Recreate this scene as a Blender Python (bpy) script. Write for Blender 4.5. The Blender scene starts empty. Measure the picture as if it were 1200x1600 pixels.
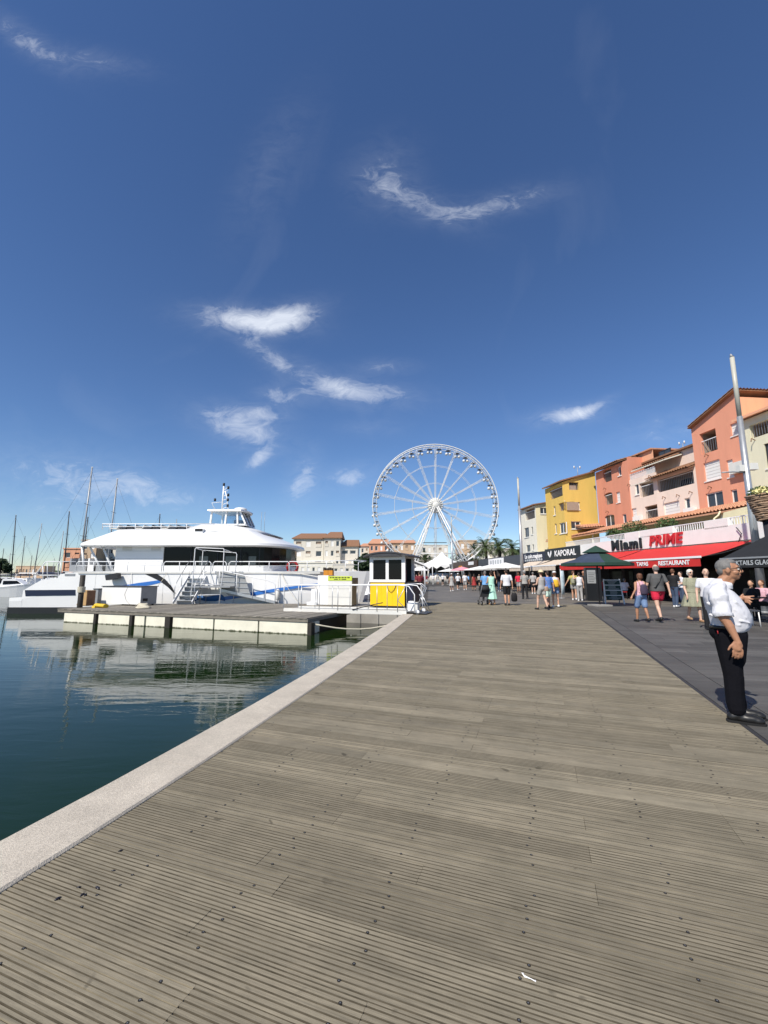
import bpy, bmesh, math, random
from mathutils import Vector, Matrix
random.seed(7)
scene = bpy.context.scene
col = scene.collection
R = math.radians

# ------------------------------------------------------------ camera
CAM_H, FPX, HZ = 1.45, 670.0, 900.0            # eye height (m), focal length and horizon row of the 1200x1600 photo
PITCH = math.atan((HZ - 800.0) / FPX)
cam_data = bpy.data.cameras.new('camera')
cam = bpy.data.objects.new('camera', cam_data)
col.objects.link(cam)
cam.location = (0, 0, CAM_H)
cam.rotation_euler = (R(90) + PITCH, 0, 0)
cam_data.sensor_fit = 'VERTICAL'
cam_data.sensor_height = 24.0
cam_data.lens = 24.0 * FPX / 1600.0
cam_data.clip_start = 0.05
cam_data.clip_end = 20000
scene.camera = cam

# ------------------------------------------------------------ sun, sky, exposure
SUN_AZ, SUN_EL = 37.0, 47.0                    # light travels 37 deg right of the view axis, sun 47 deg high behind the camera
sun_data = bpy.data.lights.new('sun', 'SUN')
sun = bpy.data.objects.new('sun', sun_data)
col.objects.link(sun)
sun_data.energy = 4.6
sun_data.angle = R(0.5)
sun_data.color = (1.0, 0.935, 0.83)
sdir = Vector((math.sin(R(SUN_AZ)) * math.cos(R(SUN_EL)), math.cos(R(SUN_AZ)) * math.cos(R(SUN_EL)), -math.sin(R(SUN_EL))))
sun.rotation_euler = sdir.to_track_quat('-Z', 'Y').to_euler()
sun.location = (-20, -30, 40)

world = bpy.data.worlds.new('World')
scene.world = world
world.use_nodes = True
wn, wl = world.node_tree.nodes, world.node_tree.links
wn.clear()
wout = wn.new('ShaderNodeOutputWorld')
wbg = wn.new('ShaderNodeBackground')
wbg.inputs['Strength'].default_value = 0.105
wsky = wn.new('ShaderNodeTexSky')
wsky.sky_type = 'NISHITA'
wsky.sun_disc = False
wsky.sun_elevation = R(SUN_EL)
wsky.sun_rotation = R(180 + SUN_AZ)            # the sun stands behind the camera, to its left
wsky.altitude = 0
wsky.air_density = 1.0
wsky.dust_density = 0.0
wsky.ozone_density = 6.0

def wmath(op, a, b=None, c=None, clamp=False):
    n = wn.new('ShaderNodeMath'); n.operation = op; n.use_clamp = clamp
    for i, v in enumerate((a, b, c)):
        if v is None: continue
        if isinstance(v, (int, float)): n.inputs[i].default_value = v
        else: wl.new(v, n.inputs[i])
    return n.outputs[0]

def ray(px, py):
    x, y = (px - 600.0) / FPX, (800.0 - py) / FPX
    return Vector((x, math.cos(PITCH) - y * math.sin(PITCH), math.sin(PITCH) + y * math.cos(PITCH)))

wtc = wn.new('ShaderNodeTexCoord')
wsep = wn.new('ShaderNodeSeparateXYZ')
wl.new(wtc.outputs['Generated'], wsep.inputs[0])
front = wmath('GREATER_THAN', wsep.outputs[1], 0.05)
ysafe = wmath('MAXIMUM', wsep.outputs[1], 0.05)
ga = wmath('DIVIDE', wsep.outputs[0], ysafe)
gb = wmath('DIVIDE', wsep.outputs[2], ysafe)
# wispy clouds far up in the air, each one a patch of sky direction
CLOUDS = [  # photo px, half sizes px, tilt deg (up to the right +), strength
    (385, 500, 62, 15, -6, 1.0), (450, 494, 40, 15, 14, .9), (425, 562, 42, 11, -32, .55), (500, 588, 60, 12, -28, .3),
    (560, 612, 68, 15, -6, .75), (437, 620, 26, 10, -12, .55), (372, 668, 52, 20, -18, .8), (412, 645, 32, 10, -8, .6),
    (404, 718, 20, 9, 34, .7), (470, 752, 18, 34, -16, .55), (546, 746, 36, 14, 12, .62), (604, 573, 34, 9, -2, .4),
    (885, 650, 42, 11, 8, .8), (925, 637, 30, 6, 24, .5), (1045, 672, 70, 20, 12, .36), (600, 272, 34, 40, -40, .36),
    (655, 316, 62, 18, -22, .48), (745, 328, 50, 13, 8, .40), (815, 308, 48, 14, 12, .36), (40, 62, 60, 14, -32, .5), (150, 96, 55, 14, -10, .36),
    (425, 255, 30, 80, -24, .22), (120, 745, 130, 32, -9, .42), (240, 770, 100, 18, -12, .3), (580, 668, 40, 10, 0, .25), (30, 800, 120, 30, 0, .25)]
total = None
for px, py, rx, ry, tilt, amp in CLOUDS:
    d0, d1, d2 = ray(px, py), ray(px + 1, py), ray(px, py - 1)
    a0, b0 = d0.x / d0.y, d0.z / d0.y
    sx = (d1.x / d1.y - a0) * 1.0
    sy = (d2.z / d2.y - b0) * 1.0
    c, s = math.cos(R(tilt)), math.sin(R(tilt))
    da = wmath('MULTIPLY', wmath('SUBTRACT', ga, a0), 1.0 / sx)
    db = wmath('MULTIPLY', wmath('SUBTRACT', gb, b0), 1.0 / sy)
    u = wmath('MULTIPLY_ADD', da, c / rx, wmath('MULTIPLY', db, s / rx))
    v = wmath('MULTIPLY_ADD', da, -s / ry, wmath('MULTIPLY', db, c / ry))
    r2 = wmath('MULTIPLY_ADD', u, u, wmath('MULTIPLY', v, v))
    g = wmath('MULTIPLY', wmath('EXPONENT', wmath('MULTIPLY', r2, -0.55)), amp)
    total = g if total is None else wmath('ADD', total, g)
total = wmath('MULTIPLY', total, front)
# fibres: stretched noise over the sky direction, everywhere in the sky
wcomb = wn.new('ShaderNodeCombineXYZ')
wl.new(ga, wcomb.inputs[0]); wl.new(gb, wcomb.inputs[1])
wmap = wn.new('ShaderNodeMapping'); wmap.inputs['Rotation'].default_value = (0, 0, R(-18)); wmap.inputs['Scale'].default_value = (9.5, 17.0, 1)
wl.new(wcomb.outputs[0], wmap.inputs[0])
wno = wn.new('ShaderNodeTexNoise'); wno.inputs['Scale'].default_value = 1.5; wno.inputs['Detail'].default_value = 9; wno.inputs['Roughness'].default_value = .68; wno.inputs['Distortion'].default_value = .9
wl.new(wmap.outputs[0], wno.inputs['Vector'])
wno2 = wn.new('ShaderNodeTexNoise'); wno2.inputs['Scale'].default_value = 2.2; wno2.inputs['Detail'].default_value = 7; wno2.inputs['Distortion'].default_value = 1.5
wl.new(wtc.outputs['Generated'], wno2.inputs['Vector'])
fib = wn.new('ShaderNodeMapRange'); fib.inputs[1].default_value = .25; fib.inputs[2].default_value = .84
wl.new(wno.outputs[0], fib.inputs[0])
veil = wn.new('ShaderNodeMapRange'); veil.inputs[1].default_value = .60; veil.inputs[2].default_value = 1.0; veil.inputs[4].default_value = .25
wl.new(wno2.outputs[0], veil.inputs[0])
# erode the patch edges with the fibres so that they fray
ero = wmath('SUBTRACT', wmath('MULTIPLY', total, 1.2), wmath('MULTIPLY', wmath('SUBTRACT', 1.0, fib.outputs[0]), 0.84), clamp=True)
cl = wmath('ADD', wmath('MULTIPLY', ero, 0.95), wmath('MULTIPLY', wmath('MULTIPLY', total, fib.outputs[0]), 0.5))
cl = wmath('ADD', cl, wmath('MULTIPLY', veil.outputs[0], 0.5))
up = wmath('GREATER_THAN', wsep.outputs[2], 0.0)
cl = wmath('MULTIPLY', cl, up)
cl = wmath('MULTIPLY', cl, 0.60, clamp=True)
wmix = wn.new('ShaderNodeMix'); wmix.data_type = 'RGBA'
wl.new(cl, wmix.inputs['Factor'])
whs = wn.new('ShaderNodeHueSaturation'); whs.inputs['Hue'].default_value = .506; whs.inputs['Saturation'].default_value = 1.08; whs.inputs['Value'].default_value = .915
wl.new(wsky.outputs[0], whs.inputs['Color'])
wl.new(whs.outputs[0], wmix.inputs['A'])
wmix.inputs['B'].default_value = (7.2, 7.6, 8.3, 1)
wl.new(wmix.outputs['Result'], wbg.inputs['Color'])
wl.new(wbg.outputs[0], wout.inputs[0])

vs = scene.view_settings
vs.view_transform = 'Standard'; vs.look = 'None'; vs.gamma = 1.0; vs.use_curve_mapping = False
vs.exposure = 0.33

# ------------------------------------------------------------ pixel -> place helpers
def P(px, py, Y):
    d = ray(px, py); t = Y / d.y
    return Vector((d.x * t, Y, CAM_H + d.z * t))
def G(px, py, z=0.0):
    d = ray(px, py); t = (z - CAM_H) / d.z
    return Vector((d.x * t, d.y * t, z))

# ------------------------------------------------------------ mesh helpers
class MB:
    def __init__(self): self.v = []; self.f = []; self.m = []; self.sm = []
    def add(self, vs, fs, m=0, smooth=False):
        o = len(self.v)
        self.v += [Vector(p) for p in vs]
        for f in fs:
            self.f.append([i + o for i in f]); self.m.append(m); self.sm.append(smooth)
        return self
    def box(self, a, b, m=0):                              # min corner, max corner
        x0, y0, z0 = a; x1, y1, z1 = b
        return self.add([(x0,y0,z0),(x1,y0,z0),(x1,y1,z0),(x0,y1,z0),(x0,y0,z1),(x1,y0,z1),(x1,y1,z1),(x0,y1,z1)],
                        [(0,3,2,1),(4,5,6,7),(0,1,5,4),(1,2,6,5),(2,3,7,6),(3,0,4,7)], m)
    def obox(self, c, ax, ay, az, m=0):                    # centre and three half axes
        c, ax, ay, az = Vector(c), Vector(ax), Vector(ay), Vector(az)
        p = [c+sx*ax+sy*ay+sz*az for sz in (-1,1) for sx, sy in ((-1,-1),(1,-1),(1,1),(-1,1))]
        return self.add(p, [(0,3,2,1),(4,5,6,7),(0,1,5,4),(1,2,6,5),(2,3,7,6),(3,0,4,7)], m)
    def bar(self, p0, p1, w, h=None, up=(0,0,1), m=0):     # rectangular bar
        p0, p1 = Vector(p0), Vector(p1); h = h or w
        d = p1 - p0; L = d.length
        if L < 1e-6: return self
        d /= L; u = Vector(up)
        s = d.cross(u)
        if s.length < 1e-3: s = d.cross(Vector((1,0,0)))
        s.normalize(); t = s.cross(d)
        return self.obox((p0+p1)/2, d*L/2, s*w/2, t*h/2, m)
    def cyl(self, p0, p1, r0, r1=None, n=8, m=0, caps=True, smooth=True):
        p0, p1 = Vector(p0), Vector(p1); r1 = r0 if r1 is None else r1
        d = (p1 - p0)
        if d.length < 1e-6: return self
        d.normalize()
        s = d.cross(Vector((0,0,1)))
        if s.length < 1e-3: s = Vector((1,0,0))
        s.normalize(); t = s.cross(d)
        vs = []
        for p, r in ((p0, r0), (p1, r1)):
            vs += [p + s*r*math.cos(2*math.pi*i/n) + t*r*math.sin(2*math.pi*i/n) for i in range(n)]
        self.add(vs, [(i, (i+1) % n, n+(i+1) % n, n+i) for i in range(n)], m, smooth)
        if caps: self.add(vs, [list(range(n))[::-1], list(range(n, 2*n))], m, False)
        return self
    def tube(self, pts, r, n=6, m=0, closed=False):
        pts = [Vector(p) for p in pts]; N = len(pts); vs = []; prev = None
        for i, p in enumerate(pts):
            if closed: d = pts[(i+1) % N] - pts[i-1]
            else: d = pts[min(i+1, N-1)] - pts[max(i-1, 0)]
            d.normalize()
            if prev is None:
                s = d.cross(Vector((0,0,1)))
                if s.length < 1e-3: s = d.cross(Vector((1,0,0)))
            else: s = prev - d*prev.dot(d)
            s.normalize(); prev = s; t = d.cross(s)
            rr = r[i] if isinstance(r, (list, tuple)) else r
            vs += [p + s*rr*math.cos(2*math.pi*k/n) + t*rr*math.sin(2*math.pi*k/n) for k in range(n)]
        fs = []
        for i in range(N if closed else N-1):
            a, b = i*n, ((i+1) % N)*n
            fs += [(a+k, a+(k+1) % n, b+(k+1) % n, b+k) for k in range(n)]
        self.add(vs, fs, m, True)
        if not closed: self.add(vs[:n]+vs[-n:], [list(range(n))[::-1], list(range(n, 2*n))], m)
        return self
    def loft(self, rings, m=0, closed=True, caps=True, smooth=True):
        n = len(rings[0]); vs = [p for r in rings for p in r]; fs = []
        for i in range(len(rings)-1):
            for k in range(n if closed else n-1):
                fs.append((i*n+k, i*n+(k+1) % n, (i+1)*n+(k+1) % n, (i+1)*n+k))
        self.add(vs, fs, m, smooth)
        if caps and closed:
            self.add(rings[0], [list(range(n))[::-1]], m); self.add(rings[-1], [list(range(n))], m)
        return self
    def ball(self, c, r, nu=10, nv=7, m=0, rot=None):
        c = Vector(c); r = (r, r, r) if isinstance(r, (int, float)) else r; vs = []
        for j in range(nv+1):
            th = math.pi*j/nv
            for i in range(nu):
                ph = 2*math.pi*i/nu
                p = Vector((r[0]*math.sin(th)*math.cos(ph), r[1]*math.sin(th)*math.sin(ph), r[2]*math.cos(th)))
                vs.append(c + (rot @ p if rot else p))
        fs = [(j*nu+i, (j+1)*nu+i, (j+1)*nu+(i+1) % nu, j*nu+(i+1) % nu) for j in range(nv) for i in range(nu)]
        return self.add(vs, fs, m, True)
    def prism(self, poly, off, m=0, smooth=False):          # planar polygon pushed along a vector
        poly = [Vector(p) for p in poly]; off = Vector(off); n = len(poly)
        vs = poly + [p+off for p in poly]
        return self.add(vs, [list(range(n))[::-1], list(range(n, 2*n))] + [(i, (i+1) % n, n+(i+1) % n, n+i) for i in range(n)], m, smooth)
    def quad(self, a, b, c, d, m=0): return self.add([a, b, c, d], [(0,1,2,3)], m)
    def mesh(self, name, org=None, fix=True):
        me = bpy.data.meshes.new(name)
        o = Vector(org) if org is not None else Vector((0,0,0))
        me.from_pydata([tuple(p - o) for p in self.v], [], self.f)
        me.polygons.foreach_set('material_index', self.m)
        me.polygons.foreach_set('use_smooth', self.sm)
        if fix:
            bm = bmesh.new(); bm.from_mesh(me)
            bmesh.ops.remove_doubles(bm, verts=bm.verts, dist=1e-5)
            bmesh.ops.recalc_face_normals(bm, faces=bm.faces)
            bm.to_mesh(me); bm.free()
        me.update()
        return me
    def build(self, name, mats, parent=None, org=None, fix=True):
        """one mesh object; with a parent the vertices are world places and are made relative to the parent's root"""
        o0 = ORG.get(parent.name, Vector()) if (parent is not None and org is None) else (Vector(org) if org is not None else Vector())
        me = self.mesh(name, o0, fix)
        ob = bpy.data.objects.new(name, me)
        for mm in (mats if isinstance(mats, (list, tuple)) else [mats]): me.materials.append(mm)
        col.objects.link(ob)
        if parent is not None:
            ob.parent = parent; ORG[ob.name] = o0
        elif org is not None:
            ob.location = o0; ORG[ob.name] = o0
        return ob
ORG = {}

def tag(o, label=None, cat=None, group=None, kind=None):
    if label: o['label'] = label
    if cat: o['category'] = cat
    if group: o['group'] = group
    if kind: o['kind'] = kind
    return o
def thing(name, label, cat, loc=(0,0,0), rotz=0.0, group=None, local=False):
    """an Empty at the thing's base; local=True: parts are given in its own axes, else in world places"""
    o = bpy.data.objects.new(name, None)
    col.objects.link(o)
    o.location = loc; o.rotation_euler = (0, 0, rotz); o.empty_display_size = .2
    ORG[o.name] = Vector((0,0,0)) if local else Vector(loc)
    return tag(o, label, cat, group)
def copy_tree(o, parent=None):
    c = o.copy(); col.objects.link(c)
    if parent is not None: c.parent = parent
    for ch in list(o.children): copy_tree(ch, c)
    return c

# ------------------------------------------------------------ materials
def mat(name, c, rough=.6, metal=0.0, var=0.0, vs=4.0, bump=0.0, bs=40.0, spec=.5, alpha=None, trans=0.0, ior=1.45, coat=0.0, objvar=0.0, stretch=None):
    m = bpy.data.materials.new(name); m.use_nodes = True
    nt = m.node_tree; b = nt.nodes['Principled BSDF']
    b.inputs['Base Color'].default_value = (*c, 1); b.inputs['Roughness'].default_value = rough
    b.inputs['Metallic'].default_value = metal; b.inputs['Specular IOR Level'].default_value = spec
    b.inputs['IOR'].default_value = ior
    if trans: b.inputs['Transmission Weight'].default_value = trans
    if coat: b.inputs['Coat Weight'].default_value = coat
    if var or bump or objvar:
        tc = nt.nodes.new('ShaderNodeNewGeometry'); src = tc.outputs['Position']
        if stretch:
            mp = nt.nodes.new('ShaderNodeMapping'); mp.inputs['Rotation'].default_value = (0, 0, stretch[3] if len(stretch) > 3 else 0); mp.inputs['Scale'].default_value = stretch[:3]
            nt.links.new(src, mp.inputs[0]); src = mp.outputs[0]
        last = None
        if var or objvar:
            hsv = nt.nodes.new('ShaderNodeHueSaturation'); hsv.inputs['Color'].default_value = (*c, 1)
            val = None
            if var:
                no = nt.nodes.new('ShaderNodeTexNoise'); no.inputs['Scale'].default_value = vs; no.inputs['Detail'].default_value = 6; no.inputs['Roughness'].default_value = .65
                nt.links.new(src, no.inputs['Vector'])
                mr = nt.nodes.new('ShaderNodeMapRange'); mr.inputs[1].default_value = .25; mr.inputs[2].default_value = .75; mr.inputs[3].default_value = 1-var; mr.inputs[4].default_value = 1+var
                nt.links.new(no.outputs[0], mr.inputs[0]); val = mr.outputs[0]
            if objvar:
                oi = nt.nodes.new('ShaderNodeObjectInfo')
                m2 = nt.nodes.new('ShaderNodeMapRange'); m2.inputs[3].default_value = 1-objvar; m2.inputs[4].default_value = 1+objvar
                nt.links.new(oi.outputs['Random'], m2.inputs[0])
                if val is not None:
                    mu = nt.nodes.new('ShaderNodeMath'); mu.operation = 'MULTIPLY'; nt.links.new(val, mu.inputs[0]); nt.links.new(m2.outputs[0], mu.inputs[1]); val = mu.outputs[0]
                else: val = m2.outputs[0]
            nt.links.new(val, hsv.inputs['Value']); nt.links.new(hsv.outputs[0], b.inputs['Base Color'])
        if bump:
            nb = nt.nodes.new('ShaderNodeTexNoise'); nb.inputs['Scale'].default_value = bs; nb.inputs['Detail'].default_value = 5
            nt.links.new(src, nb.inputs['Vector'])
            bp = nt.nodes.new('ShaderNodeBump'); bp.inputs['Strength'].default_value = bump; bp.inputs['Distance'].default_value = .02
            nt.links.new(nb.outputs[0], bp.inputs['Height']); nt.links.new(bp.outputs[0], b.inputs['Normal'])
    return m

GA = math.atan((845 - 600) / FPX)                # the quay runs this far right of the view axis
GU = Vector((math.sin(GA), math.cos(GA), 0))     # along the quay
GV = Vector((math.cos(GA), -math.sin(GA), 0))    # across it, to the right (the boards run this way)
def UV(u, v, z=0.0): return GU*u + GV*v + Vector((0, 0, z))
def toUV(p): return p.x*GU.x + p.y*GU.y, p.x*GV.x + p.y*GV.y

M = {}
M['white'] = mat('white_gelcoat', (.80, .80, .79), .28, var=.03, vs=.8, coat=.2)
M['white_paint'] = mat('white_paint', (.78, .77, .74), .5, var=.05, vs=2)
M['offwhite'] = mat('off_white_panel', (.66, .65, .61), .5, var=.06, vs=3)
M['whitemetal'] = mat('white_tube', (.74, .75, .76), .35, var=.04)
M['steel'] = mat('galvanised_steel', (.50, .51, .52), .38, metal=.65, var=.12, vs=6)
M['greymetal'] = mat('grey_metal', (.32, .33, .34), .45, metal=.3, var=.1)
M['darkmetal'] = mat('dark_metal', (.03, .03, .033), .45, var=.1)
M['black'] = mat('black_plastic', (.014, .014, .016), .5)
M['blackcloth'] = mat('black_canvas', (.016, .017, .019), .8, var=.15, vs=5)
M['navy'] = mat('navy_paint', (.012, .017, .045), .3)
M['blue'] = mat('blue_paint', (.035, .16, .50), .3)
M['bluedeep'] = mat('blue_tarp', (.03, .13, .34), .55, var=.15)
M['antifoul'] = mat('black_antifouling', (.012, .013, .014), .5, var=.2)
M['glass'] = mat('dark_glass', (.006, .007, .008), .08, spec=.18)
M['pane'] = mat('window_glass', (.045, .055, .065), .05, spec=.7)
M['yellow'] = mat('yellow_panel', (.82, .52, .008), .45, var=.04, vs=2)
M['darkroof'] = mat('dark_grey_roof', (.045, .045, .05), .5, var=.15)
M['orange'] = mat('orange_post', (.55, .22, .02), .55, var=.1)
M['lime'] = mat('lime_sign', (.52, .62, .06), .5)
M['ink'] = mat('dark_print', (.02, .02, .02), .6)
M['concrete'] = mat('pale_concrete', (.56, .53, .43), .85, var=.12, vs=2.5, bump=.15, bs=30)
def algae_concrete():
    m = mat('pale_concrete_float', (.74, .71, .58), .85, var=.10, vs=2.2, bump=.15, bs=30)
    nt = m.node_tree; b = nt.nodes['Principled BSDF']; src = b.inputs['Base Color'].links[0].from_socket
    g = nt.nodes.new('ShaderNodeNewGeometry'); sp = nt.nodes.new('ShaderNodeSeparateXYZ'); nt.links.new(g.outputs['Position'], sp.inputs[0])
    n = nt.nodes.new('ShaderNodeTexNoise'); n.inputs['Scale'].default_value = 7; n.inputs['Detail'].default_value = 5; nt.links.new(g.outputs['Position'], n.inputs['Vector'])
    ad = nt.nodes.new('ShaderNodeMath'); ad.operation = 'MULTIPLY_ADD'; ad.inputs[1].default_value = .10; nt.links.new(n.outputs[0], ad.inputs[0]); nt.links.new(sp.outputs[2], ad.inputs[2])
    mr = nt.nodes.new('ShaderNodeMapRange'); mr.inputs[1].default_value = -.545; mr.inputs[2].default_value = -.50; mr.inputs[3].default_value = 1; mr.inputs[4].default_value = 0; nt.links.new(ad.outputs[0], mr.inputs[0])
    mx = nt.nodes.new('ShaderNodeMix'); mx.data_type = 'RGBA'; mx.inputs['B'].default_value = (.05, .055, .025, 1); nt.links.new(mr.outputs[0], mx.inputs['Factor']); nt.links.new(src, mx.inputs['A'])
    nt.links.new(mx.outputs['Result'], b.inputs['Base Color'])
    return m
M['float'] = algae_concrete()
M['concrete_grey'] = mat('grey_concrete', (.30, .29, .27), .9, var=.2, vs=1.2, bump=.2, bs=20)
M['deckwood'] = mat('weathered_deck', (.22, .20, .165), .85, var=.22, vs=6, bump=.2, bs=60, objvar=.32)
M['piling'] = mat('dark_wet_timber', (.028, .024, .02), .7, var=.3, vs=6, bump=.3)
M['crate'] = mat('raw_plywood', (.46, .29, .13), .7, var=.12, vs=8)
M['rope'] = mat('pale_rope', (.52, .48, .38), .9, var=.2, vs=30)
M['yellowcloth'] = mat('yellow_fender', (.62, .42, .03), .7, var=.15, vs=9)
M['rubber'] = mat('black_rubber', (.012, .012, .012), .8)
M['red_awn'] = mat('red_awning_cloth', (.56, .030, .026), .75, var=.06, vs=2)
M['red_sign'] = mat('red_letter', (.52, .02, .025), .35)
M['beige_awn'] = mat('beige_awning_cloth', (.60, .50, .40), .8, var=.08, vs=2)
M['white_awn'] = mat('white_parasol_cloth', (.78, .77, .75), .8, var=.05, vs=2)
M['pink_awn'] = mat('pink_parasol_cloth', (.70, .28, .34), .8)
M['green_awn'] = mat('bottle_green_cloth', (.018, .05, .034), .8, var=.15, vs=3)
M['slate_awn'] = mat('slate_blue_cloth', (.035, .05, .085), .8, var=.15, vs=3)
M['letterwhite'] = mat('white_letter', (.82, .82, .82), .45)
M['lettergrey'] = mat('grey_letter', (.42, .44, .45), .5)
M['signblack'] = mat('black_sign', (.012, .013, .015), .35)
M['signnavy'] = mat('navy_sign', (.016, .018, .04), .4)
M['signgrey'] = mat('grey_sign', (.055, .06, .072), .5, var=.1)
M['signbrown'] = mat('brown_sign', (.06, .035, .025), .5, var=.1)
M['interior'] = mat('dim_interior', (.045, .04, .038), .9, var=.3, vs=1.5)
M['redseat'] = mat('red_seat', (.30, .012, .015), .6)
M['chalk'] = mat('green_chalkboard', (.02, .045, .035), .7)
M['tile'] = mat('terracotta_tile', (.50, .255, .155), .8, var=.28, vs=3.5, bump=.2)
M['tiledark'] = mat('brown_tile', (.24, .125, .07), .85, var=.25, vs=4)
M['leaf'] = mat('leaf_green', (.055, .095, .028), .6, var=.4, vs=3)
M['leafdark'] = mat('leaf_dark_green', (.030, .055, .022), .6, var=.4, vs=2)
M['palmleaf'] = mat('palm_green', (.060, .085, .028), .55, var=.35, vs=2)
M['bark'] = mat('palm_bark', (.10, .075, .05), .9, var=.3, vs=6, bump=.4)
M['wicker'] = mat('driftwood', (.30, .20, .13), .8, var=.35, vs=14, bump=.4)
M['flower'] = mat('pale_flower', (.72, .66, .30), .7, var=.25, vs=20)
M['flowerw'] = mat('white_flower', (.75, .72, .68), .7, var=.1)
def plaster(name, c): return mat(name, c, .9, var=.085, vs=1.0, bump=.12, bs=6, stretch=(1.3, 1.3, .22))
M['p_orange'] = plaster('orange_plaster', (.69, .30, .195))
M['p_orange2'] = plaster('apricot_plaster', (.74, .38, .23))
M['p_red'] = plaster('coral_plaster', (.62, .255, .165))
M['p_pink'] = plaster('pale_pink_plaster', (.78, .63, .54))
M['p_yellow'] = plaster('ochre_plaster', (.67, .455, .115))
M['p_cream'] = plaster('cream_plaster', (.72, .64, .42))
M['p_pale'] = plaster('pale_green_cream_plaster', (.66, .63, .47))
M['p_ivory'] = plaster('ivory_plaster', (.70, .67, .58))
M['p_far'] = plaster('far_white_plaster', (.62, .58, .50))
M['p_farorange'] = plaster('far_salmon_plaster', (.62, .32, .20))
M['p_tan'] = plaster('tan_plaster', (.50, .36, .24))
M['shutter'] = mat('white_shutter', (.74, .73, .71), .6, var=.04)
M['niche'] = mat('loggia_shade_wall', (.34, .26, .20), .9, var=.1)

def text_mesh(s, size, mat_, name, parent, origin, xdir, ydir, extrude=.01, bold=0.0, shear=0.0, align='CENTER', spacing=1.0, xs=1.0):
    """lettering standing on the plane of xdir/ydir; origin is a world place (or local to the parent when ORG is zero)"""
    cu = bpy.data.curves.new('t', 'FONT'); cu.body = s; cu.size = size; cu.extrude = extrude; cu.offset = bold; cu.shear = shear
    cu.align_x = align; cu.align_y = 'CENTER'; cu.space_character = spacing; cu.resolution_u = 3
    to = bpy.data.objects.new('t', cu); col.objects.link(to)
    dg = bpy.context.evaluated_depsgraph_get()
    me = bpy.data.meshes.new_from_object(to.evaluated_get(dg))
    bpy.data.objects.remove(to); bpy.data.curves.remove(cu)
    x = Vector(xdir).normalized(); y = Vector(ydir).normalized(); z = x.cross(y)
    mtx = Matrix(((x.x*xs, y.x, z.x, 0), (x.y*xs, y.y, z.y, 0), (x.z*xs, y.z, z.z, 0), (0, 0, 0, 1)))
    me.transform(Matrix.Translation(Vector(origin) - ORG.get(parent.name, Vector())) @ mtx)
    me.name = name; me.materials.clear(); me.materials.append(mat_)
    for p in me.polygons: p.material_index = 0
    ob = bpy.data.objects.new(name, me); col.objects.link(ob); ob.parent = parent
    return ob

# ============================================================ SETTING: water, quay, kerb, boardwalk, pavement
WATER_Z = -0.60
def lerp_list(t, L):
    if t <= L[0][0]: a, b = L[0], L[1]
    elif t >= L[-1][0]: a, b = L[-2], L[-1]
    else:
        for a, b in zip(L, L[1:]):
            if a[0] <= t <= b[0]: break
    return a[1] + (b[1]-a[1])*(t-a[0])/(b[0]-a[0])
KO = [(-4, -2.60), (1.0, -2.82), (2.3, -2.93), (3.0, -3.01), (4.3, -3.17), (6.5, -3.48), (9.1, -3.90), (12.2, -4.43), (15.5, -5.02), (17.9, -5.46)]
KI = [(-4, -2.20), (1.0, -2.39), (2.0, -2.47), (2.95, -2.57), (4.4, -2.76), (5.5, -2.91), (8.5, -3.34), (12.2, -3.98), (16.1, -4.68), (17.9, -5.01)]
V_RIGHT = 1.76
U_END = 24.2

def water_material():
    m = bpy.data.materials.new('harbour_water'); m.use_nodes = True
    nt = m.node_tree; b = nt.nodes['Principled BSDF']
    b.inputs['Base Color'].default_value = (.0066, .0200, .0022, 1); b.inputs['Roughness'].default_value = .02
    b.inputs['IOR'].default_value = 1.33; b.inputs['Specular IOR Level'].default_value = .41
    g = nt.nodes.new('ShaderNodeNewGeometry')
    h = None
    for sc, rot, scl, amp, det in (((.30, 1.25, 1), -8, 1.0, .55, 2), ((1.0, 3.4, 1), 10, 1.6, .20, 3), ((.08, .22, 1), -25, 1.0, 1.0, 1), ((5, 9, 1), 20, 1.8, .020, 2)):
        mp = nt.nodes.new('ShaderNodeMapping'); mp.inputs['Scale'].default_value = sc; mp.inputs['Rotation'].default_value = (0, 0, R(rot))
        nt.links.new(g.outputs['Position'], mp.inputs[0])
        n = nt.nodes.new('ShaderNodeTexNoise'); n.inputs['Scale'].default_value = scl; n.inputs['Detail'].default_value = det; n.inputs['Distortion'].default_value = .5
        nt.links.new(mp.outputs[0], n.inputs['Vector'])
        mu = nt.nodes.new('ShaderNodeMath'); mu.operation = 'MULTIPLY_ADD'; mu.inputs[1].default_value = amp
        nt.links.new(n.outputs[0], mu.inputs[0])
        if h is not None: nt.links.new(h, mu.inputs[2])
        h = mu.outputs[0]
    bp = nt.nodes.new('ShaderNodeBump'); bp.inputs['Strength'].default_value = 1.0; bp.inputs['Distance'].default_value = .013
    nt.links.new(h, bp.inputs['Height']); nt.links.new(bp.outputs[0], b.inputs['Normal'])
    return m
M['water'] = water_material()
w = MB(); w.quad((-6000, -200, WATER_Z), (6000, -200, WATER_Z), (6000, 9000, WATER_Z), (-6000, 9000, WATER_Z))
tag(w.build('sea_water', M['water'], fix=False), 'still dark teal harbour water beside the boardwalk', 'water', kind='structure')

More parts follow.
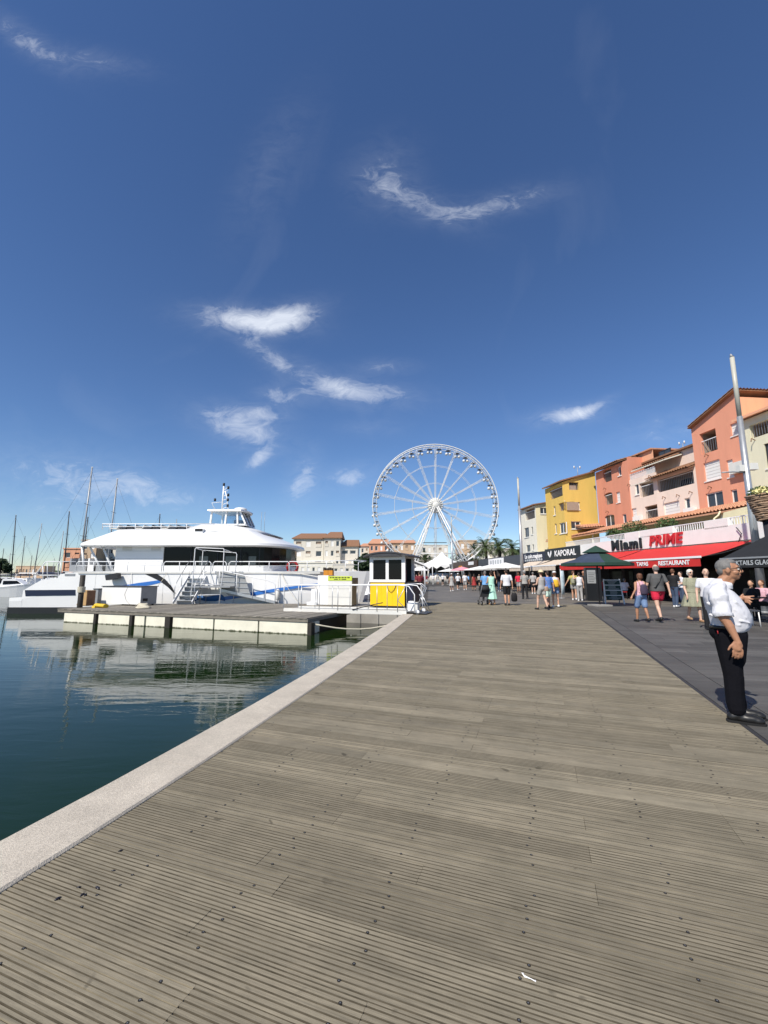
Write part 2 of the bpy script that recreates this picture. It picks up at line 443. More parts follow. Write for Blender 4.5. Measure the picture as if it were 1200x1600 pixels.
# the quay body: one solid with the real water's edge
JOG_U, JOG_V = 17.9, -8.7
edge = [UV(u, lerp_list(u, KO)+.02) for u in [-14, -4, 0, 1, 2, 3, 4.3, 5.4, 6.5, 7.8, 9.1, 10.6, 12.2, 13.8, 15.5, JOG_U]]
c0 = UV(JOG_U, JOG_V)
poly = edge + [c0, Vector((c0.x-.3, 140, 0)), Vector((-700, 140, 0)), Vector((-700, 900, 0)), Vector((900, 900, 0)), Vector((900, -14, 0))]
q = MB(); q.prism([(p.x, p.y, -4.0) for p in poly], (0, 0, 4.0-.045))
tag(q.build('quay_ground', M['concrete_grey'], fix=True), 'grey concrete quay carrying the promenade', 'quay', kind='structure')

# --- pale granite kerb stones along the water
def stone_mat():
    m = mat('pale_granite', (.475, .425, .352), .85, var=.16, vs=2.6, bump=.35, bs=160)
    nt = m.node_tree; b = nt.nodes['Principled BSDF']
    src = b.inputs['Base Color'].links[0].from_socket
    g = nt.nodes.new('ShaderNodeNewGeometry'); n = nt.nodes.new('ShaderNodeTexNoise'); n.inputs['Scale'].default_value = 95; n.inputs['Detail'].default_value = 4
    nt.links.new(g.outputs['Position'], n.inputs['Vector'])
    mr = nt.nodes.new('ShaderNodeMapRange'); mr.inputs[1].default_value = .3; mr.inputs[2].default_value = .7; mr.inputs[3].default_value = .80; mr.inputs[4].default_value = 1.16
    nt.links.new(n.outputs[0], mr.inputs[0])
    h = nt.nodes.new('ShaderNodeHueSaturation'); nt.links.new(src, h.inputs['Color']); nt.links.new(mr.outputs[0], h.inputs['Value'])
    nt.links.new(h.outputs[0], b.inputs['Base Color'])
    return m
M['granite'] = stone_mat()
kb = MB()
us = [-4+i*.9125 for i in range(25)]
kb.loft([[UV(u, lerp_list(u, KO)+.03, -.70), UV(u, lerp_list(u, KI)-.03, -.70), UV(u, lerp_list(u, KI)-.03, -.004), UV(u, lerp_list(u, KO)+.03, -.004)] for u in us], smooth=False)
kerb = kb.build('quay_kerb', M['concrete_grey'])
tag(kerb, 'pale granite kerb edging the boardwalk along the water', 'kerb', kind='structure')
u = -3.6
while u < 17.7:
    L = random.choice((1.45, 1.6, 1.75)); u1 = min(u+L, 17.9)
    rings = []
    for k in range(5):
        uu = u+.002+(u1-u-.004)*k/4
        o, i = lerp_list(uu, KO), lerp_list(uu, KI)
        rings.append([UV(uu, o, -.30), UV(uu, i, -.30), UV(uu, i, .004), UV(uu, i-.012, .016), UV(uu, o+.02, .016), UV(uu, o, -.002)])
    MB().loft(rings, smooth=False).build('kerb_stone', M['granite'], kerb)
    u = u1

# --- boardwalk
def wood_mat():
    m = bpy.data.materials.new('weathered_boardwalk_timber'); m.use_nodes = True
    nt = m.node_tree; N = nt.nodes; L = nt.links; b = N['Principled BSDF']
    b.inputs['Roughness'].default_value = .82; b.inputs['Specular IOR Level'].default_value = .25
    g = N.new('ShaderNodeNewGeometry'); oi = N.new('ShaderNodeObjectInfo')
    def math_(op, a, c=None, d=None):
        n = N.new('ShaderNodeMath'); n.operation = op
        for i, x in enumerate((a, c, d)):
            if x is None: continue
            if isinstance(x, (int, float)): n.inputs[i].default_value = x
            else: L.new(x, n.inputs[i])
        return n.outputs[0]
    rnd = math_('FRACT', math_('MULTIPLY_ADD', g.outputs['Random Per Island'], 7.31, oi.outputs['Random']))
    mp = N.new('ShaderNodeMapping'); mp.inputs['Rotation'].default_value = (0, 0, GA); L.new(g.outputs['Position'], mp.inputs[0])
    # random shift of the grain for each board
    cx = N.new('ShaderNodeCombineXYZ'); L.new(math_('MULTIPLY', rnd, 37.0), cx.inputs[0]); L.new(math_('MULTIPLY', rnd, 11.0), cx.inputs[2])
    va = N.new('ShaderNodeVectorMath'); va.operation = 'ADD'; L.new(mp.outputs[0], va.inputs[0]); L.new(cx.outputs[0], va.inputs[1])
    def noise(vec, sc, scale, det, rough=.6, dist=0):
        m2 = N.new('ShaderNodeMapping'); m2.inputs['Scale'].default_value = sc; L.new(vec, m2.inputs[0])
        n = N.new('ShaderNodeTexNoise'); n.inputs['Scale'].default_value = scale; n.inputs['Detail'].default_value = det; n.inputs['Roughness'].default_value = rough; n.inputs['Distortion'].default_value = dist
        L.new(m2.outputs[0], n.inputs['Vector']); return n.outputs[0]
    def rng(x, a, c, lo, hi):
        n = N.new('ShaderNodeMapRange'); n.inputs[1].default_value = a; n.inputs[2].default_value = c; n.inputs[3].default_value = lo; n.inputs[4].default_value = hi; L.new(x, n.inputs[0]); return n.outputs[0]
    grain = noise(va.outputs[0], (2.2, 70, 10), 1.0, 7, .7, .3)
    fine = noise(va.outputs[0], (9, 260, 30), 1.0, 4, .6)
    blot = noise(mp.outputs[0], (1, 1.4, 1), 1.7, 6, .65)
    blot2 = noise(mp.outputs[0], (1, 2.2, 1), 5.5, 5, .7)
    spots = noise(mp.outputs[0], (1, 1.3, 1), 6.5, 2, .5, .4)
    val = math_('MULTIPLY', rng(rnd, 0, 1, .84, 1.14), rng(grain, .28, .72, .74, 1.22))
    val = math_('MULTIPLY', val, rng(fine, .3, .7, .90, 1.09))
    val = math_('MULTIPLY', val, rng(blot, .30, .70, .88, 1.10))
    val = math_('MULTIPLY', val, rng(blot2, .32, .70, .88, 1.10))
    val = math_('MULTIPLY', val, rng(spots, .70, .76, 1.0, .50))
    hsv = N.new('ShaderNodeHueSaturation')
    mixc = N.new('ShaderNodeMix'); mixc.data_type = 'RGBA'; mixc.inputs['A'].default_value = (.206, .181, .130, 1); mixc.inputs['B'].default_value = (.230, .199, .142, 1)
    L.new(rng(blot, .35, .65, 0, 1), mixc.inputs['Factor'])
    L.new(mixc.outputs['Result'], hsv.inputs['Color']); L.new(val, hsv.inputs['Value']); L.new(hsv.outputs[0], b.inputs['Base Color'])
    bp = N.new('ShaderNodeBump'); bp.inputs['Strength'].default_value = .5; bp.inputs['Distance'].default_value = .004
    L.new(math_('ADD', grain, math_('MULTIPLY', fine, .5)), bp.inputs['Height']); L.new(bp.outputs[0], b.inputs['Normal'])
    return m
M['board'] = wood_mat()
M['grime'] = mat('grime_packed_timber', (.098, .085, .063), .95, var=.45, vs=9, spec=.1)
M['subfloor'] = mat('dark_gap', (.016, .014, .012), .95)
pts = [UV(u, lerp_list(u, KI)-.2, -.032) for u in (-4, 0, 3, 6, 9, 12, 15, 17.9)] + [UV(U_END, -6.3, -.032), UV(U_END, V_RIGHT, -.032), UV(-4, V_RIGHT, -.032)]
bw = MB(); bw.add(pts, [list(range(len(pts)))])
boardwalk = bw.build('boardwalk', M['subfloor'], fix=False)
tag(boardwalk, 'weathered grey brown timber boardwalk running along the quay', 'boardwalk', kind='structure')
PITCHW, BW = .1515, .1462
def plank_mesh(kind):
    ng = {'deep': 6, 'worn': 6, 'smooth': 0}[kind]; dep = {'deep': .0095, 'worn': .0045, 'smooth': 0}[kind]
    prof = [(-BW/2, -.028), (-BW/2, 0)]
    for k in range(ng):
        c = -BW/2 + BW*(k+.62)/(ng+.24); hw = .0036 if kind == 'deep' else .003
        prof += [(c-hw, 0), (c-hw*.72, -dep), (c+hw*.72, -dep), (c+hw, 0)]
    prof += [(BW/2, 0), (BW/2, -.028)]
    b_ = MB()
    n = len(prof)
    vs = [(x, y, z) for x in (0, 1) for y, z in prof]
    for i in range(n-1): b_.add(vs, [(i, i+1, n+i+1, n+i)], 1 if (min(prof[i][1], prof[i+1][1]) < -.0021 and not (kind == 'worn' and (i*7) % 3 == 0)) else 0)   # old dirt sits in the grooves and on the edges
    b_.add([(x, y, z) for x in (0, 1) for y, z in (prof[0], prof[1], prof[-2], prof[-1])], [(0, 1, 2, 3), (7, 6, 5, 4)])
    return b_.mesh('plank_'+kind)
PM = {k: plank_mesh(k) for k in ('deep', 'worn', 'smooth')}
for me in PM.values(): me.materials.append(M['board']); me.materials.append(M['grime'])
planks = []
row = 0; u = .45
while u < U_END-.08:
    v0 = lerp_list(u, KI)-.06 if u < 17.9 else -5.05-.2*(u-17.9)
    v1 = V_RIGHT
    near = max(0.0, min(1.0, (3.6-u)/1.8))                # the boards farther on are walked smooth
    mixk = (8+47*near, 30+14*near, 62-60*near)
    kind_row = random.choices(('deep', 'worn', 'smooth'), mixk)[0]
    v = v1 - random.choice((.8, 1.6, 2.4, 3.0))
    cuts = [v1]
    while v > v0+.5:
        cuts.append(v); v -= random.choice((2.4, 3.0, 3.6))
    cuts.append(v0)
    for a, b_ in zip(cuts, cuts[1:]):
        planks.append((u, b_, a, kind_row if random.random() < .7 else random.choices(('deep', 'worn', 'smooth'), mixk)[0]))
    u += PITCHW; row += 1
planks.sort(key=lambda p: (UV(p[0], max(min(0.0, p[2]), p[1]))).length)
rot = math.atan2(GV.y, GV.x)
for u, a, b_, k in planks[:300]:
    o = bpy.data.objects.new('plank', PM[k]); col.objects.link(o)
    o.parent = boardwalk
    o.location = UV(u, a+.0008, random.uniform(-.0012, .0012)); o.scale = (b_-a-.0016, 1, 1)
    o.rotation_euler = (random.uniform(-.006, .006), 0, rot+random.uniform(-.0006, .0006))
fp = MB()
for u, a, b_, k in planks[300:]:
    dz = random.uniform(-.002, .002)
    h = BW/2
    fp.add([UV(u-h, a, -.02+dz), UV(u+h, a, -.02+dz), UV(u+h, b_, -.02+dz), UV(u-h, b_, -.02+dz), UV(u-h, a, dz), UV(u+h, a, dz), UV(u+h, b_, dz), UV(u-h, b_, dz)],
           [(4, 5, 6, 7)[::-1]])
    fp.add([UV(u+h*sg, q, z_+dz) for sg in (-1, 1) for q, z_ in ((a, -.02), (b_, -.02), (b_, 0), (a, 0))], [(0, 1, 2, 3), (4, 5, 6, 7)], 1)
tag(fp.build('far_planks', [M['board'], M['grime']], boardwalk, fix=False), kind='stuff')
# screw heads in rows over the joists
M['screw'] = mat('screw_head', (.30, .29, .27), .4, metal=.7)
sc = MB()
u = .45
while u < 8.5:
    v0 = lerp_list(u, KI)
    k = 0
    v = V_RIGHT-.05
    while v > v0:
        for s in (-.042, .042):
            if random.random() < .22: continue
            c = UV(u+s+random.uniform(-.006, .006), v+random.uniform(-.03, .03))
            n = 6
            for r_, z_, mm in ((.0076, .0012, 0), (.0030, .0020, 1)):
                sc.add([c+Vector((r_*math.cos(i*math.pi/3), r_*math.sin(i*math.pi/3), z_)) for i in range(n)], [list(range(n))], mm)
        v -= .615
    u += PITCHW
tag(sc.build('screw_heads', [M['subfloor'], M['screw']], boardwalk, fix=False), kind='stuff')
# dark steel edge strip where the boards end
es = MB()
es.prism([UV(-4, V_RIGHT+.003, -.03), UV(-4, V_RIGHT+.045, -.03), UV(U_END+.05, V_RIGHT+.045, -.03), UV(U_END+.05, V_RIGHT+.003, -.03)], (0, 0, .029))
es.build('edge_strip', mat('dark_edge_strip', (.035, .035, .037), .6, var=.2), boardwalk)

# --- dark stone pavement
def slab_mat(nm='dark_basalt_paving', c_=(.084, .081, .075)):
    m = mat(nm, c_, .62, var=.20, vs=1.1, bump=.12, bs=70, spec=.5)
    nt = m.node_tree; b = nt.nodes['Principled BSDF']
    src = b.inputs['Base Color'].links[0].from_socket
    g = nt.nodes.new('ShaderNodeNewGeometry'); oi = nt.nodes.new('ShaderNodeObjectInfo')
    ad = nt.nodes.new('ShaderNodeMath'); ad.operation = 'MULTIPLY_ADD'; ad.inputs[1].default_value = 5.7
    nt.links.new(g.outputs['Random Per Island'], ad.inputs[0]); nt.links.new(oi.outputs['Random'], ad.inputs[2])
    fr = nt.nodes.new('ShaderNodeMath'); fr.operation = 'FRACT'; nt.links.new(ad.outputs[0], fr.inputs[0])
    mr = nt.nodes.new('ShaderNodeMapRange'); mr.inputs[3].default_value = .80; mr.inputs[4].default_value = 1.22; nt.links.new(fr.outputs[0], mr.inputs[0])
    h = nt.nodes.new('ShaderNodeHueSaturation'); nt.links.new(src, h.inputs['Color']); nt.links.new(mr.outputs[0], h.inputs['Value'])
    # pale scuffs across
    n = nt.nodes.new('ShaderNodeTexNoise'); n.inputs['Scale'].default_value = 1.0; n.inputs['Detail'].default_value = 5
    mp = nt.nodes.new('ShaderNodeMapping'); mp.inputs['Rotation'].default_value = (0, 0, GA); mp.inputs['Scale'].default_value = (.5, 7, 1)
    nt.links.new(g.outputs['Position'], mp.inputs[0]); nt.links.new(mp.outputs[0], n.inputs['Vector'])
    m2 = nt.nodes.new('ShaderNodeMapRange'); m2.inputs[1].default_value = .35; m2.inputs[2].default_value = .72; m2.inputs[3].default_value = .85; m2.inputs[4].default_value = 1.30
    nt.links.new(n.outputs[0], m2.inputs[0])
    h2 = nt.nodes.new('ShaderNodeHueSaturation'); nt.links.new(h.outputs[0], h2.inputs['Color']); nt.links.new(m2.outputs[0], h2.inputs['Value'])
    nt.links.new(h2.outputs[0], b.inputs['Base Color'])
    return m
M['slab'] = slab_mat()
M['slabfar'] = slab_mat('warm_grey_paving', (.132, .120, .102))
M['grout'] = mat('dark_joint', (.060, .056, .050), .95)
pv = MB()
pv.add([UV(-5, V_RIGHT+.046, -.016), UV(U_END+.06, V_RIGHT+.046, -.016), UV(U_END+.06, -6.3, -.016), Vector((c0.x+.1, c0.y+8, -.016)), Vector((c0.x, 139, -.016)),
        Vector((60, 139, -.016)), Vector((60, -6, -.016))], [list(range(7))])
pavement = pv.build('pavement', M['grout'], fix=False)
tag(pavement, 'dark grey stone paving in front of the restaurants', 'pavement', kind='structure')
slabs = []
def slab_row(u, du, va, vb, L, off):
    v = va - off
    while v < vb:
        a, b_ = max(v, va), min(v+L, vb)
        if b_-a > .08: slabs.append((u, du, a, b_))
        v += L
# a border course, then the field
u = -1.0
while u < 52:
    slabs.append((u, 1.2, V_RIGHT+.05, V_RIGHT+.40)) if u < U_END-.6 else None
    u += 1.2
k = 0; u = -.4
while u < 60:
    vmax = 9.6-.46*(u-24) if u > 24 else 10.5
    if u < U_END: slab_row(u, .45, V_RIGHT+.405, max(vmax, 3), 1.35, [0, .67, .3, .95][k % 4])
    else: slab_row(u, .45, -6.3-.25*(u-U_END), max(vmax, -2.0), 1.35, [0, .67, .3, .95][k % 4])
    u += .45; k += 1
def slab_dist(s):
    p = UV(s[0], (s[2]+s[3])/2)
    return p.length + (1000 if (p.y < 1.5 or p.x > p.y*.98+1.0) else 0)
slabs.sort(key=slab_dist)
sm = MB(); sm.box((0, 0, -.014), (1, 1, 0)); slab_me = sm.mesh('slab'); slab_me.materials.append(M['slab']); slab_far_me = slab_me.copy(); slab_far_me.materials[0] = M['slabfar']
sf = MB()
for i, (u, du, a, b_) in enumerate(slabs):
    g_ = .003
    if i < 300:
        o = bpy.data.objects.new('slab', slab_me if u < U_END else slab_far_me); col.objects.link(o); o.parent = pavement
        o.location = UV(u+g_, a+g_, random.uniform(-.001, .001)); o.rotation_euler = (0, 0, rot); o.scale = (b_-a-2*g_, du-2*g_, 1)
    else:
        z = random.uniform(-.001, .001)
        sf.add([UV(u+g_, a+g_, z), UV(u+g_, b_-g_, z), UV(u+du-g_, b_-g_, z), UV(u+du-g_, a+g_, z)], [(0, 1, 2, 3)], 1 if u >= U_END else 0)
tag(sf.build('far_slabs', [M['slab'], M['slabfar']], pavement, fix=False), kind='stuff')

# ============================================================ LEFT: floating dock, catamaran, kiosk, boats
def clear_glass():
    m = bpy.data.materials.new('clear_glass'); m.use_nodes = True
    nt = m.node_tree; nt.nodes.clear()
    o = nt.nodes.new('ShaderNodeOutputMaterial'); mx = nt.nodes.new('ShaderNodeMixShader'); t = nt.nodes.new('ShaderNodeBsdfTransparent'); g = nt.nodes.new('ShaderNodeBsdfGlossy')
    g.inputs['Roughness'].default_value = .02; t.inputs['Color'].default_value = (.72, .80, .84, 1); mx.inputs[0].default_value = .16
    nt.links.new(t.outputs[0], mx.inputs[1]); nt.links.new(g.outputs[0], mx.inputs[2]); nt.links.new(mx.outputs[0], o.inputs[0])
    return m
M['clear'] = clear_glass()
def loopring(pts, z): return [Vector((p[0], p[1], z)) for p in pts]

# --- floating dock
DU = 13.65
def dock_v(px, u=DU, py=975):
    d = ray(px, py); r = d.x/d.y; s, c = math.sin(GA), math.cos(GA)
    return (r*u*c - u*s)/(c + r*s)
def dock_back(v): return 17.35 if v > -9.3 else (23.5 + math.sin(GA)*v)/math.cos(GA)
dock = thing('floating_dock', 'long grey timber floating dock with pale concrete float panels beside the ferry', 'dock', UV(DU, -14, WATER_Z))
DV0, DV1 = -20.8, -7.85
v = DV0
DP = []
while v < DV1-.1:
    DP.append((v, dock_back(v+.07))); v += .152
for v, ub in DP:
    b_ = MB(); dz = random.uniform(-.003, .003)
    b_.prism([UV(DU-.02+random.uniform(-.012, .012), v, -.055+dz), UV(DU-.02, v+.146, -.055+dz), UV(ub, v+.146, -.055+dz), UV(ub, v, -.055+dz)], (0, 0, .035))
    b_.build('deck_plank', M['deckwood'], dock)
b_ = MB()
b_.prism([UV(DU, DV0, -.17), UV(DU, DV1, -.17), UV(DU+.09, DV1, -.17), UV(DU+.09, DV0, -.17)], (0, 0, .112))
b_.prism([UV(DU+.09, DV1-.09, -.17), UV(DU+.09, DV1, -.17), UV(17.3, DV1, -.17), UV(17.3, DV1-.09, -.17)], (0, 0, .112))
b_.build('edge_beam', M['deckwood'], dock)
b_ = MB()   # dark underside between the floats
b_.prism([UV(DU+.25, DV0+.2, -.62), UV(DU+.25, DV1-.15, -.62), UV(17.2, DV1-.15, -.62), UV(17.2, DV0+.2, -.62)], (0, 0, .53))
b_.build('float_core', M['piling'], dock)
for a, c in ((98, 145), (152, 201), (209, 224), (227, 256), (269, 332), (334.5, 402), (404.5, 482)):
    va, vb = dock_v(a), dock_v(c)
    f = MB(); f.prism([UV(DU+.03, va, -.85), UV(DU+.03, vb, -.85), UV(DU+.8, vb, -.85), UV(DU+.8, va, -.85)], (0, 0, .665))
    f.build('float_panel', M['float'], dock)
for px, wd in ((148.5, .14), (205, .16), (262.5, .26), (484.5, .16)):
    vc = dock_v(px)
    f = MB(); f.prism([UV(DU-.05, vc-wd/2, -1.3), UV(DU-.05, vc+wd/2, -1.3), UV(DU+.2, vc+wd/2, -1.3), UV(DU+.2, vc-wd/2, -1.3)], (0, 0, 1.12))
    f.build('fender_post', M['piling'], dock)

# --- things standing on the dock
DZ = -.02
def dock_local(px, py, name, label, cat):
    g = G(px, py, DZ); return thing(name, label, cat, g, rot, local=True)
t = dock_local(219, 947, 'storage_chest', 'long white storage chest with dark lid rim and grey end on the dock', 'chest')
b_ = MB(); b_.box((-2.72, 0, .07), (-.02, .95, .93)); b_.build('body', M['white_paint'], t)
b_ = MB(); b_.box((-.02, .01, .07), (0, .94, .925)); b_.build('end_panel', M['greymetal'], t)
b_ = MB(); b_.box((-2.76, -.04, .931), (.04, .99, .962)); b_.build('lid', M['darkmetal'], t)
b_ = MB(); b_.box((.001, .12, .22), (.012, .40, .36)); b_.build('vent', M['black'], t)
for x in (-2.55, -1.3, -.15):
    for y in (.1, .85): MB().cyl((x, y, 0), (x, y, .07), .05, n=8).build('foot', M['black'], t)
b_ = MB(); b_.tube([(-.95, -.012, .9), (-1.1, -.02, .55), (-.95, -.02, .25), (-.7, -.02, .08)], .008, 5); b_.build('cable', M['greymetal'], t)
t = dock_local(134, 947, 'plywood_crate', 'small tan plywood crate next to the mooring post', 'crate')
b_ = MB(); b_.box((-.62, 0, 0), (-.005, .45, .76)); b_.build('body', M['crate'], t)
b_ = MB(); b_.box((-.005, .02, .02), (.012, .43, .74)); b_.build('end_board', M['tiledark'], t)
for z in (.03, .70): MB().box((-.635, -.02, z), (.02, -.002, z+.06)).build('batten', M['crate'], t)
t = dock_local(147, 945, 'grey_box', 'dark grey box wedged between crate and white chest', 'box')
b_ = MB(); b_.box((-.35, .15, 0), (0, .75, .78)); b_.build('body', M['greymetal'], t)
b_ = MB(); b_.box((-.37, .13, .78), (.02, .77, .82)); b_.build('lid', M['darkmetal'], t)
t = dock_local(116, 950, 'mooring_post', 'dark timber mooring post rising beside the plywood crate', 'post')
b_ = MB(); b_.cyl((0, .25, -1.0), (0, .25, 1.52), .12, .11, 12); b_.build('timber', M['piling'], t)
b_ = MB()
for k in range(6): b_.tube([((.14*math.cos(a*math.pi/6)), .25+.14*math.sin(a*math.pi/6), .72+k*.045) for a in range(12)], .026, 6, closed=True)
b_.build('rope_wrap', M['rope'], t)
g = G(154, 950, DZ)
t = thing('yellow_fender', 'faded yellow fender pad draped over the dock edge', 'fender', g, rot, local=True)
b_ = MB(); b_.loft([[Vector((x, .14*math.cos(a)+.12, .10+.09*math.sin(a)+.02*math.sin(x*17))) for a in [i*math.pi/5 for i in range(10)]] for x in (-.32, -.2, 0, .2, .32)])
b_.build('pad', M['yellowcloth'], t)
b_ = MB(); b_.loft([[Vector((x, -.075+.05*math.cos(a), -.05+.16*math.sin(a))) for a in [i*math.pi/4 for i in range(8)]] for x in (-.3, -.2, -.1)])
b_.build('flap', M['yellowcloth'], t)
g = G(213, 951, DZ)
t = thing('rope_coil', 'pale coil of mooring rope heaped on the dock by the chest', 'rope', g, rot, local=True)
b_ = MB()
for k in range(9):
    r_ = .30-.018*k; ph = k*.7
    b_.tube([((r_*math.cos(a*math.pi/8))*1.35+.02*math.sin(k), .35+r_*.55*math.sin(a*math.pi/8), .025+.022*k+.012*math.sin(a+ph)) for a in range(16)], .022, 6, closed=True)
b_.build('coil', M['rope'], t)

# boarding steps
g = G(285, 945, DZ)
t = thing('boarding_steps', 'grey metal boarding steps with five treads leading up to the ferry', 'steps', g, 0, local=True)
W2 = .46
for k in range(6):
    b_ = MB(); b_.box((-W2, .10+.26*k, .22+.225*k-.03), (W2, .36+.26*k, .22+.225*k)); b_.build('tread', M['steel'], t)
    b_ = MB(); b_.box((-W2, .33+.26*k, .225*k+.0), (W2, .35+.26*k, .22+.225*k-.032)); b_.build('riser', M['greymetal'], t)
for s in (-1, 1):
    b_ = MB(); b_.bar((s*(W2+.03), 0, .1), (s*(W2+.03), 1.62, 1.45), .04, .16); b_.build('stringer', M['whitemetal'], t)
    b_ = MB(); b_.tube([(s*(W2+.06), .1, .15), (s*(W2+.06), .15, 1.0), (s*(W2+.06), .3, 1.15), (s*(W2+.06), 1.6, 2.3)], .022, 6); b_.tube([(s*(W2+.06), .85, .8), (s*(W2+.06), .85, 1.62)], .018, 6); b_.build('handrail', M['steel'], t)
# tall boarding gate frame
g = G(326, 944, DZ)
t = thing('boarding_gate', 'tall white tubular boarding frame standing on the dock', 'gate', g, 0, local=True)
def tube_part(parent, name, pts, r=.025, mt='whitemetal', n=6): return MB().tube(pts, r, n).build(name, M[mt], parent)
tube_part(t, 'front_hoop', [(-1.0, 0, 0), (-.93, 0, 1.2), (-.9, 0, 2.9), (-.85, 0, 2.98), (.62, 0, 2.93), (.66, 0, 2.85), (.66, 0, 1.6), (.55, 0, 0)], .024)
tube_part(t, 'rear_hoop', [(-.9, .9, 0), (-.85, .9, 2.9), (1.0, .9, 2.75), (1.05, .9, 2.65), (.98, .9, 0)], .022)
for x, z in ((-.88, 2.95), (.64, 2.88)): tube_part(t, 'tie_bar', [(x, 0, z), (x+.15, .9, z-.1)], .025)
tube_part(t, 'mid_rail', [(-.93, 0, 1.05), (.6, 0, 1.0)], .02)
tube_part(t, 'low_rail', [(-.95, 0, .45), (.56, 0, .5)], .022)
tube_part(t, 'brace', [(-.95, 0, .95), (-.2, 0, 1.15), (.2, .2, .95), (.6, .4, 1.0)], .02, 'greymetal')
tube_part(t, 'post', [(-.55, .2, 0), (-.4, .2, 1.9)], .02, 'steel')
b_ = MB(); b_.box((-1.05, -.05, .86), (1.1, .95, .93)); b_.build('platform', M['greymetal'], t)
# blue tarp under the platform
g = G(330, 942, DZ)
t = thing('blue_tarpaulin', 'bright blue tarpaulin bundle under the boarding platform', 'tarpaulin', g, 0, local=True)
b_ = MB()
rr = []
for i, x in enumerate((-.95, -.7, -.3, .1, .5, .75)):
    h = [.35, .55, .5, .62, .66, .4][i]
    rr.append([Vector((x, .3+.32*math.cos(a)*(1+.1*math.sin(3*a+i)), max(0, h*.5+h*.55*math.sin(a)+.04*math.sin(5*a+2*i)))) for a in [k*math.pi/6 for k in range(12)]])
b_.loft(rr); b_.build('sheet', M['bluedeep'], t)
tube_part(t, 'lashing', [(-.3, -.03, .0), (-.3, 0, .4), (-.3, .3, .6)], .012, 'rope')
# ramp down to the dock
g = G(390, 943, DZ)
t = thing('boarding_ramp', 'grey boarding ramp with side panel and tube rails sloping down to the dock', 'ramp', g, 0, local=True)
b_ = MB(); b_.bar((-1.7, .5, .74), (1.35, .5, .04), 1.0, .07); b_.build('deck', M['greymetal'], t)
b_ = MB(); b_.bar((-1.7, -.02, .74), (1.4, -.02, .06), .05, .14); b_.build('side_beam', M['steel'], t)
for y in (-.04, 1.02):
    tube_part(t, 'handrail', [(-1.75, y, 1.80), (.9, y, 1.24), (1.25, y, 1.12), (1.36, y, .98), (1.38, y, .05)], .025, 'whitemetal', 7)
    for x in (-1.7, -.75, .15, .85): tube_part(t, 'post', [(x, y, max(0.0, .68-(x+1.7)*.23)), (x, y, 1.79-(x+1.75)*.21)], .02, 'whitemetal')
b_ = MB(); b_.prism([(-1.95, .1, 1.72), (-.45, .1, 1.68), (.05, .1, .3), (-1.2, .1, .42), (-1.75, .1, .9)], (0, .02, 0)); b_.build('side_panel', mat('grey_mesh_panel', (.30, .31, .31), .6, var=.1), t)
for k in range(4): b_ = MB(); b_.bar((-1.9+.1*k, .08, 1.45-.28*k), (-.3+.1*k, .08, 1.38-.28*k), .02, .03); b_.build('slat', M['steel'], t)

# --- gangway from the quay
GWU = 16.05
gw = thing('gangway', 'pale metal gangway with thin tube railings joining quay and dock', 'gangway', UV(GWU, -7.4, 0))
b_ = MB(); b_.prism([UV(GWU, -4.95, .06), UV(GWU+1.15, -4.95, .06), UV(GWU+1.15, -10.4, .02), UV(GWU, -10.4, .02)], (0, 0, .03)); b_.build('deck', M['greymetal'], gw)
for du in (-.03, 1.15):
    b_ = MB(); b_.prism([UV(GWU+du, -4.95, -.02), UV(GWU+du+.03, -4.95, -.02), UV(GWU+du+.03, -10.4, -.05), UV(GWU+du, -10.4, -.05)], (0, 0, .16)); b_.build('side_beam', M['offwhite'], gw)
    uu = GWU+du
    MB().tube([UV(uu, -10.4, .1), UV(uu, -10.4, 1.0), UV(uu, -10.3, 1.06), UV(uu, -5.2, 1.1), UV(uu, -4.85, 1.06), UV(uu, -4.62, .75), UV(uu, -4.62, .06)], .022, 7).build('handrail', M['whitemetal'], gw)
    for k in range(7):
        vv = -10.4+.85*(k+.0)
        if k: MB().tube([UV(uu, vv, .08), UV(uu, vv, 1.07)], .016, 6).build('post', M['steel'], gw)
MB().tube([UV(GWU, -4.9, .14), UV(GWU-.02, -5.3, .5), UV(GWU-.02, -5.0, 1.02)], .018, 6).build('brace', M['steel'], gw)
MB().tube([UV(GWU-.05, -7.2, .12), UV(GWU-.05, -6.2, .36), UV(GWU-.05, -5.9, .42)], .02, 6).build('tie_bar', M['darkmetal'], gw)
for uu in (GWU+.1, GWU+1.0):
    c = UV(uu, -4.55, .09); MB().cyl(c-GU*.04, c+GU*.04, .085, n=14).build('roller', M['whitemetal'], gw)
b_ = MB(); b_.prism([UV(GWU, -4.95, .075), UV(GWU+1.1, -4.95, .075), UV(GWU+1.1, -4.2, .02), UV(GWU, -4.2, .02)], (0, 0, .02)); b_.build('landing_flap', M['darkmetal'], gw)
# slung mooring rope
r_ = MB().tube([UV(13.8+.25*k, -7.8+.36*k, -.22-.25*math.sin(math.pi*k/8)) for k in range(9)], .03, 6).build('mooring_rope', M['rope'], org=UV(13.8, -7.8, -.3))
tag(r_, 'pale mooring rope slung under the gangway from the dock corner', 'rope')

# --- white ticket counter
g = G(512, 946, DZ)
t = thing('ticket_counter', 'white ticket counter with a lime green sign strip on the dock', 'counter', g, rot, local=True)
b_ = MB(); b_.box((0, 0, .03), (1.32, .75, 1.24)); b_.build('body', M['offwhite'], t)
b_ = MB(); b_.box((1.32, .02, .03), (1.34, .73, 1.38)); b_.build('end_panel', mat('brown_grey_end_panel', (.20, .175, .13), .5, var=.2), t)
b_ = MB(); b_.box((.0, -.02, 1.24), (1.33, .04, 1.46)); s_ = b_.build('sign_strip', M['lime'], t)
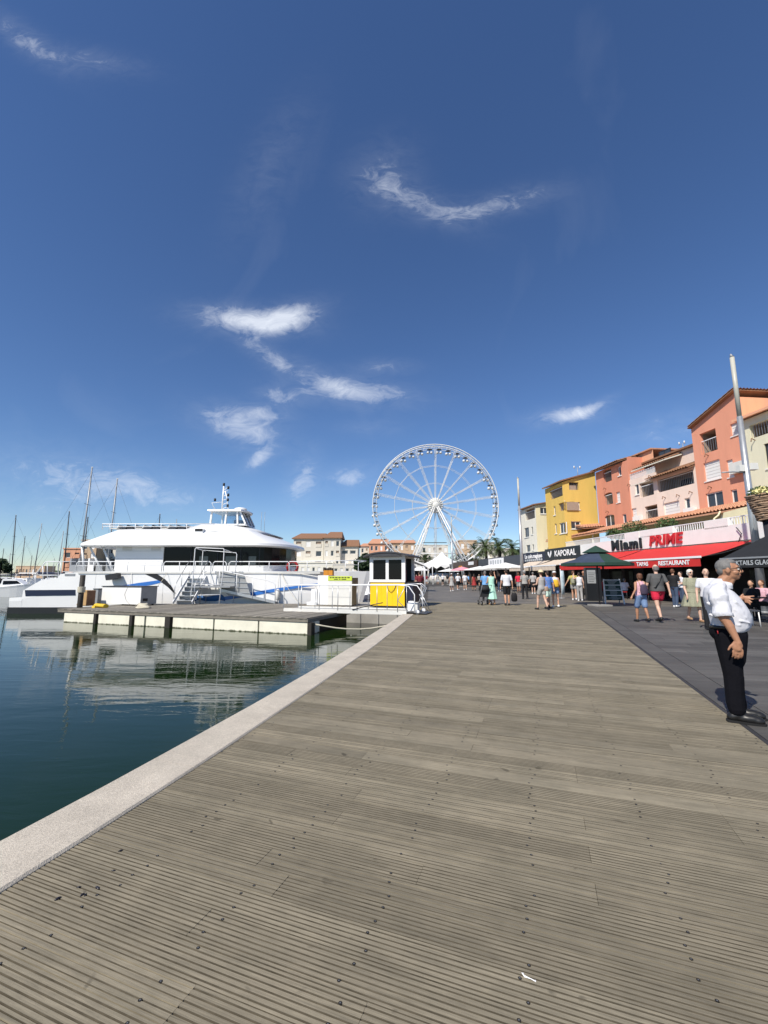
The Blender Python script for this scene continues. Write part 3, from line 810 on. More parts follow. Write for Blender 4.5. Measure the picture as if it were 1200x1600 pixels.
# the print on the strip is too small to read in the photograph: two broken dark lines
for k, x0 in enumerate((.10, .24, .40, .58, .76, .92, 1.08)): MB().box((x0, -.0235, 1.365), (x0+(.10, .12, .14, .13, .12, .11, .13)[k], -.0205, 1.415)).build('print_mark', M['ink'], t)
for x0, w_ in ((.34, .22), (.62, .08), (.76, .26)): MB().box((x0, -.0235, 1.285), (x0+w_, -.0205, 1.325)).build('print_mark', M['ink'], t)
b_ = MB(); b_.box((-.62, .05, .03), (-.01, .70, 1.50)); b_.build('side_cabinet', M['white'], t)
b_ = MB(); b_.box((-.95, -.02, .03), (-.63, .45, .80)); b_.build('low_cabinet', M['white'], t)
b_ = MB(); b_.box((-1.15, -.1, .0), (-.6, .3, .16)); b_.build('plinth', M['white'], t)
for z in (.42, .83): MB().box((.03, -.006, z), (1.29, -.001, z+.012)).build('panel_joint', M['greymetal'], t)
g = G(497, 944, DZ)
t = thing('orange_post', 'square orange post with dark cap behind the ticket counter', 'post', g + GU*.95, rot, local=True)
b_ = MB(); b_.box((-.22, 0, 0), (.05, .25, 1.78)); b_.box((.05, .02, 1.3), (.32, .2, 1.78)); b_.build('column', M['orange'], t)
for x in (-.18, -.02, .14, .26): MB().box((x-.06, .03, 1.782), (x+.05, .18, 1.90)).build('cap', M['piling'], t)

# --- yellow kiosk
kc = UV(19.45, -6.95, 0)
t = thing('ticket_kiosk', 'yellow and white ticket kiosk with arched dark roof at the quay edge', 'kiosk', kc, rot, local=True)
for x0, x1 in ((-.86, -.30), (-.296, .26), (.264, .86)):
    MB().box((x0, 0, .06), (x1, .03, 1.16)).build('front_panel', M['yellow'], t)
b_ = MB(); b_.box((-.87, .03, 0), (.87, 1.6, 1.15)); b_.build('base', M['darkmetal'], t)
b_ = MB(); b_.box((-.875, .02, .05), (-.845, 1.6, 1.16)); b_.build('side_panel', M['yellow'], t)
b_ = MB(); b_.box((-.9, -.035, 1.16), (.9, .06, 1.24)); b_.build('sill', M['white_paint'], t)
for x in (-.83, .83):
    for y in (.03, 1.53): MB().box((x-.07, y-.04, 1.24), (x+.07, y+.08, 2.32)).build('corner_post', M['white_paint'], t)
b_ = MB(); b_.box((-.9, -.02, 2.26), (.9, .08, 2.44)); b_.box((-.9, .08, 2.30), (-.8, 1.6, 2.44)); b_.box((.8, .08, 2.30), (.9, 1.6, 2.44)); b_.box((-.8, 1.5, 2.30), (.8, 1.6, 2.44)); b_.build('head_beam', M['white_paint'], t)
for x0, x1 in ((-.76, -.035), (.035, .76)):
    wf = MB(); a = .04
    for q in (((x0, -.005, 1.24), (x0+a, .035, 2.26)), ((x1-a, -.005, 1.24), (x1, .035, 2.26)), ((x0+a, -.005, 1.24), (x1-a, .035, 1.24+a)), ((x0+a, -.005, 2.26-a), (x1-a, .035, 2.26))): wf.box(*q)
    wf = wf.build('window', M['white_paint'], t)
    MB().box((x0+a, .012, 1.24+a), (x1-a, .018, 2.26-a)).build('pane', M['glass'], wf)
MB().box((-.035, -.01, 1.24), (.035, .04, 2.26)).build('mullion', M['white_paint'], t)
MB().box((-.86, 1.52, 1.16), (.86, 1.56, 2.3)).build('rear_wall', M['interior'], t)
MB().box((-.875, .12, 1.16), (-.855, 1.5, 2.3)).build('side_glazing', M['clear'], t)
rg = []
for y in (-.30, 1.9):
    arc = [(1.36*math.sin(a), y, 2.40+.42*(math.cos(a*.92)-math.cos(1.0*.92))*1.25) for a in [-1.0+.2*k for k in range(11)]]
    top = [Vector(p) for p in arc]; bot = [Vector((p[0], p[1], p[2]-.07)) for p in arc[::-1]]
    rg.append(top+bot)
MB().loft(rg, smooth=False).build('roof', M['darkroof'], t)
rf = []
for y in (-.27, -.24):
    arc = [Vector((1.0*math.sin(a), y, 2.36+.40*(math.cos(a*.92)-math.cos(1.0*.92))*1.25)) for a in [-1.0+.2*k for k in range(11)]]
    rf.append(arc + [Vector((.84, y, 2.38)), Vector((-.84, y, 2.38))])
MB().loft(rf, smooth=False).build('gable_panel', M['darkroof'], t)
MB().box((.86, .1, 1.10), (1.35, 1.55, 1.17)).build('counter_shelf', M['black'], t)
MB().box((.88, .15, .0), (1.22, 1.5, 1.10)).build('counter_front', M['signnavy'], t)
MB().tube([(.0, -.02, 1.02), (.06, -.03, .8), (.2, -.03, .68), (.36, -.03, .82), (.45, -.02, 1.04)], .012, 6).build('cable', M['darkmetal'], t)
MB().box((.30, .75, 1.16), (.62, 1.1, 1.75)).build('inside_cabinet', M['redseat'], t)

# folding metal rack and white block at the gangway foot
g = G(652, 955)
t = thing('metal_rack', 'bent grey tube rack standing beside the kiosk', 'rack', g, rot, local=True)
for y in (0, .35):
    tube_part(t, 'side_frame', [(-.05, y, 0), (.15, y, .55), (.32, y, .95), (.12, y, 1.12), (-.4, y, 1.12)], .022, 'steel')
    tube_part(t, 'strut', [(.45, y, 0), (.1, y, .7)], .02, 'steel')
for z in (.3, .8): tube_part(t, 'cross_bar', [(.05+.2*z, 0, z), (.05+.2*z, .35, z)], .018, 'steel')
g = G(641, 958)
t = thing('white_block', 'white concrete block with rounded top at the foot of the gangway', 'block', g, rot, local=True)
MB().loft([[Vector((x, y, z)) for x, y in ((-.12, 0), (.16, 0), (.16, .3), (-.12, .3))] for z in (0, .38)] + [[Vector((x, y, .46)) for x, y in ((-.07, .05), (.11, .05), (.11, .25), (-.07, .25))]], smooth=False).build('body', M['white_paint'], t)
MB().box((.20, .0, 0), (.30, .28, .42)).build('upright', M['offwhite'], t)

# --- catamaran ferry
YN = 24.2
def CP(px, py, Y=YN): return P(px, py, Y)
cat = thing('catamaran_ferry', 'large white passenger catamaran with dark wraparound windows and blue swoosh', 'ferry', (-10, 28.3, WATER_Z))
ZD = CP(300, 893.5).z
def hull_rings():
    st = [(19, 934, 1.0), (38.5, 933, 1.0), (39, 922.5, 1.0), (64, 907, 1.0), (90, 903.5, 1.0), (94, 897, 1.0), (118, 894, 1.0), (180, 893.5, 1.0), (300, 893.5, 1.0), (420, 893.5, 1.0),
          (470, 893.2, .93), (510, 893, .75), (545, 892.6, .45), (572, 892.2, .16), (580, 892, .03)]
    rings = []
    for i, (px, py, wf) in enumerate(st):
        top = CP(px, py).z; X = CP(px, 900).x
        c = 1.1; h = 1.1*wf
        rake = max(0, (px-470)/110.0)
        zb = -1.0+.9*rake**2*1.2
        Xb = X-.9*rake**2*1.0
        y0, y1 = YN+c-h, YN+c+h
        rings.append([Vector((X, y0, top)), Vector((X-(X-Xb)*.4, y0, top*.3-.0)), Vector((Xb+(X-Xb)*.3, y0+.06*wf, WATER_Z+.22)), Vector((Xb, YN+c-h*.55, zb)), Vector((Xb, YN+c+h*.55, zb)),
                      Vector((Xb+(X-Xb)*.3, y1-.06*wf, WATER_Z+.22)), Vector((X, y1, top))])
    return rings
HR = hull_rings()
def hull_part(dy):
    b_ = MB()
    n = 7; vs = [p+Vector((0, dy, 0)) for r in HR for p in r]; fs = []; 
    b_.loft([[p+Vector((0, dy, 0)) for p in r] for r in HR], smooth=False)
    for i, f in enumerate(b_.f):
        zc = sum(b_.v[k].z for k in f)/len(f)
        if len(f) == 4 and zc < WATER_Z+.12: b_.m[i] = 1
    return b_.build('hull', [M['white'], M['antifoul']], cat)
hull_part(0); hull_part(6.0)
# navy band and antifouling boot along the near stern
b_ = MB(); b_.prism([CP(39, 922, YN-.004), CP(40, 931.5, YN-.004), CP(118, 930, YN-.004), CP(118, 921.5, YN-.004)], (0, -.012, 0)); b_.build('navy_band', M['navy'], cat)
b_ = MB(); b_.box((CP(18.5, 900).x, YN-.03, -.95), (CP(500, 900).x, YN+.05, WATER_Z+.34)); b_.build('boot_top', M['antifoul'], cat)
b_ = MB(); b_.box((CP(20, 900).x-.02, YN+.1, WATER_Z+.34), (CP(39, 900).x, YN+8.1, CP(20, 936).z)); b_.build('swim_platform', M['white'], cat)
b_ = MB(); b_.box((CP(60, 900).x, YN+2.0, .35), (CP(515, 900).x, YN+6.3, ZD-.02)); b_.build('bridge_deck', M['white'], cat)
b_ = MB(); b_.box((CP(96, 900).x, YN+.02, ZD), (CP(505, 900).x, YN+8.2, ZD+.035)); b_.build('deck', mat('pale_grey_deck', (.55, .56, .56), .7, var=.08), cat)
def decal(name, pts, m, y=-.006): 
    MB().prism([CP(px, py, YN+y) for px, py in pts], (0, -.008, 0)).build(name, m, cat)
decal('blue_swoosh', [(184, 916), (215, 911), (252, 906), (262, 908), (236, 914), (210, 918)], M['blue'])
decal('black_swoosh', [(226, 896.5), (245, 896.5), (258, 905), (268, 916), (274, 926.5), (272, 927), (262, 917), (250, 908), (238, 902)], M['black'], -.016)
decal('blue_swoosh', [(340, 934), (372, 929), (440, 918), (500, 911), (520, 912), (470, 918), (400, 930), (350, 938)], M['blue'])
# cabin
YC = YN+.85; YM = YN+4.1
def cabin_plan(inset=0.0, x_aft=180, fl=0.0):
    xa = P(x_aft, 870, YC).x+inset
    near = [(P(p, 870, YC).x, 0.0) for p in (256, 330, 400)]
    out = [(xa, YC+inset)] + [(x, YC+inset) for x, _ in near]
    xf = P(400, 870, YC).x; xe = P(462, 870, YM).x+fl
    for k in range(1, 7):
        a = k/6*math.pi/2
        out.append((xf+(xe-xf-inset)*math.sin(a), YM-(YM-YC-inset)*math.cos(a)))
    far = [(x, 2*YM-y) for x, y in out[::-1][1:]]
    return out+far
zb0, zw0, zw1 = ZD+.035, P(350, 884, YC).z, P(350, 851.5, YC).z
MB().loft([loopring(cabin_plan(), zb0), loopring(cabin_plan(), zw0)], smooth=False).build('cabin_lower_wall', M['white'], cat)
gl = cabin_plan(.05, 254)
MB().loft([loopring(gl, zw0), loopring(gl, zw1)], smooth=False).build('window_band', M['glass'], cat)
aw = [(P(180, 870, YC).x, YC), (P(255, 870, YC).x, YC), (P(255, 870, YC).x, 2*YM-YC), (P(180, 870, YC).x, 2*YM-YC)]
MB().loft([loopring(aw, zw0), loopring(aw, zw1)], smooth=False).build('cabin_aft_wall', M['white'], cat)
for px in (298, 340, 376, 405):
    x = P(px, 870, YC).x; MB().box((x-.03, YC+.02, zw0), (x+.03, YC+.047, zw1)).build('mullion', M['black'], cat)
for px, wd in ((311, 14), (352, 16), (388, 12)):
    x = P(px, 870, YC).x; x2 = P(px+wd, 870, YC).x
    MB().box((x, YC+.03, zw0+.05), (x2, YC+.044, zw0+.55)).build('window', M['pane'], cat)
for px in (198, 243): MB().box((P(px, 870, YC).x-.28, YC-.012, zw1-.32), (P(px, 870, YC).x+.28, YC-.002, zw1-.12)).build('vent', M['offwhite'], cat)
# roof
def roof_plan(ins_a, ins_s, ins_f):
    y0 = YN+.25+ins_s; xa = P(117, 850, YN+.3).x+ins_a
    xf = P(395, 850, YN+.3).x-ins_f*.3; xe = P(474, 850, YM).x-ins_f
    out = [(xa, y0+.5), (xa+.25, y0+.12), (xa+.6, y0), (xa+3, y0), (xf, y0)]
    for k in range(1, 19):
        a = k/18*math.pi/2
        out.append((xf+(xe-xf)*math.sin(a), YM-(YM-y0)*math.cos(a)))
    return out + [(x, 2*YM-y) for x, y in out[::-1][1:]]
zr = P(300, 852, YN+.3).z; zt = P(260, 827.5, YN+1.6).z
MB().loft([loopring(roof_plan(.25, .2, .3), zr-.06), loopring(roof_plan(0, 0, 0), zr), loopring(roof_plan(.04, .02, .06), zr+.14), loopring(roof_plan(.70, .66, 1.3), zr+.16+(zt-zr-.16)*.5),
           loopring(roof_plan(1.35, 1.30, 2.6), zt), loopring(roof_plan(1.6, 1.6, 3.0), zt+.05)], smooth=False).build('roof', M['white'], cat)
for px in (170, 248, 336): x = P(px, 840, YN+.8).x; MB().box((x-.2, YN+.74, zr+.36), (x+.2, YN+.9, zr+.40)).build('roof_slot', M['greymetal'], cat)
# raised hump under the wheelhouse
def hump(ins): 
    x0, x1 = P(285, 825, YM).x+ins*1.6, P(440, 840, YM).x-ins*3.0
    xc, hx, hy = (x0+x1)/2, (x1-x0)/2, 2.9-ins*1.1
    return [(xc+hx*math.copysign(abs(math.cos(a))**.8, math.cos(a)), YM+hy*math.copysign(abs(math.sin(a))**.8, math.sin(a))) for a in [k*2*math.pi/28 for k in range(28)]]
zh = P(350, 823, YM).z
MB().loft([loopring(hump(0), zt-.25), loopring(hump(.5), (zt+zh)/2), loopring(hump(1.0), zh), loopring(hump(1.15), zh+.03)]).build('wheelhouse_base', M['white'], cat)
x = P(315, 830, YN+1.55).x
b_ = MB(); b_.box((x-.24, YN+1.15, zt-.30), (x+.24, YN+1.5, zt+.02)); b_.build('air_intake', M['white'], cat)
MB().box((x-.22, YN+1.13, zt-.14), (x+.22, YN+1.149, zt+.0)).build('intake_opening', M['black'], cat)
# wheelhouse
xa, xb = P(338, 815, YM).x, P(391, 815, YM).x
yw0, yw1 = YM-.95, YM+.95
zb_, zt_ = zh-.02, P(350, 803, YM).z
lowz = zb_+.10
MB().loft([loopring([(xa, yw0), (xb+.1, yw0), (xb+.1, yw1), (xa, yw1)], zb_), loopring([(xa, yw0), (xb, yw0), (xb, yw1), (xa, yw1)], lowz)], smooth=False).build('wheelhouse_wall', M['white'], cat)
xt = xb-.38
posts = [((xa, yw0), (xa+.05, yw0)), ((xa+.95, yw0), (xa+1.0, yw0)), ((xa+1.75, yw0), (xa+1.7, yw0)), ((xb, yw0), (xt, yw0+.05)), ((xb, YM-.4), (xt, YM-.4)), ((xb, YM+.4), (xt, YM+.4)), ((xb, yw1), (xt, yw1-.05)), ((xa, yw1), (xa+.05, yw1)), ((xa+1.0, yw1), (xa+1.0, yw1))]
for a, c in posts: MB().bar((a[0], a[1], lowz), (c[0], c[1], zt_), .10, .10, (0, 1, 0)).build('window_post', M['white'], cat)
MB().add([(xa, yw0+.02, lowz), (xb-.02, yw0+.02, lowz), (xt-.02, yw0+.06, zt_), (xa+.05, yw0+.02, zt_)], [(0, 1, 2, 3)]).build('side_window', M['clear'], cat)
MB().add([(xa, yw1-.02, lowz), (xb-.02, yw1-.02, lowz), (xt-.02, yw1-.06, zt_), (xa+.05, yw1-.02, zt_)], [(0, 1, 2, 3)]).build('side_window', M['clear'], cat)
MB().add([(xb-.01, yw0, lowz), (xb-.01, yw1, lowz), (xt-.01, yw1, zt_), (xt-.01, yw0, zt_)], [(0, 1, 2, 3)]).build('windscreen', M['pane'], cat)
def wroof(i): return [(xa-.16+i, yw0-.22+i), (xt+.10, yw0-.22+i), (xt+.42-i, YM-.4), (xt+.42-i, YM+.4), (xt+.10, yw1+.22-i), (xa-.16+i, yw1+.22-i)]
MB().loft([loopring(wroof(.12), zt_), loopring(wroof(0), zt_+.05), loopring(wroof(.03), zt_+.12), loopring(wroof(.25), zt_+.17)], smooth=False).build('wheelhouse_roof', M['white'], cat)
MB().ball((xa+1.65, YM-.2, zt_+.26), (.42, .42, .14), 14, 8).build('radar_dome', M['white'], cat)
MB().box((xa+1.2, YM-.1, lowz-.05), (xa+1.7, YM+.5, lowz+.35)).build('console', M['greymetal'], cat)
# mast
xm = P(350, 780, YM).x; ztm = P(350, 757, YM).z
MB().tube([(xm-.1, YM, zt_+.15), (xm-.06, YM, ztm-.1)], .05, 8).build('mast', M['white'], cat)
MB().tube([(xm+.38, YM, zt_+.15), (xm+.25, YM, zt_+.55), (xm+.22, YM, ztm-1.0), (xm+.05, YM, ztm-.45)], .035, 6).build('mast_strut', M['white'], cat)
for k in range(5): z = zt_+.35+k*.28; MB().tube([(xm-.08, YM, z), (xm+.25, YM, z+.12)], .022, 5).build('mast_rung', M['white'], cat)
MB().tube([(xm-.1, YM, ztm-.45), (xm+.22, YM, ztm-.2)], .025, 5).build('mast_arm', M['white'], cat)
MB().tube([(xm-.5, YM, zt_+.15), (xm-.8, YM, zt_+.75), (xm-.15, YM, zt_+.8)], .025, 5).build('mast_arm', M['white'], cat)
for dx, z in ((-.06, ztm), (.25, ztm-.22), (.27, ztm-.72), (.26, ztm-1.05), (.27, ztm-1.45), (-.6, ztm-1.05)):
    b_ = MB(); b_.cyl((xm+dx, YM, z-.09), (xm+dx, YM, z+.09), .075, n=8); b_.build('navigation_light', M['black'], cat)
for px in (409, 414): x = P(px, 800, YM-.5).x; MB().tube([(x, YM-.5, zh-.7), (x, YM-.5, P(px, 800, YM-.5).z)], .012, 5).build('aerial', M['greymetal'], cat)
# rails
def rail(name, pts, r=.028): return MB().tube(pts, r, 6).build(name, M['whitemetal'], cat)
zrl = P(300, 877.5, YN+.1).z; yr = YN+.12
def X_(px, Y=yr): return P(px, 880, Y).x
rail('rail', [CP(43, 913, yr), CP(71, 878.5, yr), CP(75, 877.5, yr), (X_(118), yr, zrl)])
for px, py0 in ((55, 912), (67, 906), (74, 905), (95, 897)): rail('rail_post', [CP(px, py0+1, yr), CP(px, max(878, 913-(px-43)*1.25), yr)], .022)
rail('rail', [CP(62, 899, yr), (X_(92), yr, CP(92, 899, yr).z)], .02)
rail('rail', [CP(91, 902, yr), CP(91, 881, yr), CP(94, 878.5, yr)], .024)
for a, c in ((120, 253), (256, 330), (333, 354), (358, 452)):
    rail('rail', [(X_(a), yr, ZD+.03), (X_(a), yr, zrl-.1), (X_(a+2.5), yr, zrl), (X_(c-2.5), yr, zrl), (X_(c), yr, zrl-.1), (X_(c), yr, ZD+.03)])
    n = max(1, round((c-a)/28))
    for k in range(1, n): rail('rail_post', [(X_(a+(c-a)*k/n), yr, ZD+.03), (X_(a+(c-a)*k/n), yr, zrl)], .02)
    rail('mid_rail', [(X_(a), yr, ZD+.34), (X_(c), yr, ZD+.34)], .014)
rail('bow_rail', [(X_(452), yr, zrl), (X_(520, yr+.3), yr+.35, zrl+.05), (X_(560, YN+.9), YN+.95, zrl+.1), (X_(572, YN+2), YN+2.2, zrl+.1), (X_(560, YN+4), YM, zrl+.1)])
for a, y in ((480, yr+.1), (510, yr+.28), (540, YN+.7), (560, YN+1.0)): rail('rail_post', [(X_(a, y), y, ZD), (X_(a, y), y, zrl+.06)], .02)
rail('mid_rail', [(X_(452), yr, ZD+.34), (X_(520, yr+.3), yr+.35, ZD+.4), (X_(560, YN+.9), YN+.95, ZD+.42)], .014)
# stern: roof posts, stair, seats
for px, pt in ((120, 128), (148, 140), (166, 160)):
    MB().tube([(X_(px), YN+.8, ZD+.04), (P(pt, 853, YN+.8).x, YN+.8, zr)], .06, 8).build('roof_post', M['white'], cat)
    MB().tube([(X_(px), YN+7.4, ZD+.04), (P(pt, 853, YN+.8).x, YN+7.4, zr)], .06, 8).build('roof_post', M['white'], cat)
for px in (70, 84, 101, 112, 132, 150, 166):
    b_ = MB(); x = X_(px); b_.box((x-.25, YN+2.4, ZD+.04), (x+.25, YN+6.6, ZD+.45)); b_.box((x-.25, YN+2.4, ZD+.45), (x-.16, YN+6.6, ZD+.85)); b_.build('stern_seat', M['white'] if px % 2 else M['greymetal'], cat)
b_ = MB(); b_.box((CP(102, 893).x, YN-.02, ZD-.22), (CP(118, 893).x, YN-.006, ZD-.10)); b_.build('hull_vent', M['greymetal'], cat)
# sun deck on the roof
yrr = YN+1.9; zs = zt+.05; ztr = P(240, 818.5, yrr).z
for y in (yrr, 2*YM-yrr):
    MB().tube([(P(161, 820, yrr).x, y, zs), (P(160, 820, yrr).x, y, ztr), (P(335, 820, yrr).x, y, ztr)], .03, 6).build('sun_deck_rail', M['whitemetal'], cat)
    for k in range(5): x = P(172+40*k, 820, yrr).x; MB().tube([(x, y, zs), (x, y, ztr)], .025, 6).build('rail_post', M['whitemetal'], cat)
    MB().tube([(P(161, 820, yrr).x, y, (zs+ztr)/2), (P(335, 820, yrr).x, y, (zs+ztr)/2)], .02, 6).build('mid_rail', M['whitemetal'], cat)
rail('sun_deck_rail', [(P(160, 820, yrr).x, yrr, ztr), (P(160, 820, yrr).x, 2*YM-yrr, ztr)])
for i in range(9):
    x = P(182+13*i, 825, yrr+.8).x
    b_ = MB(); b_.box((x-.2, yrr+.5, zs+.10), (x+.2, yrr+3.4, zs+.15)); b_.bar((x+.22, yrr+1.95, zs+.13), (x+.33, yrr+1.95, zs+.33), 2.9, .04, (1, 0, 0)); b_.build('deck_bench', M['signgrey'] if i % 3 else M['offwhite'], cat)
# lifebuoys and floodlight
for px, Y_ in ((457, YN+.5), ):
    c = P(px, 886, Y_); b_ = MB(); b_.tube([c+Vector((.3*math.cos(a*math.pi/8), 0, .3*math.sin(a*math.pi/8))) for a in range(16)], .07, 6, closed=True); b_.build('lifebuoy', M['redseat'], cat)
c = CP(177, 901, YN-.3); MB().obox(c, (.32, 0, .06), (0, .18, 0), (-.04, 0, .14)).build('fender_box', M['darkmetal'], cat)

# panel seams, fenders and mooring lines
for py in (861, 873): MB().box((P(181, py, YC).x, YC-.004, P(200, py, YC).z-.006), (P(254, py, YC).x, YC-.0005, P(200, py, YC).z+.006)).build('panel_seam', M['greymetal'], cat)
for px in (150, 256, 330, 415, 470): x = CP(px, 900).x; MB().box((x-.005, YN-.003, -.1), (x+.005, YN-.0005, ZD-.02)).build('hull_seam', M['greymetal'], cat)
MB().box((CP(122, 900).x, YN-.045, ZD-.10), (CP(500, 900).x, YN-.004, ZD-.02)).build('rubbing_strake', M['offwhite'], cat)
for k, px in enumerate((206, 296, 436)):
    x = CP(px, 900).x; b_ = MB(); b_.loft([[Vector((x+r_*math.cos(a), YN-.16+r_*math.sin(a), z)) for a in [i*math.pi/5 for i in range(10)]] for z, r_ in ((.12, .04), (.18, .12), (.65, .12), (.74, .05))]); b_.tube([(x, YN-.14, .72), (x, YN-.03, ZD)], .012, 5); fe = b_.build('hull_fender', M['navy'] if k % 2 else M['offwhite'], cat)
for (a, c, lab) in (((262, 894), (212, 946), 'thin mooring line from the ferry rail down to the rope coil'), ((440, 896), (470, 944), 'thin mooring line from the ferry bow down to the dock by the ticket counter'), ((130, 896), (118, 930), 'thin mooring line from the ferry stern to the mooring post')):
    p0 = CP(a[0], a[1], YN+.02); p1 = G(c[0], c[1], DZ+.05)
    if a[0] == 130: p1 = P(118, 915, p1.y)
    o_ = MB().tube([p0.lerp(p1, f)-Vector((0, 0, .25*math.sin(math.pi*f))) for f in (0, .2, .4, .6, .8, 1)], .012, 5).build('mooring_line', M['rope'], org=p1)
    tag(o_, lab, 'rope', 'mooring lines of the ferry')

# --- sailing boats: hull, cabin, mast, boom, stays
def sailboat(label, px, ytop, Y, L=9.5, head=0.0, hullmat='white', lean=0.0, tone='greymetal'):
    top = P(px, ytop, Y)
    t = thing('sailing_boat', label, 'sailing boat', (top.x, Y, WATER_Z), head, 'sailing boats moored across the harbour', local=True)
    st = []
    for k in range(9):
        f = k/8; x = -L/2+L*f
        wd = L*.15*(math.sin(math.pi*min(1, f*.72+.26)))**.8 if f < 1 else .04
        zt2 = .95+.35*f*f
        st.append([Vector((x, -wd, zt2)), Vector((x, -wd*.9, .25)), Vector((x, -wd*.3, -.35)), Vector((x, wd*.3, -.35)), Vector((x, wd*.9, .25)), Vector((x, wd, zt2))])
    MB().loft(st, smooth=False).build('hull', M[hullmat], t)
    MB().loft([[Vector((-L*.12, -.9, 1.0)), Vector((L*.22, -.7, 1.1)), Vector((L*.22, .7, 1.1)), Vector((-L*.12, .9, 1.0))], [Vector((-L*.10, -.75, 1.5)), Vector((L*.16, -.55, 1.45)), Vector((L*.16, .55, 1.45)), Vector((-L*.10, .75, 1.5))]], smooth=False).build('cabin', M['white'], t)
    for s in (-1, 1): MB().box((-L*.06, s*.84-.02, 1.18), (L*.12, s*.84+.02, 1.34)).build('window', M['glass'], t)
    H = top.z-WATER_Z; lx = lean*.3
    MB().cyl((0, 0, 1.0), (lx, 0, H), .10, .07, 8).build('mast', M[tone], t)
    MB().cyl((0, 0, 2.1), (-L*.38, 0, 2.2), .07, .06, 6).build('boom', M['greymetal'], t)
    MB().cyl((-.3, 0, 2.28), (-L*.36, 0, 2.36), .14, .1, 8).build('furled_sail', M['navy'] if hullmat == 'white' else M['offwhite'], t)
    for (x, y, z) in ((L/2, 0, 1.3), (-L/2, 0, 1.0), (0, L*.14, 1.0), (0, -L*.14, 1.0)):
        MB().cyl((x, y, z), (lx, 0, H*.97), .009, n=4).build('stay', M['darkmetal'], t)
    for f in (.45, .7): MB().cyl((lx*f, -.7, H*f), (lx*f, .7, H*f), .025, n=5).build('spreader', M['greymetal'], t)
    MB().box((lx-.12, -.02, H), (lx+.12, .02, H+.05)).build('wind_vane', M['offwhite'], t)
    return t
SB = [(30, 805, 78, 'two-mast-height sailing boat at the far left with the tallest mast left of the ferry', 0.3, -1.6),
      (62, 818, 92, 'sailing boat whose leaning mast stands just right of the far left mast', .6, 1.2),
      (40, 838, 120, 'small sailing boat with short mast between the two leftmost masts', 1.2, -.4),
      (97, 830, 98, 'sailing boat with a low raked mast above the ferry stern rail', .5, .9),
      (110, 799, 70, 'sailing boat with a slim grey mast over the ferry stern', .2, -.5),
      (140, 730, 47, 'sailing boat with the tallest mast of all rising behind the ferry roof', .15, .9),
      (136, 808, 66, 'sailing boat with a short mast close beside the tallest mast', .9, .4),
      (180, 748, 50, 'sailing boat with dark raked mast right of the tallest mast behind the ferry', .2, .8),
      (250, 803, 75, 'distant sailing boat whose mast tip shows above the ferry sun deck', .4, 0),
      (276, 812, 85, 'distant sailing boat with a faint mast tip left of the wheelhouse', .7, 0),
      (6, 857, 130, 'tiny sailing boat at the left edge of the harbour', .5, 0),
      (16, 864, 150, 'tiny far sailing boat second from the left edge', .3, 0),
      (50, 868, 150, 'tiny far sailing boat seen between the left masts', .4, 0),
      (85, 872, 150, 'tiny far sailing boat behind the ferry stern steps', .2, 0)]
for i, (px, yt, Y, lab, hd, ln) in enumerate(SB):
    sailboat(lab, px, yt, Y, 9 + (i % 3), hd, 'white' if i % 4 else 'navy', ln, 'greymetal' if i % 2 else 'darkmetal')

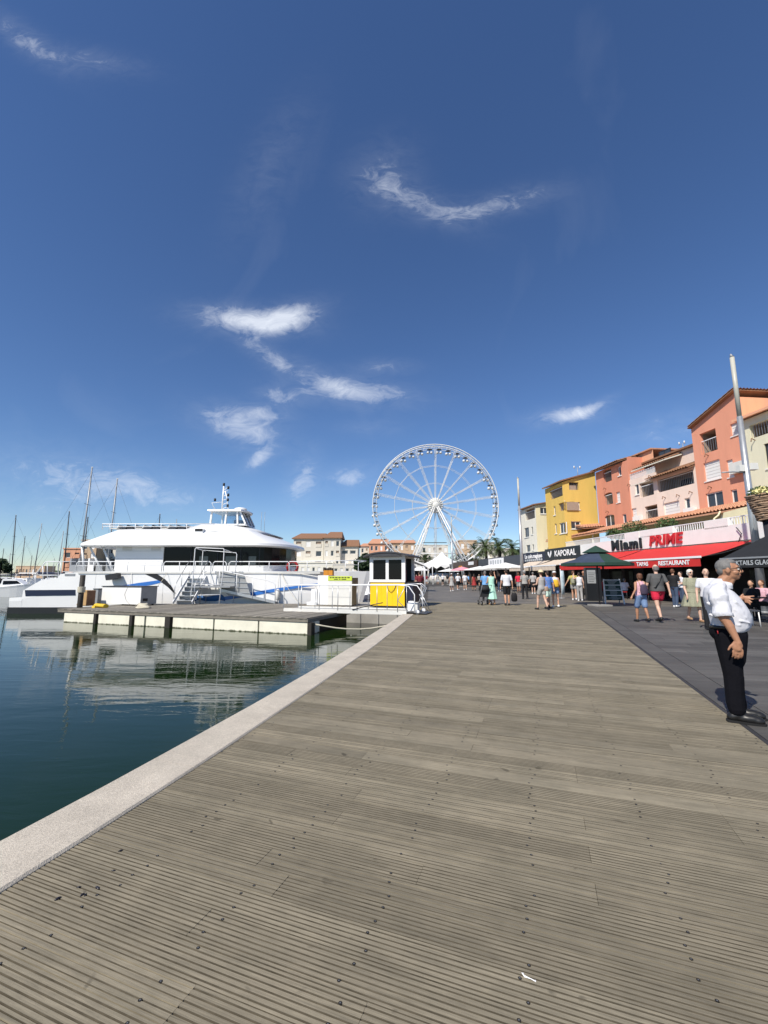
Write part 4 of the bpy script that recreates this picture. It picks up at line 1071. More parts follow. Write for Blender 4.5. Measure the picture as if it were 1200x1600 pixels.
# --- motor boats
def motorboat(label, px, Y, L, head, top='hardtop', cover=None, rails=True, group=None):
    x0 = P(px, 900, Y).x
    t = thing('motor_boat', label, 'motor boat', (x0, Y, WATER_Z), head, group, local=True)
    st = []
    for k in range(10):
        f = k/9; x = -L/2+L*f
        wd = L*.17*(1-max(0, (f-.45)/.55)**2.4) if f < .999 else .03
        zt2 = .85+.55*f**1.6; zl = -.3+1.0*max(0, (f-.7)/.3)**2
        st.append([Vector((x, -wd, zt2)), Vector((x, -wd*.93, zt2-.22)), Vector((x-.02*L*f, -wd*.75, .05+zl*.3)), Vector((x-.05*L*f, 0, zl-.05)), Vector((x-.02*L*f, wd*.75, .05+zl*.3)), Vector((x, wd*.93, zt2-.22)), Vector((x, wd, zt2))])
    MB().loft(st, smooth=False).build('hull', M['white'], t)
    w_ = L*.13
    MB().loft([[Vector(p) for p in ((-L*.15, -w_, .9), (L*.28, -w_*.8, 1.15), (L*.28, w_*.8, 1.15), (-L*.15, w_, .9))], [Vector(p) for p in ((-L*.12, -w_*.85, 1.75), (L*.08, -w_*.75, 1.75), (L*.08, w_*.75, 1.75), (-L*.12, w_*.85, 1.75))]], smooth=False).build('cabin', M['white'] if not cover else M[cover], t)
    MB().loft([[Vector(p) for p in ((-L*.10, -w_*.99, 1.22), (L*.20, -w_*.86, 1.30), (L*.20, w_*.86, 1.30), (-L*.10, w_*.99, 1.22))], [Vector(p) for p in ((-L*.10, -w_*.93, 1.58), (L*.125, -w_*.8, 1.58), (L*.125, w_*.8, 1.58), (-L*.10, w_*.93, 1.58))]], smooth=False).build('windscreen', M['glass'], t)
    if top == 'hardtop':
        MB().loft([[Vector((x, y, z)) for x, y in ((-L*.30, -w_), (L*.14, -w_*.9), (L*.14, w_*.9), (-L*.30, w_))] for z in (2.35, 2.46)], smooth=False).build('hardtop', M['white'] if not cover else M[cover], t)
        for x in (-L*.27, L*.08):
            for s in (-1, 1): MB().cyl((x, s*w_*.85, 1.0), (x, s*w_*.85, 2.36), .03, n=6).build('top_post', M['whitemetal'], t)
    if rails:
        for s in (-1, 1):
            pts = [Vector((-L/2+L*f, s*(L*.16*(1-max(0, (f-.45)/.55)**2.4)+.01), .85+.55*f**1.6+.55)) for f in (.45, .6, .75, .88, .97)]
            MB().tube(pts, .025, 6).build('bow_rail', M['whitemetal'], t)
            for p in pts: MB().tube([p, p-Vector((0, 0, .55))], .018, 5).build('rail_post', M['whitemetal'], t)
    ob = MB(); ob.ball((-L/2-.30, 0, 1.05), (.42, .28, .38), 10, 8)
    ob.build('outboard_cowl', M['offwhite'], t)
    MB().loft([[Vector((-L/2-.3+dx, dy, z)) for dx, dy in ((-.15, -.1), (.15, -.1), (.15, .1), (-.15, .1))] for z in (-.4, .8)], smooth=False).build('outboard_leg', M['darkmetal'], t)
    return t
GM = 'motor boats moored behind the ferry'
motorboat('white motor boat under a black cover at the far left edge', 2, 50, 8.5, R(-12), cover='blackcloth', rails=False, group=GM)
motorboat('open white motor boat with pale hardtop left of the ferry stern', 43, 54, 8.0, R(172), group=GM)
motorboat('white motor boat with outboard engine low on the water by the ferry stern', 22, 44, 5.2, R(8), top=None, rails=False, group=GM)
motorboat('white motor boat half hidden behind the ferry stern steps', 92, 60, 9, R(10), group=GM)
motorboat('white motor yacht with bow rails behind the ticket counter', 540, 37, 9.5, R(-4), group=GM)
motorboat('white motor yacht moored beyond the ferry bow, left of the orange post', 478, 46, 10, R(5), group=GM)
motorboat('small white boat squeezed between the ticket counter and the kiosk', 572, 29, 4.6, R(65), top=None, rails=False, group=GM)

# ============================================================ RIGHT: shops, restaurants and houses
FA = R(5.5)
FE = Vector((-math.sin(FA), math.cos(FA), 0))            # along the shop fronts, away from the camera
FW = Vector((math.cos(FA), math.sin(FA), 0))             # away from the promenade
FO = Vector((18.6, 21.0, 0))
def F(s, o, z=0.0): return FO + FE*s + FW*o + Vector((0, 0, z))
def Fp(px, py, o):                                       # photo pixel -> (s, z) on the plane o = const
    d = ray(px, py); c = Vector((0, 0, CAM_H)); p0 = F(0, o)
    t = (p0 - c).dot(FW) / d.dot(FW)
    h = c + d*t
    return (h-FO).dot(FE), h.z
def Sp(px, py, s):                                       # on the plane s = const (walls that face the camera) -> (o, z)
    d = ray(px, py); c = Vector((0, 0, CAM_H))
    t = (F(s, 0) - c).dot(FE) / d.dot(FE)
    h = c + d*t
    return (h-FO).dot(FW), h.z
def fx(px, o, py=850): return Fp(px, py, o)[0]

class Face:
    """a wall plane: a runs along it, n points out of it"""
    def __init__(self, org, a, n): self.o, self.a, self.n = Vector(org), Vector(a), Vector(n)
    def at(self, a, z, out=0.0): return self.o + self.a*a + self.n*out + Vector((0, 0, z))
def wall(face, a0, a1, z0, z1, holes, m, parent, name='wall', thick=.25, top=None):
    if a0 > a1: a0, a1 = a1, a0
    hs = [(max(a0, min(h[0], h[1])), min(a1, max(h[0], h[1])), max(z0, h[2]), min(z1, h[3])) for h in holes]
    hs = [h for h in hs if h[1]-h[0] > .05 and h[3]-h[2] > .05]
    xs = sorted({a0, a1, *[h[0] for h in hs], *[h[1] for h in hs]}); zs = sorted({z0, z1, *[h[2] for h in hs], *[h[3] for h in hs]})
    b = MB()
    for i in range(len(xs)-1):
        for j in range(len(zs)-1):
            cx, cz = (xs[i]+xs[i+1])/2, (zs[j]+zs[j+1])/2
            if any(h[0] < cx < h[1] and h[2] < cz < h[3] for h in hs): continue
            b.quad(face.at(xs[i], zs[j]), face.at(xs[i+1], zs[j]), face.at(xs[i+1], zs[j+1]), face.at(xs[i], zs[j+1]))
    for h in hs:                                         # reveals
        p = [(h[0], h[2]), (h[1], h[2]), (h[1], h[3]), (h[0], h[3])]
        for k in range(4):
            q, r = p[k], p[(k+1) % 4]
            b.quad(face.at(*q), face.at(*r), face.at(*r, -thick), face.at(*q, -thick))
    if top:                                              # gable outline above z1: list of (a, z)
        b.add([face.at(a, z) for a, z in top], [list(range(len(top)))])
    return b.build(name, m, parent, fix=False)
def box_on(face, a0, a1, z0, z1, d0, d1, m, name, parent):
    b = MB(); b.obox(face.at((a0+a1)/2, (z0+z1)/2, (d0+d1)/2), face.a*((a1-a0)/2), face.n*((d1-d0)/2), (0, 0, (z1-z0)/2))
    return b.build(name, m, parent)
def window(face, h, parent, kind, frame='white_paint'):
    a0, a1, z0, z1 = min(h[0], h[1]), max(h[0], h[1]), h[2], h[3]
    if kind == 'shut':
        w_ = box_on(face, a0, a1, z0, z1, -.16, -.10, M['shutter'], 'shutter', parent)
        n = max(3, int((z1-z0)/.22))
        b = MB()
        for k in range(1, n):
            z = z0+(z1-z0)*k/n; b.obox(face.at((a0+a1)/2, z, -.095), face.a*((a1-a0)/2-.03), face.n*.008, (0, 0, .014))
        b.build('slat_line', M['offwhite'], w_)
        box_on(face, a0-.04, a1+.04, z0-.06, z0-.001, -.1, .06, M['white_paint'], 'sill', parent)
        return
    if kind == 'win':
        t = .07; b = MB()
        for q in ((a0, a0+t, z0, z1), (a1-t, a1, z0, z1), (a0+t, a1-t, z0, z0+t), (a0+t, a1-t, z1-t, z1)):
            b.obox(face.at((q[0]+q[1])/2, (q[2]+q[3])/2, -.13), face.a*((q[1]-q[0])/2), face.n*.035, (0, 0, (q[3]-q[2])/2))
        if a1-a0 > .8: b.obox(face.at((a0+a1)/2, (z0+z1)/2, -.13), face.a*.04, face.n*.03, (0, 0, (z1-z0)/2-t))
        w_ = b.build('window', M[frame], parent)
        mid = (a0+a1)/2
        for q in (((a0+t, mid-.04), (mid+.04, a1-t)) if a1-a0 > .8 else ((a0+t, a1-t),)):
            box_on(face, q[0], q[1], z0+t, z1-t, -.14, -.12, M['pane'], 'pane', w_)
        box_on(face, a0-.05, a1+.05, z0-.07, z0-.001, -.1, .07, M['white_paint'], 'sill', parent)
        return
    if kind in ('loggia', 'open'):
        d = 1.5; b = MB()
        p = [(a0, z0), (a1, z0), (a1, z1), (a0, z1)]
        for k in range(4):
            q, r = p[k], p[(k+1) % 4]
            b.quad(face.at(*q, -.25), face.at(*r, -.25), face.at(*r, -d), face.at(*q, -d))
        b.quad(*[face.at(*q, -d) for q in p])
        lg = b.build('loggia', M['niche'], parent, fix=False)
        wa, wb = a0+(a1-a0)*.22, a0+(a1-a0)*.80
        box_on(face, wa, wb, z0+.02, z0+(z1-z0)*.82, -d+.03, -d+.06, M['pane'], 'door_glass', lg)
        box_on(face, a0+.01, a1-.01, z0+.92, z0+.97, -.12, -.08, M['whitemetal'], 'top_rail', lg)
        b = MB(); n = max(3, int((a1-a0)/.17))
        for k in range(n+1):
            a = a0+.02+(a1-a0-.04)*k/n; b.obox(face.at(a, z0+.5, -.10), face.a*.008, face.n*.008, (0, 0, .42))
        b.build('balusters', M['steel'], lg)
def pantiles(name, p00, p10, p11, p01, parent, m='tile', pitch=.24, rows=None):
    """p00-p10 eave edge, p01-p11 upper edge: half-round tile columns with stepped rows"""
    p00, p10, p11, p01 = map(Vector, (p00, p10, p11, p01))
    L = (p10-p00).length; n = max(2, int(L/pitch)); D = (p01-p00).length; rw = rows or max(2, int(D/.38))
    nrm = (p10-p00).cross(p01-p00).normalized()
    if nrm.z < 0: nrm = -nrm
    b = MB(); prof = [(0, 0), (.12, .05), (.25, .075), (.38, .05), (.5, 0), (.75, -.03)]
    for j in range(rw):
        ra, rb = j/rw, (j+1)/rw+.02
        r0, r1 = [], []
        for i in range(n):
            for f, h in prof:
                t = (i+f)/n
                for lst, rr, lift in ((r0, ra, .035), (r1, rb, .0)):
                    e = p00.lerp(p10, t); u_ = p01.lerp(p11, t)
                    lst.append(e.lerp(u_, rr) + nrm*(h*pitch/.24+lift+.06))
        r0.append(p10.lerp(p11, ra)+nrm*.06); r1.append(p10.lerp(p11, min(1, rb))+nrm*.06)
        k = len(r0)
        b.add(r0+r1, [(i, i+1, k+i+1, k+i) for i in range(k-1)], 0, False)
    th = nrm*-.06
    b.add([p00+th, p10+th, p11+th, p01+th, p00, p10, p11, p01], [(0, 1, 2, 3), (0, 1, 5, 4), (1, 2, 6, 5), (2, 3, 7, 6), (3, 0, 4, 7)])
    return b.build(name, M[m], parent, fix=False)
def hole(face_o, cx, cy, w_, h_):                        # opening given in photo pixels on plane o -> (s0, s1, z0, z1)
    s0 = Fp(cx-w_/2, cy, face_o)[0]; s1 = Fp(cx+w_/2, cy, face_o)[0]
    return (min(s0, s1), max(s0, s1), Fp(cx, cy+h_/2, face_o)[1], Fp(cx, cy-h_/2, face_o)[1])

OB = 5.0                                                 # the set-back house fronts
main = lambda o: Face(F(0, o), FE, -FW)
ZT = 3.4                                                 # terrace level over the shops

# ---- house 1: orange with rising roof line
def orange_house():
    o = OB; f = main(o)
    sl = fx(1083, o, 700); sr = fx(1160, o, 700)          # far end, near end
    zl = Fp(1082, 670, o)[1]; zr_ = Fp(1153, 610, o)[1]
    h = thing('orange_house', 'tall orange plastered house with sloping roof line behind the red awning', 'house', F((sl+sr)/2, o, 0))
    ops = [(hole(o, 1107, 690, 26, 34), 'loggia'), (hole(o, 1147, 671, 11, 20), 'shut'), (hole(o, 1113, 735, 26, 30), 'shut'), (hole(o, 1141, 732, 10, 28), 'shut'),
           (hole(o, 1117, 782, 27, 27), 'win'), (hole(o, 1148, 778, 10, 27), 'win')]
    wall(f, sr, sl, 5.9, zl, [q[0] for q in ops], M['p_orange'], h, top=[(sl, zl), (sr, zl), (sr, zr_), ])
    for q, k in ops: window(f, q, h, k)
    # side wall that faces the camera
    fs = Face(F(sr, o), FW, -FE)
    wall(fs, 0, 7, 5.9, zr_-.35, [], M['p_orange2'], h, name='side_wall')
    # roof edge tiles
    b = MB(); b.prism([F(sl-.0, o-.25, zl+.02), F(sr-.1, o-.25, zr_+.02), F(sr-.1, o+6, zr_+.02), F(sl, o+6, zl+.02)], (0, 0, .10)); b.build('roof_slab', M['tiledark'], h)
    pantiles('roof_tiles', F(sl+.02, o-.30, zl+.10), F(sl+.02, o+6, zl+.10), F(sr-.12, o+6, zr_+.10), F(sr-.12, o-.30, zr_+.10), h, 'tiledark')
    b = MB(); b.cyl(F(sr-.12, o-.08, 5.9), F(sr-.12, o-.08, zr_-1.6), .06, n=8); b.build('downpipe', M['p_pink'], h)
    for px, py in ((1107, 712), (1112, 762)):
        s, z = Fp(px, py, o); b = MB(); b.tube([F(s, o, z), F(s, o-.25, z+.12), F(s, o-.3, z-.1)], .03, 5); b.build('spout', M['tiledark'], h)
orange_house()
# ---- house at the right edge: pale with balcony
def pale_house():
    o = OB-.05; f = main(o)
    s0 = fx(1163.5, o, 760)-.05; s1 = s0-9
    h = thing('pale_house', 'pale cream green house with railed balcony at the right edge', 'house', F(s0-3, o, 0))
    zb0, zb1 = Fp(1185, 682, o)[1], Fp(1185, 660, o)[1]
    a = fx(1171, o, 672)
    ops = [((s1+.5, a, zb0, zb1), 'loggia'), (hole(o, 1200, 712, 9, 40), 'win')]
    zt_ = Fp(1185, 648, o)[1]
    wall(f, s1, s0, 5.9, zt_, [q[0] for q in ops], M['p_pale'], h)
    for q, k in ops: window(f, q, h, k, 'darkmetal')
    b = MB(); b.prism([F(s0, o-.4, zt_), F(s1, o-.4, zt_), F(s1, o+5, zt_+1.2), F(s0, o+5, zt_+1.2)], (0, 0, .16)); b.build('roof_slab', M['p_orange2'], h)
    wall(Face(F(s0-.6, o+2.2), FE, -FW), -9, 0, zt_, zt_+3.4, [], M['p_cream'], h, name='upper_wall')
    b = MB(); b.cyl(F(s0-.15, o-.08, 5.9), F(s0-.15, o-.08, zt_), .06, n=8); b.build('downpipe', M['p_pink'], h)
    s, z = Fp(1166, 728, o); box_on(f, s-.1, s+.9, z-.35, z+.35, .02, .32, M['offwhite'], 'air_conditioner', h)
    s, z = Fp(1180, 688, o); b = MB(); b.tube([F(s, o, z), F(s, o-.25, z+.12), F(s, o-.3, z-.1)], .03, 5); b.build('spout', M['tiledark'], h)
pale_house()
# ---- pink house
def pink_house():
    o = OB+.02; f = main(o)
    sl = fx(983, o, 760); sr = fx(1083, o, 700)-.02
    sm_ = fx(1024, o, 760)
    ztop = Fp(1070, 690, o)[1]; zlow = Fp(1000, 742, o)[1]
    h = thing('pink_house', 'pale pink house with deep balconies between the orange and the coral house', 'house', F((sl+sr)/2, o, 0))
    big = (sr+.25, fx(1027, o, 755), Fp(1055, 763, o)[1], Fp(1055, 741, o)[1])
    ops = [(hole(o, 1010, 762, 22, 27), 'loggia'), (hole(o, 995, 763, 6, 20), 'win'), (big, 'loggia'), (hole(o, 1018, 802, 20, 25), 'loggia'), (hole(o, 1050, 796, 25, 24), 'shut'), (hole(o, 1074, 788, 8, 20), 'win'), (hole(o, 991, 803, 8, 18), 'shut')]
    wall(f, sr, sl, 5.9, Fp(1055, 738, o)[1], [q[0] for q in ops], M['p_pink'], h)
    for q, k in ops: window(f, q, h, k)
    z1 = Fp(1055, 738, o)[1]
    # tiled hood over the big balcony
    pantiles('balcony_roof', F(sm_+.4, o-.55, z1-.1), F(sr+.02, o-.55, z1-.1), F(sr+.02, o+1.6, z1+.75), F(sm_+.4, o+1.6, z1+.75), h, 'tiledark')
    # set-back upper storey with terrace
    fu = main(o+1.6)
    za = Fp(1040, 716, o+1.6)[1]
    s2, s3 = fx(992, o+1.6, 720), sr
    op2 = [(fx(1028, o+1.6, 715), fx(1047, o+1.6, 715), za-.2, za+.8), (fx(993, o+1.6, 735), fx(1018, o+1.6, 728), z1+.3, z1+1.9)]
    op2 = [(min(a, b), max(a, b), c, d) for a, b, c, d in op2]
    wall(fu, s3, s2, z1, ztop, op2, M['p_pink'], h, name='upper_wall')
    window(fu, op2[0], h, 'win', 'darkmetal'); window(fu, op2[1], h, 'loggia')
    b = MB(); b.prism([F(s3, o, z1-.02), F(sl, o, z1-.02), F(sl, o+1.6, z1-.02), F(s3, o+1.6, z1-.02)], (0, 0, .06)); b.build('terrace_floor', M['p_ivory'], h)
    # terrace parapet and rail
    box_on(f, sm_, sl, z1+.04, z1+.55, -.2, 0, M['p_pink'], 'parapet', h)
    b = MB(); 
    for k in range(40): 
        a = sm_+(sl-sm_)*k/39; b.obox(f.at(a, z1+.80, -.1), FE*.012, FW*.012, (0, 0, .22))
    b.obox(f.at((sm_+sl)/2, z1+1.04, -.1), FE*((sl-sm_)/2), FW*.03, (0, 0, .025)); b.build('terrace_rail', M['whitemetal'], h)
    # pergola eaves with little rafters
    zp = Fp(1010, 716, o+.6)[1]; pa, pb = fx(996, o+.6, 722), fx(1048, o+.6, 706)
    zq = ztop-.2
    pantiles('pergola_roof', F(pa, o+.1, zq-.55), F(pb, o+.1, zq-.55), F(pb, o+2, zq+.1), F(pa, o+2, zq+.1), h, 'tiledark')
    for k in range(15):
        s = pa+(pb-pa)*k/14; b = MB(); b.bar(F(s, o-.1, zq-.62), F(s, o+1.7, zq-.05), .07, .09); b.build('rafter', M['p_ivory'], h)
    b = MB(); b.prism([F(s3, o+1.3, ztop), F(s2, o+1.3, ztop), F(s2, o+7, ztop), F(s3, o+7, ztop)], (0, 0, .14)); b.build('roof_slab', M['tiledark'], h)
    for px, py in ((985, 758), (1018, 745), (1040, 778), (1062, 775), (1082, 770)):
        s, z = Fp(px, py, o); b = MB(); b.tube([F(s, o, z), F(s, o-.25, z+.12), F(s, o-.3, z-.1)], .03, 5); b.build('spout', M['tiledark'], h)
    for px, py in ((1082, 800), (1000, 812)):
        s, z = Fp(px, py, o); box_on(f, s-.45, s+.45, z-.3, z+.3, .03, .35, M['white_paint'], 'air_conditioner', h)
    s, z = Fp(1066, 686, o+3)
    b = MB(); b.tube([F(s, o+3, ztop), F(s, o+3, ztop+1.1)], .03, 5); b.build('aerial_pole', M['greymetal'], h)
    for ds, dz in ((-.3, 1.1), (.25, 1.15)):
        b = MB(); b.ball(F(s+ds, o+2.9, ztop+dz), (.15, .05, .15), 10, 6, rot=Matrix.Rotation(R(40), 3, 'Z')); b.build('satellite_dish', M['white_paint'], h)
pink_house()
# ---- coral house
def coral_house():
    o = OB-.04; f = main(o)
    sl = fx(933.5, o, 780); sr = fx(983, o, 760)+.0
    z1 = Fp(935, 737, o)[1]; z2 = Fp(975, 712, o)[1]
    h = thing('coral_house', 'narrow coral red house with arched windows beside the ochre house', 'house', F((sl+sr)/2, o, 0))
    ops = [(hole(o, 949, 743, 13, 20), 'loggia'), (hole(o, 968, 736, 5, 15), 'win'), (hole(o, 951, 779, 13, 19), 'loggia'), (hole(o, 966, 777, 6, 17), 'shut'), (hole(o, 953, 815, 15, 22), 'win'), (hole(o, 976, 812, 6, 18), 'win')]
    wall(f, sr, sl, 5.9, z1, [q[0] for q in ops], M['p_red'], h)
    for q, k in ops: window(f, q, h, k)
    for q, k in ((ops[2][0], 0), (ops[4][0], 0)):        # arched heads
        a0, a1, zt_ = q[0], q[1], q[3]; b = MB(); n = 8
        arc = [f.at((a0+a1)/2+(a1-a0)/2*math.cos(i*math.pi/n), zt_-.22+.22*math.sin(i*math.pi/n), .006) for i in range(n+1)]
        for i in range(n): b.quad(arc[i], arc[i+1], f.at((a0+a1)/2+(a1-a0)/2*math.cos((i+1)*math.pi/n), zt_+.01, .006), f.at((a0+a1)/2+(a1-a0)/2*math.cos(i*math.pi/n), zt_+.01, .006))
        b.build('arch_head', M['p_red'], h, fix=False)
    sm_ = fx(975, o, 740)
    pantiles('front_roof', F(sl+.1, o-.5, z1+.05), F(sm_, o-.5, z1+.05), F(sm_, o+3.5, z1+1.2), F(sl+.1, o+3.5, z1+1.2), h, 'tiledark')
    wall(main(o+1.5), sr-1.4, sm_+2.0, z1-.3, Fp(985, 716, o+1.5)[1], [], M['p_orange2'], h, name='upper_wall')
    b = MB(); za = Fp(985, 716, o+1.5)[1]; b.prism([F(sr-1.4, o+1.3, za), F(sm_+2, o+1.3, za), F(sm_+2, o+6, za), F(sr-1.4, o+6, za)], (0, 0, .12)); b.build('roof_slab', M['tile'], h)
    fs = Face(F(sr, o), FW, -FE); wall(fs, 0, 3, 5.9, z1+.3, [], M['p_red'], h, name='side_wall')
    for px, py in ((947, 764), (951, 800)):
        s, z = Fp(px, py, o); b = MB(); b.tube([F(s, o, z), F(s, o-.25, z+.12), F(s, o-.3, z-.1)], .03, 5); b.build('spout', M['tiledark'], h)
coral_house()
# ---- ochre house: a front along the promenade and a wall facing the camera
def ochre_house():
    o = 1.9; f = main(o)
    sc_ = fx(881.5, o, 800); sl = fx(853.5, o, 800)
    zt_ = Fp(881, 752, o)[1]
    h = thing('ochre_house', 'bright ochre yellow house with corner loggia and white shutters', 'house', F(sc_, o+2, 0))
    opA = [(hole(o, 869, 770, 20, 16), 'loggia'), (hole(o, 866.5, 798, 3, 14), 'win'), (hole(o, 877.5, 792, 9, 13), 'loggia'), (hole(o, 868.5, 826, 3, 16), 'win'), (hole(o, 879, 825, 9.5, 17), 'win')]
    wall(f, sc_, sl, 4.2, zt_, [q[0] for q in opA], M['p_yellow'], h)
    for q, k in opA: window(f, q, h, k)
    fs = Face(F(sc_, 0), FW, -FE)
    def sh(cx, cy, w_, h_): 
        a = Sp(cx-w_/2, cy, sc_)[0]; b = Sp(cx+w_/2, cy, sc_)[0]; return (a, b, Sp(cx, cy+h_/2, sc_)[1], Sp(cx, cy-h_/2, sc_)[1])
    orr = Sp(934, 800, sc_)[0]; zr_ = Sp(934, 737, sc_)[1]
    opB = [(sh(896.5, 756, 15, 19), 'open'), (sh(893.8, 790, 7, 12), 'win'), (sh(901.5, 790.5, 9.5, 12), 'shut'), (sh(900, 820.5, 15, 12), 'win')]
    wall(fs, o+.001, orr, 4.2, zt_, [q[0] for q in opB], M['p_yellow'], h, name='side_wall', top=[(o+.001, zt_), (orr, zt_), (orr, zr_)])
    for q, k in opB: window(fs, q, h, k)
    b = MB(); b.prism([F(sc_-.25, o-.35, zt_+.0), F(sl, o-.35, zt_+.0), F(sl, orr+.3, zr_+.05), F(sc_-.25, orr+.3, zr_+.05)], (0, 0, .13)); b.build('roof_slab', M['tiledark'], h)
    wall(Face(F(sc_+2.2, 0), FW, -FE), orr-.2, orr+1.2, 5.5, zr_-.6, [], M['p_cream'], h, name='recess_wall')
    for z0 in (6.6, 9.2): box_on(Face(F(sc_+2.2, 0), FW, -FE), orr+.1, orr+.7, z0, z0+1.4, .0, .03, M['pane'], 'recess_window', h)
    # lean-to with dark opening at the right foot
    pantiles('lean_to_roof', F(sc_-1.9, orr-2.6, 6.05), F(sc_-1.9, orr+1.2, 6.35), F(sc_-.05, orr+1.2, 6.75), F(sc_-.05, orr-2.6, 6.45), h, 'tile')
    s, z = Sp(903, 743, sc_+1.0)
    for ds in (-.35, .3): b = MB(); b.ball(F(sc_+1, s+ds, z+.9), (.15, .05, .15), 10, 6, rot=Matrix.Rotation(R(40), 3, 'Z')); b.build('satellite_dish', M['white_paint'], h)
    b = MB(); b.tube([F(sc_+1, s, z-.4), F(sc_+1, s, z+.9)], .03, 5); b.build('aerial_pole', M['greymetal'], h)
ochre_house()
# ---- cream house further on
def cream_house():
    o = 1.7; f = main(o)
    sc_ = fx(838.5, o, 830); sl = fx(814.5, o, 830)
    zt_ = Fp(838, 789, o)[1]
    h = thing('cream_house', 'pale cream house at the far end of the row', 'house', F(sc_, o+2, 0))
    opA = [(hole(o, 828, 803, 15, 17), 'loggia'), (hole(o, 823, 832, 7, 15), 'win'), (hole(o, 831.5, 829, 2.5, 12), 'win'), (hole(o, 825.5, 857, 6, 11), 'win'), (hole(o, 833, 855, 2.5, 9), 'win')]
    wall(f, sc_, sl, 4.2, zt_, [q[0] for q in opA], M['p_ivory'], h)
    for q, k in opA: window(f, q, h, k, 'greymetal')
    fs = Face(F(sc_, 0), FW, -FE)
    orr = Sp(862, 800, sc_)[0]; zr_ = Sp(857, 785, sc_)[1]
    a = Sp(844, 797, sc_)[0]; b2 = Sp(856, 797, sc_)[0]
    q = (a, b2, Sp(850, 803, sc_)[1], Sp(850, 793, sc_)[1]); q2 = (a, b2, Sp(850, 791.5, sc_)[1], Sp(850, 786, sc_)[1])
    wall(fs, o+.001, orr, 4.2, zt_, [q], M['p_cream'], h, name='side_wall', top=[(o+.001, zt_), (orr, zt_), (orr, zr_)])
    window(fs, q, h, 'win')
    b = MB(); b.prism([F(sc_-.25, o-.35, zt_), F(sl, o-.35, zt_), F(sl, orr+.3, zr_+.05), F(sc_-.25, orr+.3, zr_+.05)], (0, 0, .13)); b.build('roof_slab', M['tiledark'], h)
    wall(Face(F(sl, 0), FW, FE), o, orr, 4.2, zt_, [], M['p_ivory'], h, name='rear_wall')
cream_house()

# ---- the ground floor: shop block with terrace, canopies and sign bands
S0, S1 = -16.0, fx(805, 0, 870)
blk = thing('shop_block', 'long low shop block with white terrace parapet under the coloured houses', 'shop block', F(10, 3, 0))
b = MB(); b.prism([F(S0, .12, 3.15), F(S1, .12, 3.15), F(S1, 9, 3.15), F(S0, 9, 3.15)], (0, 0, .25)); b.build('terrace_slab', M['offwhite'], blk)
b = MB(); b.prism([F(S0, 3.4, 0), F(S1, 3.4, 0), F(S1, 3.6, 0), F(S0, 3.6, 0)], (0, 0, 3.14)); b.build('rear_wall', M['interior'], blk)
for s in (-9, -2.5, 4.5, 11, 17, 22, 27):
    MB().prism([F(s, .2, 0), F(s+.35, .2, 0), F(s+.35, .55, 0), F(s, .55, 0)], (0, 0, 3.14)).build('pillar', M['interior'] if s > 0 else M['white_paint'], blk)
for s in (-8, -3.2, 1, 6, 10, 14.5, 19, 23.5):           # shop windows deep under the slab
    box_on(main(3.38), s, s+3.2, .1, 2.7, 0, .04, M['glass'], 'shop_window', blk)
sk = fx(884, 0, 870)                                     # where the restaurant parapet starts
box_on(main(0), S0, sk, 3.28, 4.12, 0.0, .10, M['white_paint'], 'parapet', blk)
b = MB()
s = S0+1
while s < sk: b.obox(F(s, .06, 4.32), FE*.02, FW*.015, (0, 0, .20)); s += .16
b.obox(F((S0+sk)/2, .06, 4.53), FE*((sk-S0)/2), FW*.03, (0, 0, .025)); b.build('terrace_railing', M['whitemetal'], blk)
for px, py in ((1115, 826), (1035, 838), (1010, 842), (985, 846)):
    s, z = Fp(px, py, -.1); box_on(main(-.1), s-.9, s+.6, 4.05, 4.52, -.35, .0, M['white_paint'], 'planter', blk)
# terrace rear wall and its tiled canopy
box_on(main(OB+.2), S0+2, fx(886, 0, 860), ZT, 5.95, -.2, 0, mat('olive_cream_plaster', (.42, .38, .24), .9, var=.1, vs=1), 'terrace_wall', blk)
ea = fx(1168, 2.5, 797); eb = fx(853, 2.5, 847)
pantiles('canopy_tiles', F(ea, 2.5, 5.38), F(eb, 2.5, 5.38), F(eb, OB+.1, 6.1), F(ea, OB+.1, 6.1), blk, 'tile', .26)
b = MB(); b.prism([F(ea, 2.45, 5.27), F(eb, 2.45, 5.27), F(eb, 2.58, 5.27), F(ea, 2.58, 5.27)], (0, 0, .10)); b.build('fascia_board', M['tile'], blk)
for px in (1150, 1130, 1046, 1000, 958, 925): s = fx(px, 2.7, 830); MB().cyl(F(s, 2.75, ZT), F(s, 2.75, 5.35), .07, n=8).build('canopy_post', M['p_pale'], blk)
s = fx(1130, 2.4, 830); MB().tube([F(s, 2.35, 5.35), F(s, 2.2, 5.1), F(s, 1.9, 4.9), F(s, 1.9, 4.3)], .05, 6).build('downpipe', M['p_cream'], blk)
sA, zA = Fp(1165, 815, 1.6); b = MB(); b.prism([F(sA-.6, 1.5, 3.4), F(sA+1.8, 1.5, 3.4), F(sA+1.2, 1.5, 5.1), F(sA-.6, 1.5, 5.25)], FW*.3); b.build('chimney_breast', M['p_cream'], blk)

